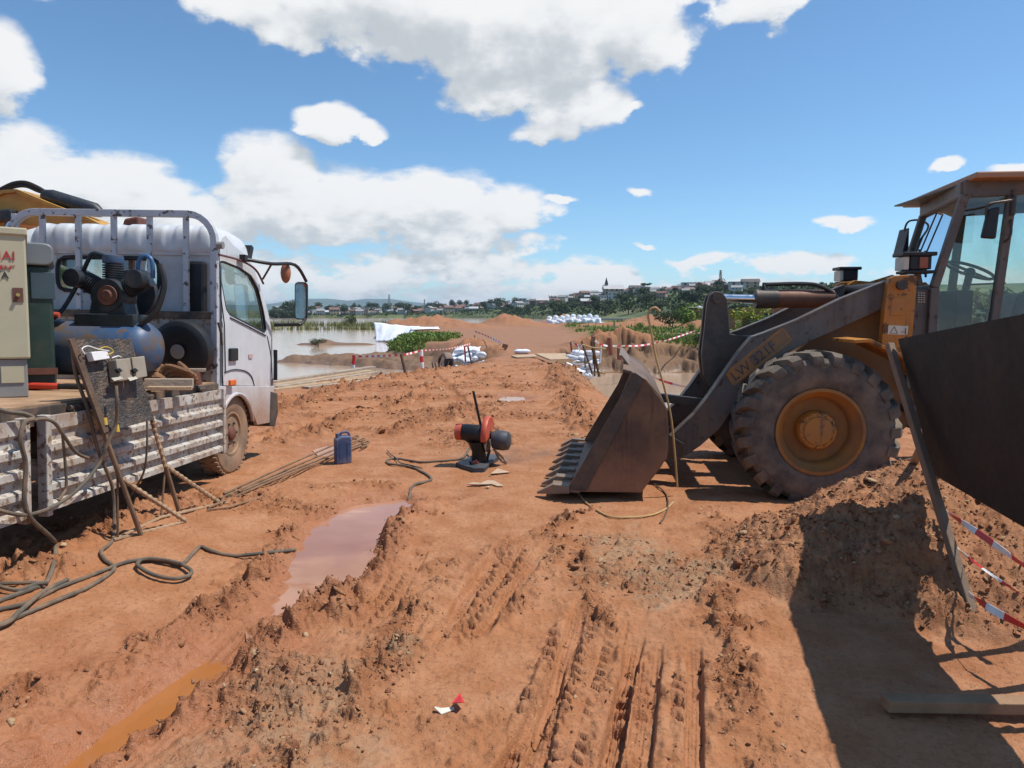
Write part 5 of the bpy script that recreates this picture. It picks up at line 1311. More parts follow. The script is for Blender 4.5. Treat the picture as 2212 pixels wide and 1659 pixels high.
def on_truck(name, label, cat):
    r = empty(name, TRUCK_LOC, TRUCK_ROT); return tag(r, label, cat)
FZ = .975
def build_load():
    # cream generator cabinet, cut by the frame edge
    def A(us, vs, y): p = TF.at(us / 4, vs / 4, 1, y); return (p.x, p.z)
    corner = TF.at(128 / 4, 1540 / 4, 1, -2.05); corner.z = FZ
    gl, gr = TF.M @ corner, (TRUCK_ROT[0], TRUCK_ROT[1], TRUCK_ROT[2] + R(36))
    g = tag(empty('generator_cabinet', gl, gr), 'cream generator cabinet with red and black lettering standing on the truck bed', 'generator')
    GF = Frame(gl, gr)
    def ln(us, vs, y=-.004): return GF.at(us / 4, vs / 4, 1, y)
    zt, zl = ln(128, 915, 0).z, ln(110, 1435, 0).z
    MB().span((-.68, 0, zl), (0, .62, zt - .03)).build('body', M['cream'], g, bevel=.012)
    MB().span((-.695, -.015, zt - .052), (.012, .635, zt)).build('lid', M['cream'], g, bevel=.01)
    MB().span((-.66, .02, 0), (-.02, .60, zl - .003)).build('base', M['grey_box'], g, bevel=.006)
    MB().span((-.17, .012, .10), (-.04, .018, zl - .05)).build('base_plate', M['cream'], g)
    def word(body, u1, v0, v1, m, sx=1.0):
        p, q = ln(u1, v1), ln(u1, v0); s = (q.z - p.z) / .69
        return text_on('lettering', body, s, p, (1, 0, 0), (0, 0, 1), m, g, .002, sx, 'RIGHT')
    word('HAI', 63, 1006, 1041, M['letter_red'], 1.0); word('DEN', 46, 1062, 1079, M['letter_red'], 1.25); word('TM', 60, 1061, 1067, M['letter_red']); word('VA', 36, 1088, 1115, M['letter_black'])
    p, q = ln(52, 1208), ln(92, 1152); lk = empty('lock'); lk.parent = g
    MB().span((p.x, -.006, p.z), (q.x, -.001, q.z)).build('recess', M['pump_rust'], lk)
    MB().cyl(((p.x + q.x) / 2, -.012, (p.z + q.z) / 2), ((p.x + q.x) / 2, -.03, (p.z + q.z) / 2), .012, 12).build('key_barrel', mat('brass', (.6, .4, .12), .35, metal=.9), lk, smooth=True)
    # welder behind it
    wcn = TF.at(230 / 4, 1300 / 4, 1, -1.35); wcn.z = FZ; wl_, wr_ = TF.M @ wcn, (TRUCK_ROT[0], TRUCK_ROT[1], TRUCK_ROT[2] + R(33))
    w = tag(empty('welding_machine', wl_, wr_), 'dark green welding machine under a grey sheet hood behind the cabinet', 'welder'); WF = Frame(wl_, wr_)
    def wp(us, vs): return WF.at(us / 4, vs / 4, 1, 0)
    zh, zt2 = wp(200, 1066).z, wp(200, 976).z
    MB().prism(round_poly([(-.42, 0), (-.02, 0), (-.02, zh), (-.42, zh)], .05, 4), 0, .42).build('body', M['green_box'], w, bevel=.015)
    MB().prism(round_poly([(-.44, zh + .004), (.0, zh + .004), (.0, zt2), (-.44, zt2 + .01)], .06, 4), -.03, .44).build('hood', M['grey_sheet'], w, bevel=.012)
    c = wp(178, 1135); MB().span((c.x - .09, -.010, c.z - .12), (c.x + .07, -.001, c.z + .09)).build('control_plate', mat('blue_grey_plate', (.06, .09, .11), .4), w, bevel=.004)
    MB().span((-.44, -.03, .12), (.0, -.001, .17)).build('skid', M['pump_rust'], w)
    # air compressor: tank along the truck's width
    k = on_truck('air_compressor', 'blue air compressor with dark three cylinder pump on the truck bed', 'compressor')
    yt = -.92; tz = TF.at(500 / 4, 1400 / 4, 1, yt).z; rr = .235; tz = FZ + rr + .09
    x1 = TF.at(640 / 4, 1400 / 4, 1, yt).x; x0 = x1 - 1.42
    t = MB(); t.lathe([(.0001, x0), (.10, x0 + .012), (.175, x0 + .05), (.22, x0 + .11), (rr, x0 + .17), (rr, x1 - .17), (.22, x1 - .11), (.175, x1 - .05), (.10, x1 - .012), (.0001, x1)], (0, yt, tz), (1, 0, 0), 36)
    t.build('tank', M['blue_tank'], k, smooth=True, angle=60)
    for x in (x0 + .28, x1 - .3):
        MB().prism([(x - .05, FZ), (x + .05, FZ), (x + .03, tz - .2), (x - .03, tz - .2)], yt - .16, yt + .16).build('foot', M['blue_tank'], k)
    cx = TF.at(455 / 4, 1200 / 4, 1, yt).x
    MB().span((cx - .25, yt - .15, tz + rr - .06), (cx + .25, yt + .15, tz + rr + .05)).build('saddle', M['pump_dark'], k, bevel=.01)
    pz = tz + rr + .05
    pk = empty('pump'); pk.parent = k
    cr = MB(); cr.lathe([(.17, -.13), (.185, -.08), (.185, .12), (.16, .16)], (cx, yt, pz + .19), (0, 1, 0), 28); cr.prism([(cx - .19, pz), (cx + .19, pz), (cx + .15, pz + .2), (cx - .15, pz + .2)], yt - .12, yt + .14); cr.build('crankcase', M['pump_dark'], pk, smooth=True, angle=30)
    MB().lathe([(.10, -.16), (.105, -.145), (.07, -.15), (.045, -.175), (.0001, -.175)], (cx + .02, yt, pz + .19), (0, 1, 0), 26).build('end_cover', M['pump_rust'], pk, smooth=True)
    for ang in (-62, 0, 62):
        cyl = empty('cylinder'); cyl.parent = pk
        d = Vector((math.sin(R(ang)), 0, math.cos(R(ang)))); o = Vector((cx, yt, pz + .19)) + d * .17
        fin = MB()
        for i in range(7):
            fin.lathe([(.105, .012 * 2 * i), (.105, .012 * 2 * i + .010)], o, d, 20)
        fin.lathe([(.075, 0), (.075, .18)], o, d, 18); fin.build('fins', M['pump_dark'], cyl, smooth=True, angle=30)
        hd = MB(); hd.lathe([(.10, .17), (.105, .19), (.10, .25), (.06, .26), (.0001, .26)], o, d, 20); hd.build('head', M['blue_tank'] if ang == 0 else M['pump_dark'], cyl, smooth=True, angle=30)
        if ang: 
            f0 = o + d * .2 + Vector((0, -.10, 0)); MB().lathe([(.088, -.10), (.095, -.095), (.095, -.01), (.06, .0)], f0, (0, 1, 0), 24).build('air_filter', M['pump_dark'], cyl, smooth=True, angle=30)
    pp = MB(); h0 = Vector((cx, yt - .05, pz + .60)); lft, rgt = Vector((cx - .34, yt - .02, pz + .38)), Vector((cx + .36, yt - .02, pz + .40))
    pp.tube(smooth_pts([h0 + Vector((-.05, 0, 0)), h0 + Vector((-.18, 0, .03)), h0 + Vector((-.24, 0, -.05)), lft + Vector((-.05, 0, -.1)), Vector((cx - .5, yt - .1, pz + .02)), Vector((cx - .62, yt - .14, pz - .1))], 6), .022, 8); pp.build('air_pipe', M['pump_dark'], pk, smooth=True)
    pp = MB(); u0 = rgt + Vector((-.06, -.04, .02)); pp.tube(smooth_pts([u0, u0 + Vector((0, 0, .10)), u0 + Vector((.03, 0, .17)), u0 + Vector((.09, 0, .19)), u0 + Vector((.14, 0, .15)), u0 + Vector((.155, 0, .07)), u0 + Vector((.155, 0, -.04))], 6), .022, 8); pp.build('copper_loop', mat('blue_pipe', (.04, .12, .25), .4), pk, smooth=True)
    sc_ = .80; cpt = Vector((cx, yt, pz)); pk.matrix_local = Matrix.Translation(cpt) @ Matrix.Scale(sc_, 4) @ Matrix.Translation(-cpt)
    pp = MB(); pp.tube(smooth_pts([(cx + .42, yt - .05, pz + .42), (cx + .46, yt - .05, pz + .25), (cx + .40, yt - .08, pz + .02), (cx + .28, yt - .1, pz - .08)], 6), .026, 8); pp.build('outlet_hose', M['hose'], k, smooth=True)
    pp = MB(); pp.tube(smooth_pts([(x0 + .1, yt - .2, tz + rr), (x0 + .35, yt - .2, tz + rr + .05), (cx - .35, yt - .18, tz + rr + .03)], 5), .022, 8); pp.build('red_hose', M['red_paint'], k, smooth=True)
    pp = MB(); pp.lathe([(.21, -.03), (.215, -.02), (.215, .02), (.21, .03)], (cx + .0, yt + .3, pz + .19), (0, 1, 0), 30); pp.build('flywheel', M['pump_dark'], k, smooth=True, angle=30)
    # spare disc, rope, timber, red bar
    d = on_truck('spare_wheel', 'black spare wheel leaning against the headboard inside the bed', 'wheel')
    c = TF.at(735 / 4, 1415 / 4, 1, -.12)
    MB().lathe([(.055, -.07), (.10, -.075), (.24, -.09), (.285, -.06), (.295, 0), (.285, .06), (.24, .08), (.055, .06)], (c.x, -.14, FZ + .30), (0.05, 1, .12), 40).build('tyre', M['black'], d, smooth=True, angle=40)
    MB().lathe([(.07, -.095), (.065, -.10), (.0001, -.10)], (c.x, -.14, FZ + .30), (0.05, 1, .12), 24).build('hub', M['grey_box'], d, smooth=True)
    rp = on_truck('rope_coil', 'untidy heap of brown rope at the right end of the blue tank', 'rope')
    pts = []; cc = TF.at(650 / 4, 1475 / 4, 1, -.75)
    for i in range(60):
        t_ = i * .55; r_ = .15 + .06 * math.sin(i * 1.7) ; pts.append((cc.x + .02 + r_ * math.cos(t_) * 1.15, -.72 + r_ * math.sin(t_) * .9, FZ + .03 + .17 * (i / 60) * (.75 + .25 * math.sin(i * 2.3))))
    MB().tube(smooth_pts(pts, 3), .024, 7).build('rope', M['rope'], rp, smooth=True)
    for (u0, v0, u1, v1, y, hh, lab, m) in ((580, 1535, 745, 1515, -1.05, .08, 'pale weathered timber lying in front of the rope heap', 'wood_grey'), (590, 1562, 740, 1545, -1.25, .03, 'thin pale board lying lowest beside the bed edge', 'wood'), (690, 1500, 800, 1495, -.55, .03, 'short flat board resting on a block near the headboard', 'wood_grey')):
        tb = on_truck('timber', lab, 'timber'); p, q = TF.at(u0 / 4, v0 / 4, 1, y), TF.at(u1 / 4, v1 / 4, 1, y)
        z = FZ + hh / 2 if hh > .05 or y < -1.2 else FZ + .13
        MB().bar((p.x, y, z), (q.x, y + .12, z), .10, hh).build('board', M[m], tb, bevel=.004)
    bl = on_truck('timber', 'dark wooden block under the short flat board', 'timber'); p = TF.at(765 / 4, 1520 / 4, 1, -.52); MB().span((p.x - .07, -.60, FZ), (p.x + .07, -.45, FZ + .113)).build('block', M['pump_rust'], bl, bevel=.006)
    rd = on_truck('red_handle_bar', 'red handled dark bar lying in front of the compressor tank', 'bar')
    p, q, e = TF.at(112 / 4, 1525 / 4, 1, -1.45), TF.at(235 / 4, 1532 / 4, 1, -1.45), TF.at(350 / 4, 1545 / 4, 1, -1.45)
    for o_ in (p, q, e): o_.z = FZ + .03
    MB().cyl(p, q, .026, 12).build('handle', M['red_paint'], rd, smooth=True); MB().cyl(q, e, .022, 12).build('shaft', M['black'], rd, smooth=True)
build_load()

# ------------------------------------------------------------------ excavator behind the truck
def build_excavator():
    y = 11.5; r = empty('excavator', (-9.6, y, 0)); tag(r, 'yellow excavator whose boom rises behind the truck cab', 'excavator')
    F = Frame((-9.6, y, 0), (0, 0, 0))
    def E(us, vs, yy=0): p = F.at(us / 4, vs / 4, 1, yy); return (p.x, p.z)
    top = [E(-340, 960), E(-60, 825), E(60, 778), E(110, 774), E(225, 822), E(390, 886), E(560, 975)]
    bot = [E(545, 1040), E(380, 965), E(230, 915), E(110, 905), E(20, 930), E(-120, 1010), E(-300, 1150)]
    MB().prism(top + bot, -.22, .22).build('boom', M['excavator'], r, bevel=.03)
    fl = MB()
    for i in range(len(top) - 1): fl.bar((top[i][0], 0, top[i][1]), (top[i + 1][0], 0, top[i + 1][1]), .54, .05)
    fl.build('boom_flange', M['excavator'], r)
    a, b = E(185, 786), E(415, 842)
    c = MB(); c.tube([(a[0], -.05, a[1]), (a[0] + .12, -.05, a[1] - .02), (b[0] - .1, -.05, b[1] + .0), (b[0], -.05, b[1] - .06)], [.10, .12, .11, .06], 16); c.build('stick_cylinder', M['pump_dark'], r, smooth=True)
    for dz in (0, .05):
        h = MB(); h.tube(smooth_pts([(E(20, 775)[0], -.1, E(20, 775)[1] + dz), (E(70, 750)[0], -.1, E(70, 752)[1] + dz), (E(120, 745)[0], -.1, E(120, 748)[1] + dz), (E(170, 765)[0], -.1, E(170, 768)[1] + dz), (a[0] + .05, -.08, a[1] + .05)], 5), .03, 8); h.build('boom_hose', M['hose'], r, smooth=True)
    st = [E(520, 880), E(575, 870), E(580, 920), E(560, 1080), E(420, 1500), E(330, 1500), E(470, 1040)]
    MB().prism(st, -.18, .18).build('stick', M['pump_rust'], r, bevel=.03)
    c = MB(); p, q = E(75, 960), E(110, 870); c.cyl((p[0] - .2, -.35, p[1] - .6), (p[0], -.35, p[1]), .09, 14); c.cyl((p[0], -.35, p[1]), (q[0], -.3, q[1]), .05, 12); c.build('boom_cylinder', M['chrome'], r, smooth=True)
    g = E(40, 900); MB().box((g[0] + .05, -.3, g[1] + .1), (.5, .2, .18)).build('cylinder_bracket', M['pump_dark'], r, bevel=.03)
    MB().span((-3.3, -1.2, 1.05), (-.4, 1.2, 2.2)).build('house', M['excavator'], r, bevel=.12)
    MB().span((-1.3, -1.2, 2.22), (-.1, -.2, 3.0)).build('cabin', M['glass_clear'], r, bevel=.1)
    for yy in (-1.1, 1.1):
        MB().prism(round_poly([(-3.4, 0), (.6, 0), (.6, .85), (-3.4, .85)], .38, 5), yy - .25, yy + .25).build('track', M['rubber'], r)
build_excavator()
# ------------------------------------------------------------------ things on the near ground
def ray_plane(u, v, p0, n):
    d = cam_ray(u, v); o = Vector((0, 0, CH)); t = (Vector(p0) - o).dot(n) / d.dot(n); return o + d * t
def local_to(root, mb):
    I = root.matrix_basis.inverted(); mb.v = [tuple(I @ Vector(p)) for p in mb.v]; return mb
def rebar_pts(p, q, r=.0115, pitch=.024):
    p, q = Vector(p), Vector(q); n = max(4, int((q - p).length / pitch)); pts = []; rr = []
    for i in range(n + 1):
        pts.append(p.lerp(q, i / n)); rr.append(r * (1.38 if i % 2 else .88))
    return pts, rr
def wobble(pts, a):
    return [Vector(p) + Vector((rs.randn() * a, rs.randn() * a, abs(rs.randn()) * a * .3)) for p in pts]
M['checker'] = mat('dirty_chequer_plate', (0.085, 0.075, 0.068), 0.5, metal=.35, var=.35, scale=18, dirt=(0.26, 0.17, 0.11), dirt_amt=.45, dirt_scale=10, bump=.9, bump_scale=60)
M['breaker'] = mat('dusty_breaker_box', (0.30, 0.26, 0.20), 0.6, dirt=(0.30, 0.2, 0.13), dirt_amt=.5, dirt_scale=8)
M['stand_pipe'] = mat('rusty_stand_pipe', (0.17, 0.105, 0.065), 0.75, metal=.2, var=.25, dirt=(.30, .18, .1), dirt_amt=.4, dirt_scale=9)
M['rebar_tan'] = mat('muddy_rebar', (0.36, 0.235, 0.14), 0.85, var=.25)

def build_stand():
    nf, ff = GT(141, 535), GT(180, 515)
    nt, ft = PT(70, 339, 4.72), PT(128, 339, 5.22)
    root = empty('switch_stand', ((nf + ff) / 2)); tag(root, 'rebar stand carrying a tilted chequer plate with breaker boxes beside the truck', 'switch stand')
    I = root.location.copy(); L = lambda p: Vector(p) - I
    def part(name, mb, m, parent=root, **k):
        mb.v = [tuple(Vector(p) - I) for p in mb.v]; return mb.build(name, m, parent, **k)
    def on(a, b, v):      # point of the rail a(foot) b(top) seen at row v
        best = min((abs(row(a.lerp(b, t / 200.)) - v), t / 200.) for t in range(201))[1]; return a.lerp(b, best)
    def row(p): 
        q = Vector((p.x, p.y, p.z - CH)); cp, sp = math.cos(PITCH), math.sin(PITCH); f = q.y * cp - q.z * sp; u = q.y * sp + q.z * cp; return 384 - FPX * u / f
    n1, n2, n3, n4 = GT(114, 541, .012), GT(186, 523, .012), GT(161, 519, .012), GT(221, 505, .012)
    part('rail', MB().tube([nf, nt], .017, 8), M['stand_pipe'], smooth=True); part('rail', MB().tube([ff, ft], .017, 8), M['stand_pipe'], smooth=True)
    for a, b in ((n1, n2), (n3, n4), (n1, n3)): part('base_bar', MB().tube(*rebar_pts(a, b)), M['rebar_tan'])
    kn, kf = on(nf, nt, 478), on(ff, ft, 466)
    for a, b in ((kn, n2), (kf, n4)): part('front_strut', MB().tube(*rebar_pts(a, b, .0145)), M['rebar_tan'])
    for a, b in ((on(nf, nt, 470) + Vector((-.01, .02, 0)), n1.lerp(n2, .05)), (kf + Vector((-.01, .02, 0)), n3)): part('rear_strut', MB().tube([a, b], .008, 6), M['stand_pipe'])
    # a twisted bar down the right rail
    part('twisted_bar', MB().tube(*rebar_pts(on(ff, ft, 420), kf + Vector((.01, -.02, 0)), .012)), M['rebar_tan'])
    tl, tr = nt + Vector((.02, -.01, .0)), ft + Vector((.02, -.01, 0)); bl, br = on(nf, nt, 432) + Vector((.025, -.01, 0)), on(ff, ft, 419) + Vector((.025, -.01, 0))
    nrm = (tr - tl).cross(bl - tl).normalized()
    if nrm.dot(Vector((0, 0, CH)) - tl) < 0: nrm = -nrm
    ex = (tr - tl).normalized(); ey = nrm.cross(ex)
    th = nrm * .006
    part('plate', MB().add([tl, tr, br, bl, tl - th, tr - th, br - th, bl - th], [(0, 1, 2, 3), (7, 6, 5, 4), (0, 4, 5, 1), (1, 5, 6, 2), (2, 6, 7, 3), (3, 7, 4, 0)]), M['checker'])
    ed = MB(); ed.bar(tl - ex * .015 + th, bl - ex * .015 + th, .045, .02, up=nrm); part('edge_batten', ed, M['wood_dark'])
    def pbox(name, u0, v0, u1, v1, dep, m, parent=root, off=0.0, **k):
        c = [ray_plane(u, v, tl + nrm * off, nrm) for u, v in ((u0, v0), (u1, v0 - 1.5), (u1 + 3, v1 - 2.5), (u0 + 3, v1))]
        mb = MB().add(c + [p + nrm * dep for p in c], [(3, 2, 1, 0), (4, 5, 6, 7), (0, 1, 5, 4), (1, 2, 6, 5), (2, 3, 7, 6), (3, 0, 4, 7)])
        return part(name, mb, m, parent, **k)
    for (a, b) in ((107, 121.5), (123, 136)):
        bx = empty('breaker'); bx.parent = root
        pbox('case', a, 361 if a < 110 else 359, b, 383 if a < 110 else 380.5, .075, M['breaker'], bx, bevel=.006)
        pbox('switch', a + 7, 370, a + 10, 373.5, .022, M['black'], bx, off=.075)
        pbox('label_strip', a + 4, 378, b - 1, 381, .002, M['sticker'], bx, off=.0752)
    pbox('terminal_block', 85, 353, 101, 362, .05, M['white_tape'], bevel=.004)
    for i, (pts, m) in enumerate((([(85, 354), (82, 349), (88, 346), (98, 349), (109, 351)], 'white_tape'), ([(98, 350), (104, 347), (110, 348), (113, 352), (107, 355)], 'yellow_wire'), ([(112, 358), (118, 356), (121, 357)], 'white_tape'))):
        part('wire', MB().tube(smooth_pts([ray_plane(u, v, tl + nrm * .05, nrm) for u, v in pts], 5), .004, 6), M[m])
    for (u, v) in ((115, 425), (103, 418)):
        p = ray_plane(u, v, tl, nrm); part('cable_gland', MB().cyl(p + nrm * .01, p + nrm * .01 - ey * .05, .016, 10), M['yellow_wire'])
M['yellow_wire'] = mat('yellow_tape', (0.55, 0.38, 0.06), 0.5)
build_stand()

def cable(label, pts, r=.014, m='cable', name='cable', k=6):
    pts = smooth_pts(pts, k); o = MB().tube(pts, r, 8).build(name, M[m], None, smooth=True)
    return tag(o, label, 'cable' if m == 'cable' else name.split('_')[-1], 'cables around the truck' if m == 'cable' else None)
def z3(x, y): return (x * .1356, 325 + y * .1356)
def z4(x, y): return (x * .1469, 475 + y * .1469)
def hang(u, v, X=-2.79): 
    return PT(u, v, X * FPX / (u - 512.0))
def gz4(pts, dz=.014): return [GT(*z4(x, y), dz) for x, y in pts]
cable('thick cable running off the bed and down past the gap in the drop side', [hang(*z3(-60, 610), -2.9), hang(*z3(60, 640), -2.86), hang(*z3(180, 655), -2.82), hang(*z3(245, 690)), hang(*z3(180, 720)), hang(*z3(150, 850)), hang(*z3(190, 1030)), hang(*z3(180, 1290)), hang(*z3(230, 1430))] + [PT(50, 536.6, 4.42)] + gz4([(380, 505), (365, 600), (310, 730), (220, 790), (0, 870), (-120, 910)]))
cable('cable looping over the drop side and ending on its ribs', [hang(*z3(200, 725)), hang(*z3(300, 692)), hang(*z3(400, 720), -2.77), hang(*z3(480, 830), -2.76), hang(*z3(560, 940), -2.76), hang(*z3(650, 982), -2.76)], .011)
cable('short cable end dangling down the drop side', [hang(*z3(460, 800)), hang(*z3(476, 960)), hang(*z3(490, 1180)), hang(*z3(470, 1240)), hang(*z3(430, 1292))], .009)
cable('cable swooping from the breaker boxes down across the drop side', [PT(116, 386, 4.86), PT(117, 402, 4.84), PT(116, 424, 4.86), hang(*z3(790, 880), -2.70), hang(*z3(720, 1040), -2.74), hang(*z3(560, 1225), -2.76), hang(*z3(380, 1345)), hang(*z3(190, 1400)), hang(*z3(0, 1370)), hang(*z3(-120, 1320))], .012)
cable('cable dropping from the plate straight to the ground', [PT(72, 345, 4.74), PT(76, 375, 4.76), PT(88, 410, 4.8), PT(98, 450, 4.85), PT(112, 486, 5.0), GT(115, 532, .1)] + gz4([(775, 430), (740, 490), (690, 530), (715, 590), (780, 640), (735, 695), (600, 780), (450, 850), (250, 930), (0, 1040), (-90, 1080)]), .012)
cable('thin cable hanging behind the right leg of the switch stand', [PT(147, 420, 5.15), PT(147, 447, 5.15), PT(144, 471, 5.18), PT(136, 487, 5.25), PT(128, 500, 5.3)], .008)
cable('cable with one round loop ending in the big puddle', gz4([(2010, 522), (1850, 542), (1600, 562), (1450, 532), (1370, 500), (1320, 540), (1235, 625), (1150, 602), (1000, 590), (880, 602), (760, 642), (600, 702), (480, 750), (380, 792), (200, 882), (0, 932), (-100, 960)]), .0125)
cable('closed ring of cable lying on the clay', gz4([(1230, 632), (1300, 680), (1285, 718), (1180, 738), (1050, 712), (960, 665), (938, 632), (985, 602), (1100, 604), (1225, 634)], .03), .0125)
cable('cable lying furthest back at the left edge', gz4([(330, 742), (200, 742), (0, 757), (-80, 765)]), .012)
cable('doubled cable end lying at the left edge', gz4([(330, 768), (250, 772), (130, 818), (0, 795), (-60, 770)], .03), .012)
cable('front cable of the bundle at the left edge', gz4([(-60, 1085), (60, 1040), (140, 965), (300, 830), (460, 745)], .03), .013)

def z5(x, y): return ((1300 + x * .4069) / 4, (1500 + y * .4069) / 4)
cable('cable snaking from the cutting saw into the puddle', [PT(*z5(1500, 765), 7.65), GT(*z5(1440, 785), .10), GT(*z5(1350, 832), .02), GT(*z5(1200, 852), .012), GT(*z5(950, 866), .012), GT(*z5(800, 845), .012), GT(*z5(680, 830), .012), GT(*z5(612, 850), .012), GT(*z5(625, 882), .012), GT(*z5(720, 900), .02), GT(*z5(850, 916), .012), GT(*z5(950, 960), .012), GT(*z5(1030, 1010), .012), GT(*z5(1040, 1042), .012), GT(*z5(950, 1072), .012), GT(*z5(880, 1092), .012), GT(*z5(842, 1135), .012), GT(*z5(835, 1190), .006), GT(*z5(815, 1230), 0)], .013)
cable('thin wire crossing the saw cable', [GT(*z5(615, 760), .02), GT(*z5(650, 800), .02), GT(*z5(700, 840), .03), GT(*z5(740, 880), .02), GT(*z5(850, 915), .03), GT(*z5(955, 935), .02)], .007)
# bars lying on the clay, bent back at the far end
for i, (a, b, lab) in enumerate((((208, 509), (360, 447), 'rusty bar lying nearest the puddle in the bundle behind the blue can'), ((214, 505), (362, 445), 'second rusty bar of the bundle behind the blue can'), ((220, 502), (358, 443), 'third rusty bar of the bundle behind the blue can'), ((224, 498), (352, 441), 'rusty bar lying furthest back in the bundle behind the blue can'))):
    p, q = GT(*a, .012 + .012 * i), GT(*b, .012 + .012 * i); mid = p.lerp(q, .5) + Vector((0, 0, .01))
    back = p.lerp(q, .93) + Vector((.10, -.02, .02))
    o = MB().tube(smooth_pts([p, mid, q, q + Vector((.06, .06, .01)), q + Vector((.09, .0, .01)), back], 6), .011, 7).build('reinforcing_bar', M['wire_rust'], None, smooth=True)
    tag(o, lab, 'bar', 'reinforcing bars on the clay')
o = MB().tube([GT(*z4(1490, 185), .02), GT(*z4(1660, 88), .03)], .009, 7).build('reinforcing_bar', M['wire_rust'], None, smooth=True); tag(o, 'short bar pointing up beside the foot of the switch stand', 'bar', 'reinforcing bars on the clay')
o = MB().tube([GT(*z4(1410, 250), .015), GT(*z4(1560, 230), .015), GT(*z4(1800, 145), .015)], .008, 7).build('reinforcing_bar', M['wire_rust'], None, smooth=True); tag(o, 'thin bar lying just in front of the bundle end', 'bar', 'reinforcing bars on the clay')

def build_jerrycan():
    c = GT(341.5, 464.5); r = empty('jerrycan', (c.x, c.y + .07, c.z - .005), (0, 0, R(24))); tag(r, 'dusty blue plastic jerrycan standing on the clay', 'jerrycan'); r.scale = (.86, .86, .95)
    m = mat('blue_plastic', (0.05, 0.085, 0.185), 0.55, var=.15, dirt=(0.30, 0.22, 0.18), dirt_amt=.45, dirt_scale=6)
    pr = round_poly([(-.105, 0), (.105, 0), (.105, .30), (.085, .335), (-.03, .335), (-.105, .30)], .025, 4)
    MB().prism(pr, -.07, .07).build('body', m, r, smooth=True, bevel=.022, seg=3)
    MB().tube(smooth_pts([(-.02, 0, .32), (-.02, 0, .362), (.02, 0, .375), (.07, 0, .37), (.088, 0, .345), (.09, 0, .31)], 5), .016, 8).build('handle', m, r, smooth=True)
    MB().cyl((-.062, 0, .30), (-.062, 0, .365), .028, 16).build('cap', m, r, smooth=True)
    for x in (-.05, .05): MB().span((x - .004, -.0745, .05), (x + .004, -.069, .26)).build('rib', m, r)
build_jerrycan()

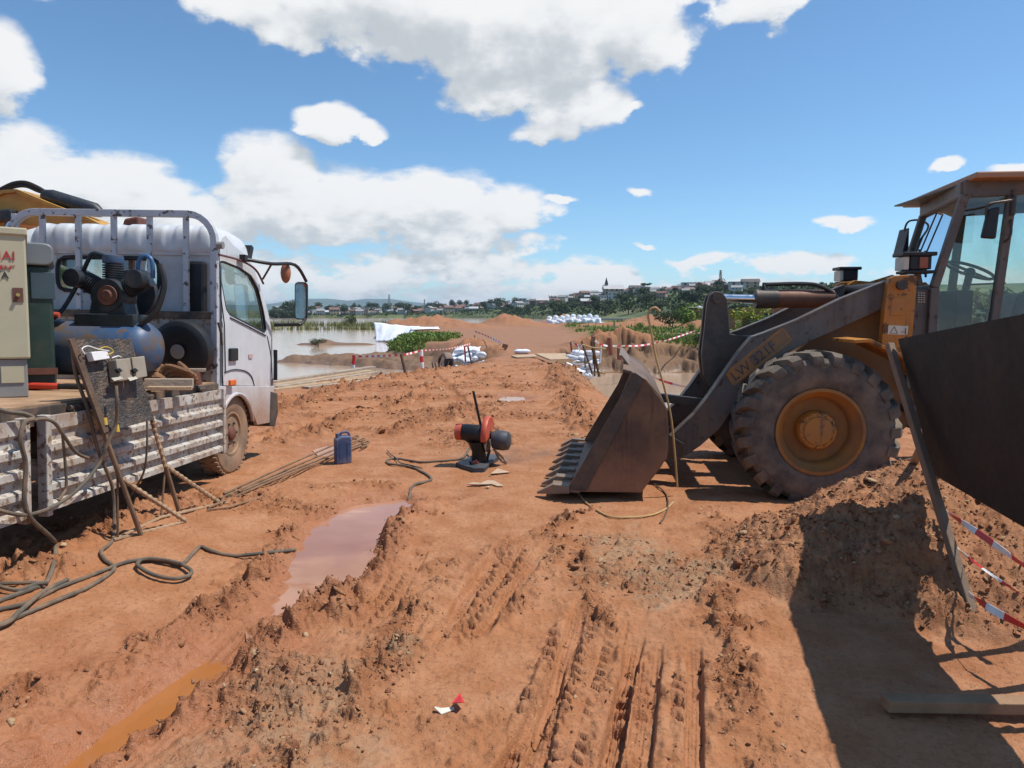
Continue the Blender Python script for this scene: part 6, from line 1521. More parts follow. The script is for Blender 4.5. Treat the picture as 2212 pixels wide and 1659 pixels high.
def build_saw():
    def z(x, y): return ((1700 + x * .3013) / 4, (1500 + y * .3013) / 4)
    base = [GT(*z(405, 1218)), GT(*z(640, 1295)), GT(*z(790, 1290)), GT(*z(985, 1122)), GT(*z(700, 1085))]
    c = sum(base, Vector()) / 5; D = 7.72
    root = empty('cut_off_saw', c); tag(root, 'black chop saw with red wheel guard standing on the clay', 'saw')
    mblk = mat('saw_black_casting', (0.012, 0.012, 0.014), 0.38, var=.3, dirt=(.14, .10, .08), dirt_amt=.25)
    mred = mat('saw_red_guard', (0.50, 0.085, 0.045), 0.5, var=.12, dirt=(.35, .2, .15), dirt_amt=.35)
    mgry = mat('saw_motor_grey', (0.055, 0.065, 0.08), 0.5, metal=.2, dirt=(.2, .15, .12), dirt_amt=.3)
    def part(name, mb, m, parent=root, **k):
        mb.v = [tuple(Vector(p) - c) for p in mb.v]; return mb.build(name, m, parent, **k)
    W_ = lambda x, y, d=0.0: PT(*z(x, y), D + d)
    zb = max(p.z for p in base)
    mb = MB(); lo = [Vector((p.x, p.y, zb - .03)) for p in base]; hi = [Vector((p.x, p.y, zb + .045)) for p in base]; n = 5
    mb.add(lo + hi, [tuple(range(n - 1, -1, -1)), tuple(range(n, 2 * n))] + [(i, (i + 1) % n, n + (i + 1) % n, n + i) for i in range(n)]); part('base', mb, mgry, bevel=.008)
    a = Vector((.975, -.22, 0)); f = Vector((.22, .975, 0))
    sl = W_(810, 1190); sl.z = zb + .047
    part('slot', MB().box(sl, (.05, .14, .004), (0, 0, R(-40))), M['black'])
    pd = W_(720, 1130); pd.z = zb + .04; hd = W_(700, 840)
    mb = MB(); n0 = len(mb.v)
    mb.tube([pd, pd.lerp(hd, .45), hd.lerp(pd, .12)], [.085, .075, .115], 14); part('pedestal', mb, mblk, smooth=True)
    p0, p1 = W_(500, 755), W_(800, 790); ax = (p1 - p0).normalized()
    p1 = p0 + a * ((p1 - p0).length * 1.08) ; p1.z = p0.z - .02
    part('arm_housing', MB().tube([p0, p0.lerp(p1, .08), p0.lerp(p1, .92), p1], [.085, .092, .10, .09], 22), mblk, smooth=True)
    part('belt_cap', MB().tube([p0 - a * .075, p0 - a * .07, p0 - a * .0], [.07, .088, .09], 22), mred, smooth=True)
    # web from housing down to the pedestal
    q = [W_(500, 840), W_(760, 880), W_(790, 1130), W_(640, 1130), W_(630, 930)]
    part('web', MB().add([p - f * .05 for p in q] + [p + f * .05 for p in q], [(0, 1, 2, 3, 4), (9, 8, 7, 6, 5)] + [(i, 5 + i, 5 + (i + 1) % 5, (i + 1) % 5) for i in range(5)]), mblk, bevel=.02)
    wc = W_(835, 800); rw = .185
    guard = MB(); nn = 26; vs = []; fs = []
    for i in range(nn + 1):
        t = R(-12 + 165 * i / nn)
        for (rr_, aa) in ((.05, -.03), (rw + .012, -.03), (rw + .022, -.014), (rw + .022, .014), (rw + .012, .03), (.05, .03)):
            vs.append(wc + f * (-math.cos(t) * rr_) + Vector((0, 0, math.sin(t) * rr_)) + a * aa)
    for i in range(nn):
        for k in range(6): fs.append((i * 6 + k, i * 6 + (k + 1) % 6, i * 6 + 6 + (k + 1) % 6, i * 6 + 6 + k))
    fs += [tuple(range(5, -1, -1)), tuple(nn * 6 + k for k in range(6))]
    part('wheel_guard', guard.add(vs, fs), mred, smooth=True, angle=35)
    part('cutting_wheel', MB().lathe([(rw, -.003), (rw, .003)], wc, a, 40), mat('cutting_disc', (.13, .10, .085), .7, dirt=(.3, .2, .15), dirt_amt=.4), smooth=True, angle=30)
    part('spindle', MB().lathe([(.04, -.08), (.04, .06)], wc, a, 14), mblk, smooth=True)
    m0 = W_(925, 860); m1 = W_(1055, 872)
    part('motor', MB().tube([m0 - a * .02, m0 + a * .02, m1 - a * .03 + a * .03, m1 + a * .045, m1 + a * .06], [.09, .108, .108, .098, .07], 24), mgry, smooth=True)
    part('lever', MB().tube([W_(745, 690), W_(640, 212)], .014, 10), mblk, smooth=True); part('lever_end', MB().tube([W_(640, 214), W_(639, 205)], .015, 10), M['yellow_wire'])
    part('vice_jaw', MB().bar(W_(625, 1190, -.12), W_(705, 1140, -.12), .045, .05), mred, bevel=.012)
    part('vice_screw', MB().tube([W_(590, 1290, -.2), W_(610, 1200, -.18), W_(600, 1150, -.16)], .012, 8), mblk)
    part('cord', MB().tube(smooth_pts([W_(900, 985), W_(980, 1050), W_(1075, 1150, .05), W_(1060, 1170, .05), W_(985, 1110, .05), W_(930, 1010)], 5), .012, 8), M['wood_grey'], smooth=True)
    part('brace', MB().bar(W_(820, 1130, .05), W_(860, 990, .05), .04, .03), mblk)
build_saw()
def flat_scrap(name, pts, label, m, th=.006, lift=.01):
    P = [GT(u, v) for u, v in pts]; zc = max(p.z for p in P) + lift
    c = sum(P, Vector()) / len(P); n = len(P)
    top = [Vector((p.x, p.y, .5 * (p.z + lift) + .5 * zc + .012 * rs.rand())) for p in P]
    mb = MB().add(top + [p - Vector((0, 0, th)) for p in top], [tuple(range(n)), tuple(range(2 * n - 1, n - 1, -1))] + [(i, n + i, n + (i + 1) % n, (i + 1) % n) for i in range(n)])
    return tag(mb.build(name, m), label, name.split('_')[-1])
def zs(x, y): return ((1700 + x * .3013) / 4, (1500 + y * .3013) / 4)
mcard = mat('cardboard_scrap', (.48, .34, .23), .8, var=.1)
flat_scrap('cardboard_scrap', [zs(870, 1338), zs(965, 1250), zs(1132, 1308), zs(1000, 1322)], 'triangular piece of cardboard just right of the saw base', mcard)
flat_scrap('cardboard_scrap', [zs(558, 1482), zs(640, 1458), zs(735, 1462), zs(830, 1432), zs(915, 1428), zs(1048, 1490), zs(965, 1492), zs(885, 1462), zs(740, 1482)], 'long folded piece of cardboard lying in front of the saw', mcard)
flat_scrap('cardboard_scrap', [zs(800, 1502), zs(860, 1495), zs(850, 1512)], 'tiny scrap of cardboard below the long piece', mcard)
def zt_(x, y): return ((1200 + x * .7065) / 4, (1900 + y * .7065) / 4)
def build_packet():
    r = empty('crumpled_packet', GT(*zt_(870, 1335))); tag(r, 'crumpled red plastic packet lying on the tyre-marked clay', 'packet'); c = r.location.copy()
    for nm, pts, m, hz in (('red_flap', [(860, 1330), (905, 1280), (932, 1320), (918, 1350)], M['red_tape'], .05), ('silver_strip', [(765, 1330), (800, 1345), (870, 1325), (875, 1335), (800, 1358), (762, 1345)], M['sticker'], .02)):
        P = [GT(*zt_(*q)) + Vector((0, 0, hz * (.2 + rs.rand()))) - c for q in pts]; n = len(P)
        MB().add(P + [p - Vector((0, 0, .004)) for p in P], [tuple(range(n)), tuple(range(2 * n - 1, n - 1, -1))] + [(i, n + i, n + (i + 1) % n, (i + 1) % n) for i in range(n)]).build(nm, m, r)
build_packet()
def z6(x, y): return ((2100 + x * .6631) / 4, (1000 + y * .6631) / 4)
o = MB().tube(smooth_pts([PT(*z6(918, 1430), 6.45), PT(*z6(905, 1250), 6.43), PT(*z6(880, 1010), 6.4), PT(*z6(840, 830), 6.4), PT(*z6(790, 650), 6.4), PT(*z6(758, 480), 6.4), PT(*z6(742, 395), 6.4), PT(*z6(758, 356), 6.4), PT(*z6(790, 348), 6.4), PT(*z6(815, 372), 6.4)], 6), [.010] * 54 + [.007], 7).build('bamboo_stick', M['bamboo'], None, smooth=True)
tag(o, 'thin bent bamboo stick hooked at the top in front of the loader arm', 'stick')
o = MB().tube(smooth_pts([GT(*z6(x, y), .012) for x, y in ((318, 1468), (380, 1540), (500, 1612), (620, 1622), (760, 1608), (850, 1570), (895, 1528))], 6), .008, 7).build('cane', M['bamboo'], None, smooth=True); tag(o, 'long cane curving over the clay below the bucket', 'cane')
o = MB().tube(smooth_pts([GT(*z6(x, y), .012) for x, y in ((775, 1418), (830, 1455), (858, 1500), (862, 1560), (840, 1620), (815, 1655))], 6), .007, 7).build('cane', M['wood_dark'], None, smooth=True); tag(o, 'short dark cane crossing the long cane behind the bucket', 'cane')

# black board on posts in the right foreground
def build_board():
    tl, bl = PT(898, 339, 4.69), PT(933, 474.5, 4.38)
    d = Vector((-.196, -.98, 0)); t = 2.3
    tr, br = tl + d * t + Vector((0, 0, .23)), bl + d * (t - .12)
    foot = GT(975, 612, -.06)
    root = empty('board_sign', foot); tag(root, 'black board on leaning posts seen from its shaded back beside the loader', 'sign')
    c = foot.copy()
    def part(name, mb, m, **k):
        mb.v = [tuple(Vector(p) - c) for p in mb.v]; return mb.build(name, m, root, **k)
    n = (tr - tl).cross(bl - tl).normalized() * .012
    if n.x < 0: n = -n
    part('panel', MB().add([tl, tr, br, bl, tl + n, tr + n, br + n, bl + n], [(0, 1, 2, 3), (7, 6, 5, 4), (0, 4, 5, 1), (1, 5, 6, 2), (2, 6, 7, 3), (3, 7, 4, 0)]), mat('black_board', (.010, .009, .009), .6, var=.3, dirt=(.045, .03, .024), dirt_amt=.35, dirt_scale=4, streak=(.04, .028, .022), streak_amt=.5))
    top = PT(889.5, 344.5, 4.74)
    mpost = mat('grey_post', (.19, .13, .085), .75, var=.2, dirt=(.22, .13, .08), dirt_amt=.4, bump=.2)
    tip = foot + (foot - top).normalized() * .12
    part('post', MB().bar(top, foot, .042, .05, up=(0, 1, 0)), mpost, bevel=.006)
    part('post_tip', MB().bar(foot, foot + Vector((.05, -.02, -.10)), .05, .035, up=(0, 1, 0), taper=.3), M['wood_dark'])
    bt = bl.lerp(tl, .25); g = GT(903, 480, -.03); g2 = PT(905, 478, 4.15)
    part('back_stay', MB().bar(PT(922, 445, 4.62), PT(905, 482, 5.15), .05, .02), M['wood_grey'], bevel=.004)
    for k_, lean in ((1.25, .10), (1.55, .06), (1.85, .02)):
        p = (bl + d * k_).lerp(tl + d * k_, .55) + n * 4.0; q = Vector((p.x + .42 + lean, p.y + .08 + lean, 0)); q.z = HZ(q.x, q.y) - .05
        part('leg', MB().bar(p, q, .045, .045), mpost, bevel=.004)
build_board()
def tape_mat():
    m, N, b = new_mat('barrier_tape'); a = N.n('ShaderNodeAttribute'); a.attribute_name = 'run'
    k = N.m('GREATER_THAN', N.m('FRACT', a.outputs['Fac']), .5)
    put(N, b.inputs['Base Color'], N.mix(k, (.78, .75, .72), (.62, .05, .04))); b.inputs['Roughness'].default_value = .4
    return m
M['tape'] = tape_mat()
def tape(label, pts, w=.05, period=.5, twist=.6, k=8):
    P = smooth_pts(pts, k); n = len(P); vs = []; run = []; L = 0
    for i, p in enumerate(P):
        d = (P[min(i + 1, n - 1)] - P[max(i - 1, 0)]).normalized(); sd = d.cross(Vector((0, 0, 1))).normalized()
        a = twist * math.sin(i * .35); up = Vector((0, 0, 1)) * math.cos(a) + sd * math.sin(a)
        if i: L += (p - P[i - 1]).length
        vs += [p - up * w / 2, p + up * w / 2, p + up * w / 2 + sd * .002, p - up * w / 2 + sd * .002]; run += [L / period] * 4
    fs = []
    for i in range(n - 1):
        for e in range(4): fs.append((i * 4 + e, i * 4 + (e + 1) % 4, i * 4 + 4 + (e + 1) % 4, i * 4 + 4 + e))
    o = MB().add(vs, fs).build('barrier_tape', M['tape'], None, fix=False)
    a = o.data.attributes.new('run', 'FLOAT', 'POINT'); a.data.foreach_set('value', run)
    return tag(o, label, 'tape', 'red and white barrier tape')
tape('upper red and white tape tied to the board post', [PT(940, 508, 4.18), PT(962, 522, 3.9), PT(990, 541, 3.65), PT(1040, 577, 3.3)], .032, .28, .5)
tape('limp tape end hanging from the knot on the board post', [PT(940, 508, 4.17), PT(944, 521, 4.1), PT(950, 534, 4.0), PT(958, 548, 3.9), PT(985, 570, 3.6), PT(1030, 600, 3.3)], .012, .3, 1.2)
tape('lower red and white tape at the foot of the board post', [PT(969, 594, 3.6), PT(982, 603, 3.4), PT(1000, 614, 3.25), PT(1040, 634, 3.05)], .034, .26, .5)
def build_beam():
    a = GT(884, 713, .045); b = Vector((a.x + 1.5, a.y - .02, HZ(a.x + .6, a.y) + .05)); r = empty('timber_beam', a); tag(r, 'pale square timber beam lying at the bottom right corner', 'beam')
    MB().bar((0, 0, 0), b - a, .075, .048).build('beam', mat('beam_wood', (.27, .155, .08), .8, var=.2, dirt=(.34, .2, .12), dirt_amt=.4, bump=.3), r, bevel=.004)
build_beam()
# ------------------------------------------------------------------ middle ground
def mk_mesh(name, V, F, m, smooth=False):
    V = np.asarray(V, np.float32); F = np.asarray(F, np.int32); k = F.shape[1]
    me = bpy.data.meshes.new(name); me.vertices.add(len(V)); me.vertices.foreach_set('co', V.ravel())
    me.loops.add(F.size); me.loops.foreach_set('vertex_index', F.ravel()); me.polygons.add(len(F))
    me.polygons.foreach_set('loop_start', np.arange(0, F.size, k, dtype=np.int32)); me.update(calc_edges=True)
    if smooth: me.polygons.foreach_set('use_smooth', np.ones(len(F), bool))
    me.materials.append(m); return me
def link(name, me, parent=None, loc=(0, 0, 0), rot=(0, 0, 0), sc=(1, 1, 1)):
    o = bpy.data.objects.new(name, me); COL.objects.link(o); o.parent = parent; o.location = loc; o.rotation_euler = rot; o.scale = sc; return o
def leaf_mat(name, c0, c1, c2=None, tr=.25):
    m, N, b = new_mat(name); tc = N.n('ShaderNodeTexCoord'); oi = N.n('ShaderNodeObjectInfo'); g = N.n('ShaderNodeNewGeometry')
    c = N.mix(g.outputs['Random Per Island'], c0, c1)
    if c2 is not None: c = N.mix(N.m('MULTIPLY', oi.outputs['Random'], .6), c, c2)
    put(N, b.inputs['Base Color'], c); b.inputs['Roughness'].default_value = .7; b.inputs['Specular IOR Level'].default_value = .25
    return m
M['grass'] = leaf_mat('grass_blades', (.11, .17, .03), (.26, .29, .075))
M['reed'] = leaf_mat('river_reeds', (.10, .13, .035), (.22, .22, .08))
M['leaf'] = leaf_mat('tree_leaves', (.022, .045, .012), (.060, .095, .022), (.085, .105, .035))
M['leaf_dark'] = leaf_mat('dark_tree_leaves', (.020, .038, .015), (.048, .075, .026), (.07, .085, .04))
M['leaf_yellow'] = leaf_mat('yellow_green_leaves', (.14, .20, .02), (.34, .33, .045))
M['leaf_bright'] = leaf_mat('fresh_green_leaves', (.07, .13, .02), (.17, .24, .045))
M['bark'] = mat('bark', (.07, .05, .035), .9)
def blades(name, pos, hgt, m, label, lean=.35, wid=.02, cat='grass'):
    pos = np.asarray(pos); n = len(pos); a = rs.rand(n) * 6.28; h = hgt * (.5 + .8 * rs.rand(n)); w = wid * (.6 + .8 * rs.rand(n))
    dx, dy = np.cos(a), np.sin(a); ln = lean * h * rs.randn(n)
    V = np.empty((n, 3, 3)); V[:, 0] = pos + np.stack([dx * w, dy * w, 0 * w - .02], 1); V[:, 1] = pos - np.stack([dx * w, dy * w, 0 * w + .02], 1)
    V[:, 2] = pos + np.stack([dy * ln, -dx * ln, h], 1)
    o = link(name, mk_mesh(name, V.reshape(-1, 3), np.arange(n * 3).reshape(-1, 3), m)); return tag(o, label, cat, kind='stuff')
def scatter(n, x0, x1, y0, y1, test):
    x = x0 + (x1 - x0) * rs.rand(n * 4); y = y0 + (y1 - y0) * rs.rand(n * 4); t = terrain(x, y); k = test(t, x, y); x, y, z = x[k][:n], y[k][:n], t['h'][k][:n]
    return np.stack([x, y, z], 1)
blades('grass', scatter(9000, -9.5, -3, 41, 56, lambda t, x, y: t['green'] > .55), .30, M['grass'], 'thick green grass on the bank left of the causeway', wid=.035)
blades('grass', scatter(20000, 4.2, 18, 33.5, 46, lambda t, x, y: (t['green'] > .5) & (t['h'] > .12)), .16, M['grass'], 'green grass along the top of the cut bank on the right', wid=.035)
blades('grass', scatter(20000, 4, 50, 46, 110, lambda t, x, y: t['green'] > .5), .24, M['grass'], 'rough grass of the field behind the loader', wid=.07)
_x = np.concatenate([-75 + 62 * rs.rand(5000), -50 + 35 * rs.rand(1600)]); _y = np.concatenate([172 + 6 * rs.randn(5000), 128 + 2.0 * rs.randn(1600)]); _k = fbm(_x * .12, _y * .3, 3, 5) > -.1
blades('reeds', np.stack([_x[_k], _y[_k], np.full(_k.sum(), WATER_Z - .1)], 1), 1.3, M['reed'], 'strip of pale reeds standing in the river', wid=.10, cat='reeds')
W_BANK = None
def leaf_cloud(n, blobs, size, seed=0, flat=.6):
    """leaf-sized quads on and in a set of ellipsoids (x, y, z, r, squash)"""
    r_ = np.random.RandomState(seed); B = np.array(blobs); w = B[:, 3] ** 2; bi = r_.choice(len(B), n, p=w / w.sum()); b = B[bi]
    d = r_.randn(n, 3); d /= np.linalg.norm(d, axis=1)[:, None]; rad = b[:, 3:4] * (.55 + .45 * r_.rand(n, 1) ** .5)
    c = b[:, :3] + d * rad * np.stack([np.ones(n), np.ones(n), b[:, 4]], 1)
    nn = d + .8 * r_.randn(n, 3); nn[:, 2] += .3; nn /= np.linalg.norm(nn, axis=1)[:, None]
    t = np.cross(nn, r_.randn(n, 3)); t /= np.linalg.norm(t, axis=1)[:, None]; s = np.cross(nn, t)
    sz = size * (.55 + .9 * r_.rand(n, 1))
    V = np.empty((n, 4, 3)); V[:, 0] = c - t * sz; V[:, 1] = c - s * sz * flat - nn * sz * .15; V[:, 2] = c + t * sz; V[:, 3] = c + s * sz * flat - nn * sz * .15
    return V.reshape(-1, 3), np.arange(n * 4).reshape(-1, 4)
def tree_proto(kind, seed):
    """unit tree: one metre tall, returns (trunk mesh, crown mesh)"""
    r_ = random.Random(seed); mb = MB(); blobs = []
    if kind == 'round':
        for i in range(9):
            a = r_.random() * 6.28; q = .24 * r_.random() ** .5; blobs.append((q * math.cos(a), q * math.sin(a), .50 + .30 * r_.random(), .15 + .09 * r_.random(), .8))
        blobs.append((0, 0, .66, .24, .9))
    elif kind == 'umbrella':
        for i in range(8):
            a = r_.random() * 6.28; q = .36 * r_.random() ** .5; blobs.append((q * math.cos(a), q * math.sin(a), .74 + .14 * r_.random(), .13 + .07 * r_.random(), .5))
    elif kind == 'tall':
        for i in range(9):
            z = .28 + .62 * i / 8; q = .10 * (1 - abs(z - .5)); a = r_.random() * 6.28; blobs.append((q * math.cos(a), q * math.sin(a), z, .16 * (1.25 - z), 1.1))
    else:
        for i in range(10):
            a = r_.random() * 6.28; q = .42 * r_.random() ** .5; blobs.append((q * math.cos(a), q * math.sin(a), .25 + .4 * r_.random(), .2 + .12 * r_.random(), .8))
    th = .70 if kind == 'umbrella' else .55
    mb.tube([(0, 0, -.05), (.01, 0, th * .5), (0, .01, th)], [.035, .026, .016], 6)
    for b in blobs[:4]: mb.tube([(0, 0, th * .55), ((b[0]) * .6, b[1] * .6, (th * .55 + b[2]) / 2), b[:3]], [.016, .010, .004], 5)
    V, F = leaf_cloud(520 if kind != 'tall' else 380, blobs, .047, seed)
    return mb, V, F
PROTO = []
for i, (kd, lm) in enumerate((('round', 'leaf'), ('round', 'leaf_dark'), ('umbrella', 'leaf_dark'), ('tall', 'leaf_dark'), ('bush', 'leaf'), ('bush', 'leaf_dark'), ('round', 'leaf'), ('bush', 'leaf_yellow'), ('bush', 'leaf_bright'))):
    mb, V, F = tree_proto(kd, 100 + i); tm = bpy.data.meshes.new('trunk'); tm.from_pydata(mb.v, [], mb.f); tm.update(); tm.materials.append(M['bark'])
    PROTO.append((kd, tm, mk_mesh('crown', V, F, M[lm])))
def plant(i, loc, h, label, name=None, group=None, wide=1.0, cat=None):
    kd, tm, cm = PROTO[i]; nm = name or ('shrub' if kd == 'bush' else 'tree')
    r = empty(nm, loc, (0, 0, rs.rand() * 6.28)); r.scale = (h * wide, h * wide, h); tag(r, label, cat or nm.split('_')[-1], group)
    link('trunk', tm, r); link('crown', cm, r); return r

_p = scatter(420, -9.2, -3.4, 42.5, 55, lambda t, x, y: t['green'] > .6)
_V, _F = leaf_cloud(5200, [(q[0], q[1], q[2] + .12, .28 + .2 * rs.rand(), .8) for q in _p], .075, 77)
tag(link('weeds', mk_mesh('weeds', _V, _F, M['leaf_bright'])), 'leafy green weeds on the bank left of the causeway', 'weeds', kind='stuff')
_p = scatter(110, 4.5, 17, 34.2, 40, lambda t, x, y: (t['green'] > .6) & (t['h'] > .1))
_V, _F = leaf_cloud(900, [(q[0], q[1], q[2] + .04, .12 + .14 * rs.rand(), .7) for q in _p], .06, 78)
tag(link('weeds', mk_mesh('weeds', _V, _F, M['leaf_bright'])), 'leafy green weeds along the lip of the cut bank', 'weeds', kind='stuff')
# planks at the water's edge
def zp(x, y): return ((1000 + x * .3165) / 4, (1300 + y * .3165) / 4)
def zone(f, pts): return [f(*p) for p in pts]
PL = [((250, 752), (1550, 552), 'topmost long plank of the pile at the water edge', .16, .10), ((280, 785), (1530, 592), 'second long plank of the pile at the water edge', .12, .06), ((300, 806), (1660, 605), 'third long plank of the pile, reaching furthest right but one', .12, .04), ((270, 836), (1640, 662), 'wide pale plank in the middle of the pile', .10, .02), ((700, 806), (1740, 684), 'front pale plank of the pile, ending furthest right', .10, .02), ((430, 800), (1480, 640), 'broken plank lying across the middle of the pile', .05, .05)]
for i, (a, b, lab, th, lift) in enumerate(PL):
    p, q = G(*zp(*a), 0.0), G(*zp(*b), 0.0)
    p.z, q.z = HZ(p.x, p.y), HZ(q.x, q.y); zz = max(p.z, q.z, -.12) + lift + .05
    p = PT(*zp(*a), p.y); q = PT(*zp(*b), q.y)
    o = MB().bar(p, q, .22, th).build('plank', M['wood'] if i % 2 else M['wood_grey'], None, bevel=.008); tag(o, lab, 'plank', 'planks piled at the water edge')
def post(name, a, b, y, r, m, label, cat='post', n=8):
    o = MB().tube([PT(*a, y), PT(*b, y) + Vector((0, 0, -.15))], [r, r * 1.05], n).build(name, m, None, smooth=True); return tag(o, label, cat)
def striped_post(a, b, y, r, label, n=4, first=0):
    p, q = PT(*a, y), PT(*b, y) + Vector((0, 0, -.1)); root = empty('striped_post', q); tag(root, label, 'post')
    for i in range(n):
        MB().tube([p.lerp(q, i / n) - q, p.lerp(q, (i + 1) / n) - q], r, 8).build('band', M['red_tape'] if (i + first) % 2 == 0 else M['white_tape'], root)
striped_post((354, 355), (352.5, 371), 21.5, .055, 'red and white striped post furthest left at the water edge', 2)
post('stake', (401, 354), (407, 375), 19.6, .04, M['wood_dark'], 'dark leaning stake between the two striped posts')
striped_post((421, 350), (422.5, 371), 20.8, .055, 'red and white striped post right of the leaning stake', 4, 1)
tape('barrier tape strung between the striped posts over the mud', [PT(354, 356, 21.5), PT(365, 356.5, 21.2), PT(380, 355.8, 20.5), PT(401, 355, 19.6), PT(412, 353, 20.3), PT(421, 350.5, 20.8)], .06, .35, .3)
tape('barrier tape running from the striped post to the white sheet', [PT(421, 350.5, 20.8), PT(450, 348.5, 25), PT(470, 343.8, 29)], .05, .5, .3)
# sandbags
def bag_mesh(seed, L=.62, W=.40, Hh=.20):
    r_ = np.random.RandomState(seed); mb = MB(); nu, nv = 14, 8; V = []
    for i in range(nv + 1):
        th = math.pi * i / nv
        for k in range(nu):
            ph = 2 * math.pi * k / nu; e = lambda c, p: math.copysign(abs(c) ** p, c)
            V.append((e(math.sin(th), .55) * e(math.cos(ph), .55) * L / 2 * (1 + .06 * r_.randn()), e(math.sin(th), .55) * e(math.sin(ph), .6) * W / 2 * (1 + .06 * r_.randn()), e(math.cos(th), .75) * Hh / 2 * (1 + .10 * r_.randn())))
    F = [(i * nu + k, (i + 1) * nu + k, (i + 1) * nu + (k + 1) % nu, i * nu + (k + 1) % nu) for i in range(nv) for k in range(nu)]
    return mk_mesh('sandbag', V, F, M['white_bag'], True)
BAGS = [bag_mesh(i) for i in range(4)]
def bag_wall(x0, x1, y, z0, rows, label, group, lean=.12, slope=0.0):
    for j in range(rows):
        n = int((x1 - x0) / .5)
        for i in range(n):
            x = x0 + .25 + (i + .5 * (j % 2)) * .5
            if x > x1: continue
            o = link('sandbag', BAGS[rs.randint(4)], None, (x + .03 * rs.randn(), y + lean * j + slope * (x - x0) + .04 * rs.randn(), z0 + .165 * j), (.22 * rs.randn(), .22 * rs.randn(), .6 * rs.randn()), (.82 + .2 * rs.rand(),) * 3)
            tag(o, label + ', ' + ('bottom', 'second', 'third', 'fourth', 'fifth', 'top')[j] + ' layer', 'sandbag', group)
bag_wall(-2.35, -1.15, 29.2, -.55, 5, 'white sandbag in the stack left of the crossing', 'sandbags left of the crossing')
bag_wall(2.0, 3.35, 26.2, -.62, 6, 'white sandbag in the stack right of the crossing', 'sandbags right of the crossing', .14, -.2)
p = GT(522, 353.6, .09); o = link('sandbag', BAGS[1], None, p, (0, 0, .1), (1.05, 1, .9)); tag(o, 'single white sandbag lying alone on the causeway', 'sandbag')
# white sheet over the left stack
def sheet(name, corners, nu, nv, amp, m, label, freq=3.0, cat='sheet', seed=3):
    a, b, c, d = corners; V = []
    nrm = (b - a).cross(d - a).normalized()
    for j in range(nv + 1):
        for i in range(nu + 1):
            u, v = i / nu, j / nv; p = a.lerp(b, u).lerp(d.lerp(c, u), v)
            w = amp * float(fbm(np.array([u * freq + seed]), np.array([v * freq * .35]), 3, seed)[0])
            V.append(p + nrm * w)
    F = [(j * (nu + 1) + i, j * (nu + 1) + i + 1, (j + 1) * (nu + 1) + i + 1, (j + 1) * (nu + 1) + i) for j in range(nv) for i in range(nu)]
    o = link(name, mk_mesh(name, [tuple(q) for q in V], F, m, True)); md = o.modifiers.new('thick', 'SOLIDIFY'); md.thickness = .01
    return tag(o, label, cat)
M['sheet'] = mat('white_geotextile', (.72, .75, .80), .55, var=.05, dirt=(.5, .38, .3), dirt_amt=.25, dirt_scale=.8, bump=.1)
sheet('plastic_sheet', [PT(448, 358, 29.4), PT(470, 361, 28.9), PT(481, 346, 30.5), PT(456, 347, 31)], 14, 8, .12, M['sheet'], 'crumpled white sheet draped over the left sandbags beside the worker')
sheet('geotextile_sheet', [PT(376, 341, 72), PT(399, 341.5, 70), PT(420, 326.5, 73), PT(374, 322.6, 76)], 26, 12, .14, M['sheet'], 'big white geotextile sheet hanging down the bank into the river', 3.4)
sheet('geotextile_sheet', [PT(410, 329.5, 72), PT(440, 328.8, 73), PT(438, 326.8, 74), PT(412, 326.2, 74)], 14, 4, .08, M['sheet'], 'narrow tail of white sheet lying along the top of the red bank', 2, seed=8)
for i, (a, b) in enumerate((((468, 347), (472, 362)), ((464.5, 346), (465.5, 358)))):
    post('stake', a, b, 28.6, .035, M['red_tape'] if i else M['wood_dark'], ('dark stake leaning in front of the left sandbags', 'dark red rag hanging on a stake by the left sandbags')[i])
for i, u in enumerate((432, 435, 438.5, 441.5)):
    post('stake', (u, 362.5 + .4 * i), (u + 2, 368), 28.0, .03, M['wood_dark'], ('leftmost', 'second', 'third', 'rightmost')[i] + ' of the four short stakes left of the bending worker')
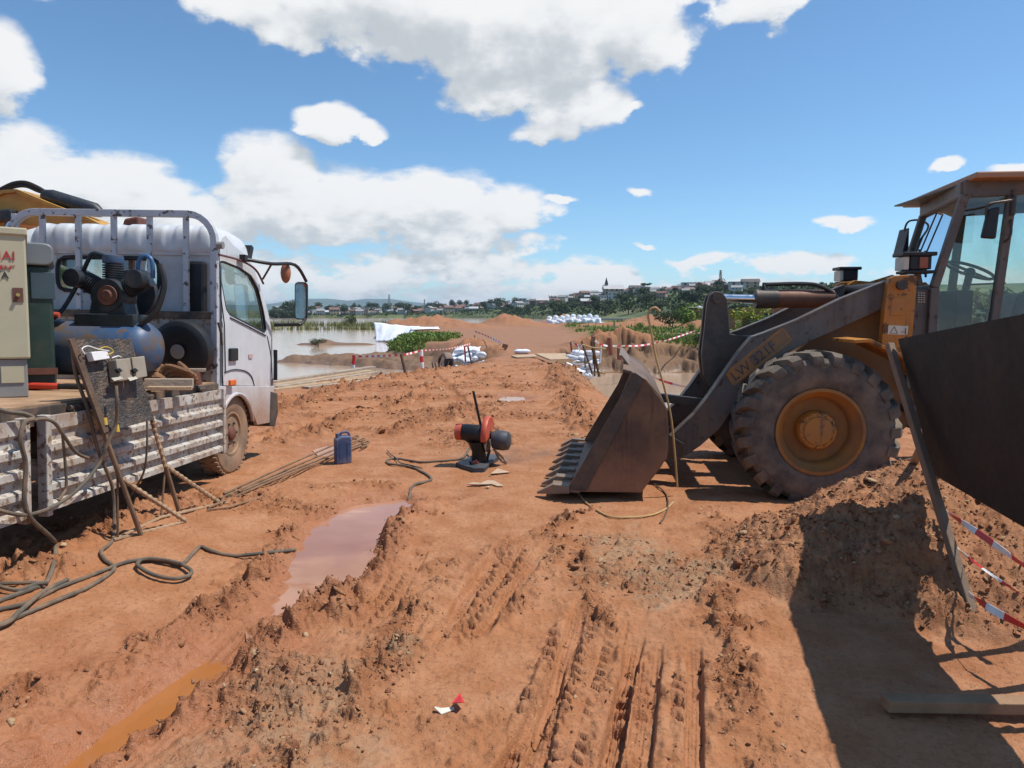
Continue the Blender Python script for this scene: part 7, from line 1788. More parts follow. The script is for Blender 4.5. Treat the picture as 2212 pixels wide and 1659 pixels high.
# worker bending over beside the sandbags
def build_worker():
    base = PT(449, 366.5, 28.3); gz = base.z - .52
    r = empty('person', (base.x, base.y, gz), (0, 0, R(25))); tag(r, 'worker in brown shirt and dark trousers bending over by the sandbags', 'person')
    me = bpy.data.meshes.new('body')
    J = [(0, 0, .86), (.10, 0, .82), (.12, .03, .46), (.12, -.02, .06), (.12, .12, .02), (-.10, 0, .82), (-.13, .03, .46), (-.13, -.02, .06), (-.13, .12, .02),
         (0, .18, .98), (0, .40, .98), (0, .50, .93), (0, .60, .88), (.19, .42, .95), (.24, .50, .68), (.20, .60, .46), (-.19, .42, .95), (-.24, .50, .68), (-.20, .60, .46)]
    E = [(0, 1), (1, 2), (2, 3), (3, 4), (0, 5), (5, 6), (6, 7), (7, 8), (0, 9), (9, 10), (10, 11), (11, 12), (10, 13), (13, 14), (14, 15), (10, 16), (16, 17), (17, 18)]
    RR = [.15, .105, .075, .05, .045, .105, .075, .05, .045, .15, .16, .065, .10, .075, .05, .04, .075, .05, .04]
    me.from_pydata(J, E, []); me.update(); o = bpy.data.objects.new('body', me); COL.objects.link(o); o.parent = r
    md = o.modifiers.new('skin', 'SKIN'); ly = me.skin_vertices[0].data if me.skin_vertices else None
    if ly is None:
        bm = bmesh.new(); bm.from_mesh(me); bm.verts.layers.skin.verify(); bm.to_mesh(me); bm.free(); ly = me.skin_vertices[0].data
    for i, q in enumerate(RR): ly[i].radius = (q, q); ly[i].use_root = (i == 0)
    o.modifiers.new('sub', 'SUBSURF').levels = 1; o.modifiers['sub'].render_levels = 1
    m, N, b = new_mat('worker_clothes'); tc = N.n('ShaderNodeTexCoord'); sx = N.n('ShaderNodeSeparateXYZ'); N.l(tc.outputs['Object'], sx.inputs[0])
    sh = N.m('GREATER_THAN', sx.outputs[2], .84); hd = N.m('GREATER_THAN', sx.outputs[1], .54)
    put(N, b.inputs['Base Color'], N.mix(hd, N.mix(sh, (.03, .028, .035), (.24, .165, .13)), (.05, .03, .022))); b.inputs['Roughness'].default_value = .85
    me.materials.append(m)
    MB().sphere((0, .62, .95), .10, 12, 8, (1, 1.1, .7)).build('cap', mat('cap_cloth', (.16, .12, .11), .8), r, smooth=True)
build_worker()
# crossing: plywood, signs, poles, tapes
def zc(x, y): return ((1700 + x * .4069) / 4, (1250 + y * .4069) / 4)
def zq(x, y): return ((2100 + x * .3165) / 4, (1300 + y * .3165) / 4)
mply = mat('muddy_plywood', (.46, .33, .21), .8, var=.12, dirt=(.42, .24, .14), dirt_amt=.4, dirt_scale=1.5)
def slab(name, pts, th, label, m, cat, lift=.04):
    P = [G(*q, .05) for q in pts]; z = .03 + lift; n = len(P)
    mb = MB().add([(p.x, p.y, z) for p in P] + [(p.x, p.y, z - th) for p in P], [tuple(range(n)), tuple(range(2 * n - 1, n - 1, -1))] + [(i, n + i, n + (i + 1) % n, (i + 1) % n) for i in range(n)])
    return tag(mb.build(name, m), label, cat)
slab('plywood_sheet', [zc(1085, 408), zc(1380, 405), zc(1418, 460), zc(1230, 466)], .05, 'pale plywood sheet laid across the causeway crossing', mply, 'plywood')
slab('plywood_sheet', [zc(845, 425), zc(1075, 412), zc(1110, 432), zc(900, 440)], .04, 'smaller muddy board left of the plywood sheet', mply, 'plywood', .03)
def sign(pts, y, label, foot=None):
    P = [PT(*q, y) for q in pts]; c = sum(P, Vector()) / 4; r = empty('small_sign', c); tag(r, label, 'sign')
    th = Vector((0, .03, 0)); L = [p - c for p in P]
    MB().add(L + [p + th for p in L], [(0, 1, 2, 3), (7, 6, 5, 4), (0, 4, 5, 1), (1, 5, 6, 2), (2, 6, 7, 3), (3, 7, 4, 0)]).build('board', mat('brown_sign', (.26, .13, .08), .7, dirt=(.35, .2, .12), dirt_amt=.4), r)
    MB().tube([Vector((0, .04, 0)), Vector((.02, .05, -.9))], .03, 6).build('stick', M['wood_dark'], r)
sign([zc(755, 345), zc(765, 305), zc(818, 318), zc(805, 362)], 31, 'small brown sign tilted at the left edge of the causeway')
sign([zq(832, 207), zq(838, 148), zq(892, 146), zq(888, 205)], 25.6, 'small brown sign among the poles right of the causeway')
tape('barrier tape sloping down to the tilted brown sign', [PT(474, 331, 40), PT(488, 336.5, 36), PT(501, 343, 31.5)], .10, .9, .3)
post('stake', zc(490, 222), zc(492, 268), 38, .05, M['wood_grey'], 'short pale stake under the sloping tape')
Y = 25.6
for a, b, y, r_, m, lab in (((715, 205), (855, 568), 25.4, .035, 'wood_dark', 'leftmost dark pole leaning to the right before the right sandbags'), ((838, 205), (862, 290), 25.6, .045, 'wood_dark', 'short dark pole under the brown sign'), ((858, 285), (940, 600), 25.3, .045, 'wood_dark', 'long dark pole leaning to the right below the brown sign'), ((878, 215), (882, 592), 25.5, .03, 'wood_dark', 'upright thin pole in the middle of the pole cluster'),
        ((962, 258), (950, 425), 25.9, .025, 'sheet', 'thin white stake by the right sandbags'), ((757, 395), (762, 490), 25.2, .025, 'wood_dark', 'short dark peg in front of the right sandbags')):
    post('pole', zq(*a), zq(*b), y, r_, M[m], lab, 'pole')
mred = mat('rusty_red_post', (.25, .075, .045), .7, var=.2)
for a, b, y, r_, lab in (((578, 212), (602, 378), 27.5, .04, 'thin red post at the left end of the right sandbags'), ((1066, 160), (1092, 330), 26.5, .09, 'thick rusty post rising behind the bucket tip'), ((1180, 290), (1185, 390), 28, .06, 'left of the two short rusty posts behind the bucket'), ((1202, 300), (1208, 392), 28, .06, 'right of the two short rusty posts behind the bucket'), ((1040, 205), (1045, 260), 27, .04, 'small red post left of the thick rusty post')):
    post('rusty_post', zq(*a), zq(*b), y, r_, mred, lab)
for pts, lab in ((((720, 250), (860, 290), (1030, 300)), 'bamboo rail lashed across the poles by the sandbags'), (((640, 468), (815, 470)), 'thin pole lying level before the sandbags'), (((845, 612), (945, 592), (1010, 610)), 'pole lying low at the foot of the pole cluster')):
    o = MB().tube([PT(*zq(*q), 25.3) for q in pts], .03, 7).build('bamboo_rail', M['bamboo'], None, smooth=True); tag(o, lab, 'rail')
tape('slack tape from the thin red post to the poles', [PT(*zq(580, 218), 27.5), PT(*zq(650, 245), 27), PT(*zq(720, 268), 26), PT(*zq(840, 272), 25.6)], .07, .7, .5)
tape('tape end drooping over the right sandbags', [PT(*zq(585, 220), 27.5), PT(*zq(650, 262), 27), PT(*zq(695, 325), 26.6)], .08, .7, .6)
tape('long tape curving from the poles across the channel bank', [PT(*zq(890, 197), 25.6), PT(*zq(960, 245), 26), PT(*zq(1060, 264), 26.5), PT(*zq(1250, 263), 27.5), PT(*zq(1450, 260), 29), PT(*zq(1700, 215), 31), PT(*zq(1900, 160), 33), PT(*zq(2150, 72), 36)], .07, .7, .4)
tape('tape hanging from the back of the bucket over the channel', [PT(*zq(1560, 625), 12.5), PT(*zq(1700, 690), 12.3), PT(*zq(1850, 740), 12.2), PT(*zq(2120, 800), 12), PT(*zq(2300, 830), 12)], .04, .5, .4)
post('stake', zc(1862, 95), zc(1862, 185), 60, .09, M['wood_grey'], 'pale stake standing alone where the track meets the grass')
# bulk bags in the distance
def bulk_mesh(seed):
    r_ = np.random.RandomState(seed); nu, nv = 12, 8; V = []; e = lambda c, p: math.copysign(abs(c) ** p, c)
    for i in range(nv + 1):
        th = math.pi * i / nv
        for k in range(nu):
            ph = 2 * math.pi * k / nu
            V.append((e(math.sin(th), .5) * e(math.cos(ph), .6) * .52 * (1 + .05 * r_.randn()), e(math.sin(th), .5) * e(math.sin(ph), .6) * .52 * (1 + .05 * r_.randn()), .5 + e(math.cos(th), .6) * .5 * (1 + .06 * r_.randn())))
    F = [(i * nu + k, (i + 1) * nu + k, (i + 1) * nu + (k + 1) % nu, i * nu + (k + 1) % nu) for i in range(nv) for k in range(nu)]
    b = len(V)
    for k in range(5): a = k * 1.257; V += [(.12 * math.cos(a), .12 * math.sin(a), .95), (.12 * math.cos(a + 1.2), .12 * math.sin(a + 1.2), .95), (.2 * math.cos(a + .6), .2 * math.sin(a + .6), 1.12 + .15 * r_.rand()), (.05 * math.cos(a), .05 * math.sin(a), 1.0)]; F.append((b + 4 * k, b + 4 * k + 1, b + 4 * k + 2, b + 4 * k + 3))
    return mk_mesh('bulk_bag', V, F, M['white_bag'], True)
BULK = [bulk_mesh(20 + i) for i in range(4)]
for j, (y, n, z) in enumerate(((100, 19, 0), (100.8, 18, 0), (101.6, 19, 0), (102.4, 17, 0), (101.1, 9, .6))):
    for i in range(n):
        u = 547 + (i + .5) * 52 / n + rs.randn() * .5; x = (u - 512) / 720 * y
        h = HZ(x, y); s = .58 + .14 * rs.rand()
        o = link('bulk_bag', BULK[rs.randint(4)], None, (x, y + .3 * rs.randn(), h + z - .03), (0, 0, rs.rand() * 6), (s, s, s * (1.1 + .15 * rs.randn())))
        tag(o, ('front', 'second', 'third', 'back')[j] + ' row white bulk bag beyond the causeway' if z == 0 else 'white bulk bag lying on top of the far row', 'bulk bag', 'white bulk bags' if z == 0 else 'white bulk bags on top')
for i in range(7):
    u = 599 + i * 1.6; y = 99 + .5 * rs.randn(); x = (u - 512) / 720 * y
    o = link('sandbag', BAGS[i % 4], None, (x, y, HZ(x, y) + .15), (0, 0, rs.rand() * 3), (1.1, 1.1, 1.3)); tag(o, 'white sandbag spilling off the right end of the far bag row', 'sandbag', 'sandbags at the end of the far row')
# mud-brick huts and bushes in the right field
mbrick = mat('mud_brick', (.34, .175, .095), .9, var=.15, scale=.8, dirt=(.45, .30, .19), dirt_amt=.4, dirt_scale=.6, bump=.3, bump_scale=4)
mtin = mat('old_tin', (.40, .39, .38), .5, metal=.3, dirt=(.3, .2, .15), dirt_amt=.4, dirt_scale=.8)
def hut(x0, x1, y0, y1, h, label, green=False):
    z = min(HZ(x0, y0), HZ(x1, y0)) - .2; r = empty('mud_brick_hut', (x0, y0, z)); tag(r, label, 'hut')
    W, D = x1 - x0, y1 - y0
    wl = MB(); wl.span((0, 0, 0), (W, .3, h + .15)); wl.build('wall', mbrick, r); MB().span((0, .31, 0), (.3, D, h)).build('wall', mbrick, r); MB().span((W - .3, .31, 0), (W, D, h)).build('wall', mbrick, r); MB().span((.31, D - .3, 0), (W - .31, D, h)).build('wall', mbrick, r)
    MB().span((W * .45, -.03, .3), (W * .45 + .7, .0, 1.7)).build('doorway', M['black'], r)
    for i in range(int(W / .8)):
        MB().bar((i * .8 + .4, -.2, h + .18 + .04 * rs.randn()), (i * .8 + .4, D + .2, h + .32 + .05 * rs.randn()), .78, .02).build('roof_sheet', mtin, r)
    for i in range(5):
        MB().sphere((rs.rand() * W, .1 + .2 * rs.rand(), h + .28), .14, 6, 4).build('roof_stone', M['white_bag'] if i < 3 else M['wood_grey'], r)
hut(16.6, 20.4, 66, 70, 1.9, 'mud brick hut with tin roof left of the loader rocker')
hut(21.6, 23.2, 64, 68, 2.2, 'mud brick hut seen between the rocker and the tilt cylinder')
hut(24.4, 30, 66, 71, 2.1, 'long mud brick hut behind the tilt cylinder')
def at_px(u, y): x = (u - 512) / 720 * y; return (x, y, HZ(x, y))
for i, (pi, u, y, h, wd, lab) in enumerate(((8, 684, 64, 2.6, 1.1, 'bright green shrub climbing at the left end of the brick hut'), (8, 700, 69, 3.2, 1.2, 'green creeper heaped over the roof of the brick hut'), (5, 672, 62, 1.9, .9, 'dark shrub left of the earth heap'), (7, 748, 60, 2.7, 1.1, 'yellow flowering bush between the loader cylinder and the field'), (8, 763, 60, 1.6, 1.2, 'low green shrub under the tilt cylinder'), (5, 746, 57, 1.2, .7, 'withered dark plant below the yellow bush'), (8, 690, 47, 1.1, .6, 'small leafy plant at the end of the long tape'), (5, 662, 75, 1.6, 1.3, 'dark clump on the sandy slope'), (8, 640, 66, .8, 1.3, 'low green hedge below the sandy slope'), (5, 700, 34.5, .9, .8, 'small plant on the lip of the cut bank'))):
    plant(pi, at_px(u, y), h, lab, wide=wd)
p = PT(1003, 330, 30); plant(1, (p.x, p.y, HZ(p.x, p.y)), 4.6, 'green tree seen through the loader cab windows', wide=1.15); p = PT(985, 330, 36); plant(8, (p.x, p.y, HZ(p.x, p.y)), 3.4, 'lighter green bush seen through the cab door glass', wide=1.3)
# floating wood on the islet, small river snags
p = G(318, 345, -.95); plant(5, (p.x, p.y, -1.15), .9, 'dead brush heaped on the low islet in the river', name='brush_heap', wide=1.5, cat='brush')
p = G(352, 327, -1.1); plant(4, (p.x, p.y, -1.2), 3.4, 'lone dark bush standing in the river reeds', wide=.9)
# ------------------------------------------------------------------ far shore: town, hillside, distant hills
_U = np.array([-400, 275, 370, 450, 520, 560, 600, 640, 700, 800, 1400.])
_RB = np.array([520, 520, 520, 490, 430, 360, 300, 265, 235, 215, 200.])
_RR = np.array([760, 760, 740, 700, 640, 585, 545, 490, 430, 370, 330.])
_VS = np.array([311, 311, 310.5, 309, 305, 300.5, 296, 292.5, 290, 288.5, 287.])
def far_h(x, y):
    x = np.asarray(x, float); y = np.asarray(y, float); r = np.hypot(x, y); u = 512 + 720 * x / np.maximum(y, 1)
    rb, rr_, vs_ = np.interp(u, _U, _RB), np.interp(u, _U, _RR), np.interp(u, _U, _VS)
    zr = CH + (314 - vs_) / 720 * rr_; k = np.clip((r - rb) / (rr_ - rb), 0, 1)
    land = sstep(525, 560, u)
    z0 = land * .6 + (1 - land) * np.where(r < rb, -4.0, .4)
    up = k ** .85
    z = z0 * (1 - up) + zr * up + 1.6 * fbm(x * .012, y * .012, 3, 201) * sstep(0, .3, k) * (1 - .5 * up)
    z = np.where(r > rr_, z - (r - rr_) * .02, z)
    return z
def build_far():
    az = np.radians(np.linspace(-52, 62, 260)); rr_ = np.concatenate([np.linspace(178, 300, 30), np.linspace(304, 900, 110)])
    A, Q = np.meshgrid(az, rr_); X, Y = Q * np.sin(A), Q * np.cos(A); Zv = far_h(X.ravel(), Y.ravel()); nr, na = X.shape
    i = np.arange(nr - 1)[:, None] * na; j = np.arange(na - 1)[None, :]; F = np.stack([i + j, i + na + j, i + na + j + 1, i + j + 1], -1).reshape(-1, 4)[:, ::-1]
    m, N, b = new_mat('hillside_scrub'); tc = N.n('ShaderNodeTexCoord'); P = tc.outputs['Object']
    c = N.mix(N.ramp(N.noise(P, .03, 6, .65), [(.38, 0), (.6, 1)]), (.055, .08, .025), (.155, .17, .06))
    c = N.mix(N.ramp(N.noise(P, .05, 6, .7), [(.58, 0), (.68, .8)]), c, (.26, .165, .10)); c = N.mix(N.ramp(N.noise(P, .15, 5), [(.45, 0), (.6, .5)]), c, (.03, .04, .015))
    put(N, b.inputs['Base Color'], c); b.inputs['Roughness'].default_value = .9
    o = link('hillside', mk_mesh('hillside', np.stack([X.ravel(), Y.ravel(), Zv], 1), F, m, True)); tag(o, 'green hillside with scrub across the river', kind='structure')
    # distant blue hills
    az = np.linspace(-60, 60, 240); V = []; rows = ((5200, 0), (5700, .55), (6200, 1.0), (6900, .7), (7600, 0))
    uu = 512 + 720 * np.tan(np.radians(az))
    sk = np.interp(uu, [-700, 100, 270, 285, 300, 330, 350, 380, 400, 420, 432, 455, 560, 800, 2000], [6, 7, 9, 12, 15, 14.5, 13.5, 15, 14, 11.5, 9, 4, 3, 3, 5]) + .8 * fbm(uu * .05, uu * 0, 3, 77)
    for r_, k in rows:
        for a, s_ in zip(np.radians(az), sk): V.append((r_ * math.sin(a), r_ * math.cos(a), -2 + k * (s_ / 720 * 6200 + 2)))
    n = len(az); F = [(q * n + i, q * n + i + 1, (q + 1) * n + i + 1, (q + 1) * n + i) for q in range(4) for i in range(n - 1)]
    m2 = mat('distant_hill', (.07, .10, .05), .95, var=.3, scale=.004)
    o = link('distant_hills', mk_mesh('distant_hills', V, F, m2, True)); tag(o, 'low blue hills on the horizon', kind='structure')
build_far()
def pos_uv(u, v, z_lift=0.0):
    """point of the far slope seen at pixel u, v"""
    best = None
    d = cam_ray(u, v)
    t = np.linspace(200, 900, 700); x, y, z = d.x * t / d.y, t, CH + d.z * t / d.y
    hh = far_h(x, y); k = np.where(hh > z - z_lift)[0]
    i = k[0] if len(k) else None
    return None if i is None else Vector((x[i], y[i], hh[i]))
WALLS = {'white': (.52, .50, .47), 'cream': (.42, .34, .24), 'red brick': (.20, .10, .07), 'grey': (.28, .27, .26), 'pale blue': (.36, .45, .49), 'pinkish': (.40, .28, .23)}
ROOFS = {'grey tin': (.27, .265, .26), 'rusty red': (.19, .10, .075), 'dark': (.085, .075, .07), 'pale tin': (.46, .44, .43)}
MW = {k: mat('wall_' + k.replace(' ', '_'), v, .85, var=.08, scale=.3) for k, v in WALLS.items()}; MR = {k: mat('roof_' + k.replace(' ', '_'), v, .6, var=.12, scale=.4) for k, v in ROOFS.items()}
M['win_dark'] = mat('dark_window', (.02, .022, .026), .3)
def house_proto(wall, roof, w, d, h, floors, flat):
    r = empty('house')
    MB().span((-w / 2, -d / 2, -1.5), (w / 2, d / 2, h)).build('wall', MW[wall], r)
    rf = MB()
    if flat: rf.span((-w / 2 - .3, -d / 2 - .3, h), (w / 2 + .3, d / 2 + .3, h + .35))
    else:
        e = .5; k = d * .30
        rf.add([(-w / 2 - e, -d / 2 - e, h), (w / 2 + e, -d / 2 - e, h), (w / 2 + e, d / 2 + e, h), (-w / 2 - e, d / 2 + e, h), (-w / 2 - e, 0, h + k), (w / 2 + e, 0, h + k)], [(0, 1, 5, 4), (2, 3, 4, 5), (0, 4, 3), (1, 2, 5), (0, 3, 2, 1)])
    rf.build('roof', MR[roof], r)
    n = max(2, int(w / 3)); wm = None
    for f in range(floors):
        for i in range(n):
            x = -w / 2 + (i + .5) * w / n; z = .9 + f * (h / floors)
            if wm is None:
                o = MB().span((-.5, -.06, 0), (.5, 0, 1.2)).build('window', M['win_dark'], r); wm = o.data; o.location = (x, -d / 2 - .001, z)
            else: link('window', wm, r, (x, -d / 2 - .001, z))
    return r
HP = []
for (wl, rf, w, d, h, fl, ft) in (('white', 'grey tin', 9, 7, 5.2, 2, False), ('white', 'rusty red', 8, 6, 3.2, 1, False), ('cream', 'rusty red', 9, 7, 5.4, 2, False), ('red brick', 'dark', 8, 7, 5.5, 2, False), ('grey', 'grey tin', 7, 6, 3.0, 1, False), ('white', 'pale tin', 10, 7, 6.2, 2, True), ('pale blue', 'grey tin', 9, 6, 3.2, 1, True), ('pinkish', 'rusty red', 9, 7, 5.6, 2, False), ('red brick', 'rusty red', 10, 7, 3.4, 1, False), ('cream', 'pale tin', 7, 6, 6.4, 3, True), ('grey', 'pale tin', 9, 7, 3.2, 1, False)):
    HP.append((wl, rf, fl, house_proto(wl, rf, w, d, h, fl, ft)))
used = set()
def put_house(i, p, rz, sc, where, label=None):
    wl, rf, fl, pr = HP[i]; o = pr if i not in used else copy_tree(pr); used.add(i)
    o.location = p; o.rotation_euler = (0, 0, rz); o.scale = (sc, sc, sc)
    st = ('low', 'two storey', 'tall')[fl - 1]
    tag(o, label or '%s %s house with %s roof %s' % (st, wl, rf, where), 'house', None if label else 'houses %s' % where)
    return o
def town():
    hs = []
    n = 0
    # left town along the shore, then the hillside
    spots = []
    for k in range(110):
        u = 276 + 246 * (k + rs.rand() * .9) / 110; r_ = 528 + 180 * rs.rand() ** 1.3; spots.append((u, r_, 'left'))
    for k in range(56):
        u = 522 + 215 * (k + rs.rand() * .9) / 56; rb, rr_ = np.interp(u, _U, _RB), np.interp(u, _U, _RR); spots.append((u, rb + (rr_ - rb) * (.30 + .72 * rs.rand() ** .7), 'hill'))
    for (u, r_, zn) in spots:
        a = math.atan((u - 512) / 720); x, y = r_ * math.sin(a), r_ * math.cos(a); z = float(far_h(np.array([x]), np.array([y]))[0])
        i = int(rs.choice(len(HP), p=np.array([.19, .15, .10, .07, .09, .12, .05, .07, .06, .04, .06]))); sc = .50 + .24 * rs.rand() if zn == 'left' else (.50 + .24 * rs.rand()) * (.85 if u > 640 else 1.0)
        if zn == 'left': where = 'by the mirror' if u < 300 else 'under the pylons' if u < 430 else 'above the red mounds'
        else: where = 'below the church' if u < 640 else 'behind the bucket'
        put_house(i, (x, y, z), -a + .5 * rs.randn(), sc, where)
town()
def special(u, v, w, d, h, fl, wl, rf, label, flat=False, name='building', cols=5):
    p = pos_uv(u, v, 0) or PT(u, v, 600); a = math.atan2(p.x, p.y)
    r = house_proto(wl, rf, w, d, h, fl, flat); r.name = name; r.location = p; r.rotation_euler = (0, 0, -a + .15); tag(r, label, name.split('_')[-1] if name != 'building' else 'building'); return r
# church on the ridge with its spire
ch = special(613, 298.3, 12.0, 9, 5.6, 3, 'cream', 'pale tin', 'cream church with dark spire on the ridge of the hill', False, 'church')
sp_ = MB(); sp_.prism([(-5.2, 5.6), (-3.4, 5.6), (-3.4, 8.6), (-5.2, 8.6)], -1, .8); sp_.build('tower', MW['grey'], ch)
MB().add([(-5.4, -1.1, 8.6), (-3.2, -1.1, 8.6), (-3.2, .9, 8.6), (-5.4, .9, 8.6), (-4.3, -.1, 13.2)], [(0, 1, 4), (1, 2, 4), (2, 3, 4), (3, 0, 4), (3, 2, 1, 0)]).build('spire', M['win_dark'], ch)
MB().add([(-11.5, -4, 0), (-6.1, -4, 0), (-6.1, 4, 0), (-11.5, 4, 0), (-6.1, -4, 3.6), (-6.1, 4, 3.6)], [(0, 1, 4), (2, 3, 5), (0, 4, 5, 3), (1, 2, 5, 4), (0, 3, 2, 1)]).build('side_roof', MR['rusty red'], ch)
special(637, 293.2, 9.5, 6, 3.2, 2, 'red brick', 'dark', 'dark red brick house right of the church')
special(645, 298.5, 4.2, 4, 5.5, 2, 'cream', 'pale tin', 'tall narrow cream house below the umbrella tree', True)
special(596, 300, 7, 5, 3.0, 2, 'white', 'grey tin', 'white house with grey roof just below the church'); special(604, 301.5, 6, 5, 3.2, 2, 'white', 'pale tin', 'white house nearest below the church', True)
special(588, 305.5, 8, 5, 2.4, 1, 'red brick', 'pale tin', 'low brick house with pale roof in the hillside trees')
special(690, 291, 9, 6, 4.2, 2, 'white', 'pale tin', 'white two storey house on the ridge left of the big tree', True)
special(737, 291, 8, 5, 4.2, 2, 'white', 'grey tin', 'white house with columns on the ridge behind the tilt cylinder', True); special(750, 289.5, 8, 6, 3.5, 2, 'cream', 'dark', 'cream house with dark roof above the tilt cylinder')
special(703, 290, 6, 5, 2.4, 1, 'cream', 'pale tin', 'small cream house under the bright tin roof by the big tree'); special(553, 300, 6, 5, 3, 2, 'white', 'pale tin', 'small white house at the left foot of the ridge')
special(522, 306, 6.5, 5, 6.0, 3, 'white', 'pale tin', 'white three storey block at the left end of the hill', True); special(542, 305, 9, 6, 3.4, 1, 'cream', 'pale tin', 'cream house with pale roof left on the hill')
# trees
def kind_word(i, h): return ('small ' if h < 4.2 else 'large ' if h > 6 else 'middling ') + {0: 'round', 1: 'dark round', 6: 'light round', 4: 'spreading', 5: 'dark spreading'}[i]
def zone_word(u): return 'left of the church' if u < 590 else 'under the church' if u < 630 else 'above the brick hut' if u < 700 else 'behind the loader arm'
# named ones first
def far_tree(pi, u, v, hpx, label, wide=1.0, group=None):
    p = pos_uv(u, v, 0) or PT(u, v, 640); r_ = math.hypot(p.x, p.y); return plant(pi, (p.x, p.y, p.z - .3), hpx / 720 * r_, label, wide=wide, group=group)
far_tree(2, 647, 292.5, 10.5, 'dark umbrella shaped tree on the ridge right of the church', 1.25)
far_tree(1, 720, 291.5, 13.5, 'big dark round tree standing highest on the ridge', 1.2); far_tree(1, 675, 293, 7, 'dark round tree left of the white ridge house', 1.2); far_tree(2, 703, 291, 6, 'small umbrella tree beside the big ridge tree', 1.3)
far_tree(2, 484, 309.5, 8.5, 'leftmost of the three umbrella trees above the red mound', 1.1); far_tree(2, 492, 309.5, 9.5, 'middle of the three umbrella trees above the red mound', 1.1); far_tree(1, 499, 310, 9, 'rightmost and fullest of the three trees above the red mound', 1.1)
far_tree(3, 467, 310, 6, 'slim dark cypress in the far town', 1.0)
for k in range(46):
    u = 276 + 240 * (k + rs.rand()) / 46; r_ = 522 + 190 * rs.rand(); a = math.atan((u - 512) / 720); x, y = r_ * math.sin(a), r_ * math.cos(a)
    pi_ = int(rs.choice([0, 1, 1, 5, 4])); hh_ = 5 + 5 * rs.rand()
    plant(pi_, (x, y, float(far_h(np.array([x]), np.array([y]))[0]) - .3), hh_, kind_word(pi_, hh_ * .75) + ' tree in the far town ' + ('by the mirror' if u < 340 else 'under the pylons' if u < 430 else 'above the mounds'), group='trees of the far town', wide=.9 + .5 * rs.rand())
for k in range(14):
    u = 275 + 26 * rs.rand(); r_ = 500 + 30 * rs.rand(); a = math.atan((u - 512) / 720); x, y = r_ * math.sin(a), r_ * math.cos(a)
    plant(1, (x, y, float(far_h(np.array([x]), np.array([y]))[0]) - .3), 8 + 3 * rs.rand(), 'tree of the dark grove on the shore behind the truck mirror', group='grove behind the mirror', wide=1.1)
for k in range(130):
    u = 505 + 330 * (k + rs.rand()) / 120; rb, rr_ = np.interp(u, _U, _RB), np.interp(u, _U, _RR); q = rs.rand() ** 1.1; r_ = rb + (rr_ - rb) * (.0 + .95 * q); a = math.atan((u - 512) / 720); x, y = r_ * math.sin(a), r_ * math.cos(a)
    big = (3.2 + 4.0 * rs.rand()) * (.8 if q > .45 else 1.05)
    if q > .45 and rs.rand() < .45: continue
    if q > .72 and (596 < u < 628 or 684 < u < 696 or 730 < u < 756): continue
    pi_ = int(rs.choice([0, 1, 6, 4, 5, 5]))
    plant(pi_, (x, y, float(far_h(np.array([x]), np.array([y]))[0]) - .4), big, kind_word(pi_, big) + (' tree in the green belt ' if q < .35 else ' tree on the slope ') + zone_word(u), group='trees at the foot of the hill' if q < .35 else 'trees on the upper slope', wide=1.0 + .5 * rs.rand())
# low scrub over the slopes
def scrub():
    n = 15000; u = np.concatenate([500 + 400 * rs.rand(n), 270 + 260 * rs.rand(9000)]); rb, rr_ = np.interp(u, _U, _RB), np.interp(u, _U, _RR); r_ = rb + (rr_ - rb) * rs.rand(len(u)) ** 1.2
    a = np.arctan((u - 512) / 720); x, y = r_ * np.sin(a), r_ * np.cos(a); k = fbm(x * .03, y * .03, 3, 55) > -.25; x, y = x[k], y[k]; z = far_h(x, y); n = len(x)
    c = np.stack([x, y, z + .2 + .8 * rs.rand(n)], 1); d = rs.randn(n, 3); d[:, 1] -= .5; d /= np.linalg.norm(d, axis=1)[:, None]; t = np.cross(d, rs.randn(n, 3)); t /= np.linalg.norm(t, axis=1)[:, None]; s = np.cross(d, t); sz = (.35 + .6 * rs.rand(n, 1))
    V = np.empty((n, 4, 3)); V[:, 0] = c - t * sz; V[:, 1] = c - s * sz * .7; V[:, 2] = c + t * sz; V[:, 3] = c + s * sz * .7
    o = link('hillside_bushes', mk_mesh('hillside_bushes', V.reshape(-1, 3), np.arange(n * 4).reshape(-1, 4), M['leaf'])); tag(o, 'low bushes covering the far slopes', 'bushes', kind='stuff')
scrub()
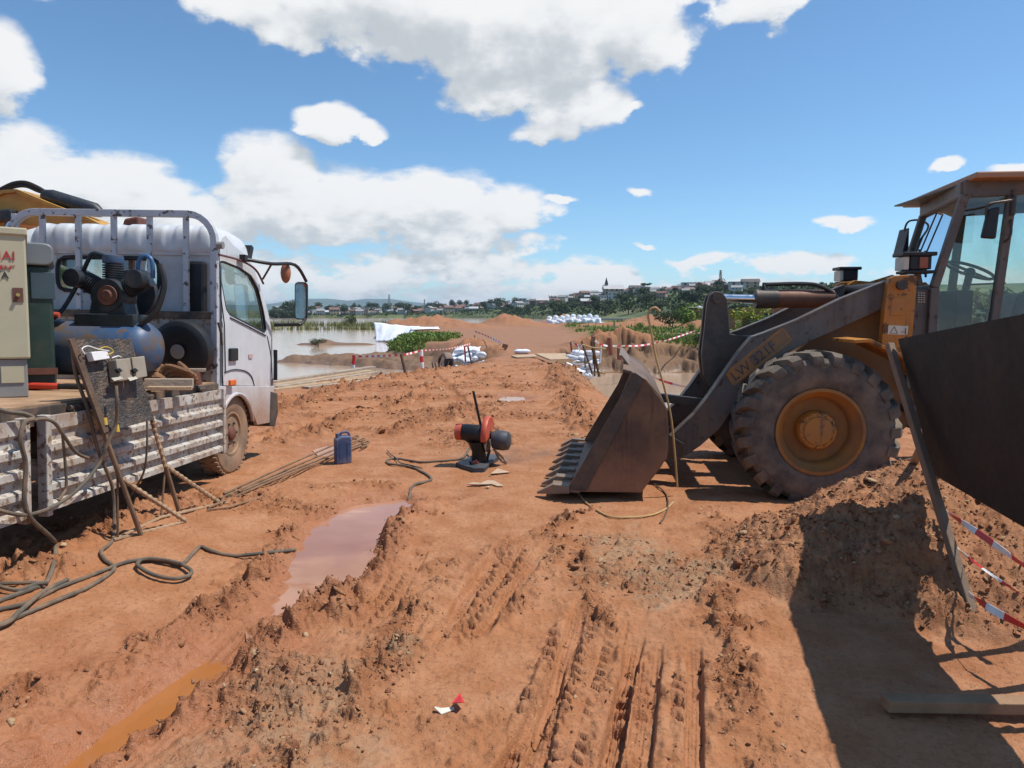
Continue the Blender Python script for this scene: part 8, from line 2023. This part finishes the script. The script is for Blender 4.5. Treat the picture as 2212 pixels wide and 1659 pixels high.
# pylons
def pylon(u, v0, v1, r_, label):
    a = math.atan((u - 512) / 720); p = Vector((r_ * math.sin(a), r_ * math.cos(a), 0)); z0 = CH - (v0 - 314) / 720 * r_; h = (v0 - v1) / 720 * r_
    ro = empty('lattice_pylon', (p.x, p.y, z0), (0, 0, .4)); tag(ro, label, 'pylon'); w = h * .09; m = M['grey_box']
    for sx in (-1, 1):
        for sy in (-1, 1): MB().bar((sx * w, sy * w, -1), (sx * w * .2, sy * w * .2, h), .28).build('leg', m, ro)
    for i in range(6):
        z = h * i / 6; k = w * (1 - .8 * i / 6); k2 = w * (1 - .8 * (i + 1) / 6); MB().bar((-k, -k, z), (k2, -k2, z + h / 6), .2).build('brace', m, ro)
    for z in (.72, .86, .98): MB().bar((-w * 1.1, 0, h * z), (w * 1.1, 0, h * z), .25).build('cross_arm', m, ro)
pylon(390, 308, 295, 700, 'taller steel lattice pylon rising over the far town'); pylon(425, 308, 299.5, 720, 'smaller lattice pylon right of the taller one'); pylon(718.5, 290, 272.5, 440, 'pale lattice mast behind the big ridge tree')

# the air: far things fade to blue
def build_haze():
    o = MB().span((-9200, -9200, -6.5), (9200, 9200, 135)).build('haze', None)
    m = bpy.data.materials.new('haze_air'); m.use_nodes = True; t = m.node_tree; t.nodes.clear(); N = NT(t)
    out = N.n('ShaderNodeOutputMaterial'); v = N.n('ShaderNodeVolumePrincipled'); v.inputs['Color'].default_value = (.62, .80, 1.0, 1); v.inputs['Density'].default_value = HAZE; v.inputs['Anisotropy'].default_value = .2
    N.l(v.outputs[0], out.inputs['Volume']); m.cycles.homogeneous_volume = True if hasattr(m.cycles, 'homogeneous_volume') else True
    o.data.materials.append(m); tag(o, 'thin blue haze over the river plain', kind='stuff')
HAZE = .00012
build_haze()
# ------------------------------------------------------------------ labels: number the look-alikes from the left
def unique_labels():
    ords = ['first', 'second', 'third', 'fourth', 'fifth', 'sixth', 'seventh', 'eighth', 'ninth', 'tenth', 'eleventh', 'twelfth', 'thirteenth', 'fourteenth', 'fifteenth', 'sixteenth', 'seventeenth', 'eighteenth', 'nineteenth', 'twentieth']
    ords += ['twenty-' + q for q in ords[:9]] + ['thirtieth'] + ['thirty-' + q for q in ords[:9]] + ['fortieth'] + ['forty-' + q for q in ords[:9]] + ['fiftieth'] + ['fifty-' + q for q in ords[:9]]
    by = {}
    for o in SC.objects:
        if o.parent is None and 'label' in o and 'category' in o: by.setdefault(o['label'], []).append(o)
    for lab, os_ in by.items():
        if len(os_) < 2: continue
        os_.sort(key=lambda o: o.matrix_basis.translation.x / max(o.matrix_basis.translation.y, .1))
        for i, o in enumerate(os_):
            o['label'] = (ords[i] if i < len(os_) - 1 else 'rightmost') + ' from left: ' + lab if i < len(os_) - 1 else 'rightmost ' + lab
unique_labels()
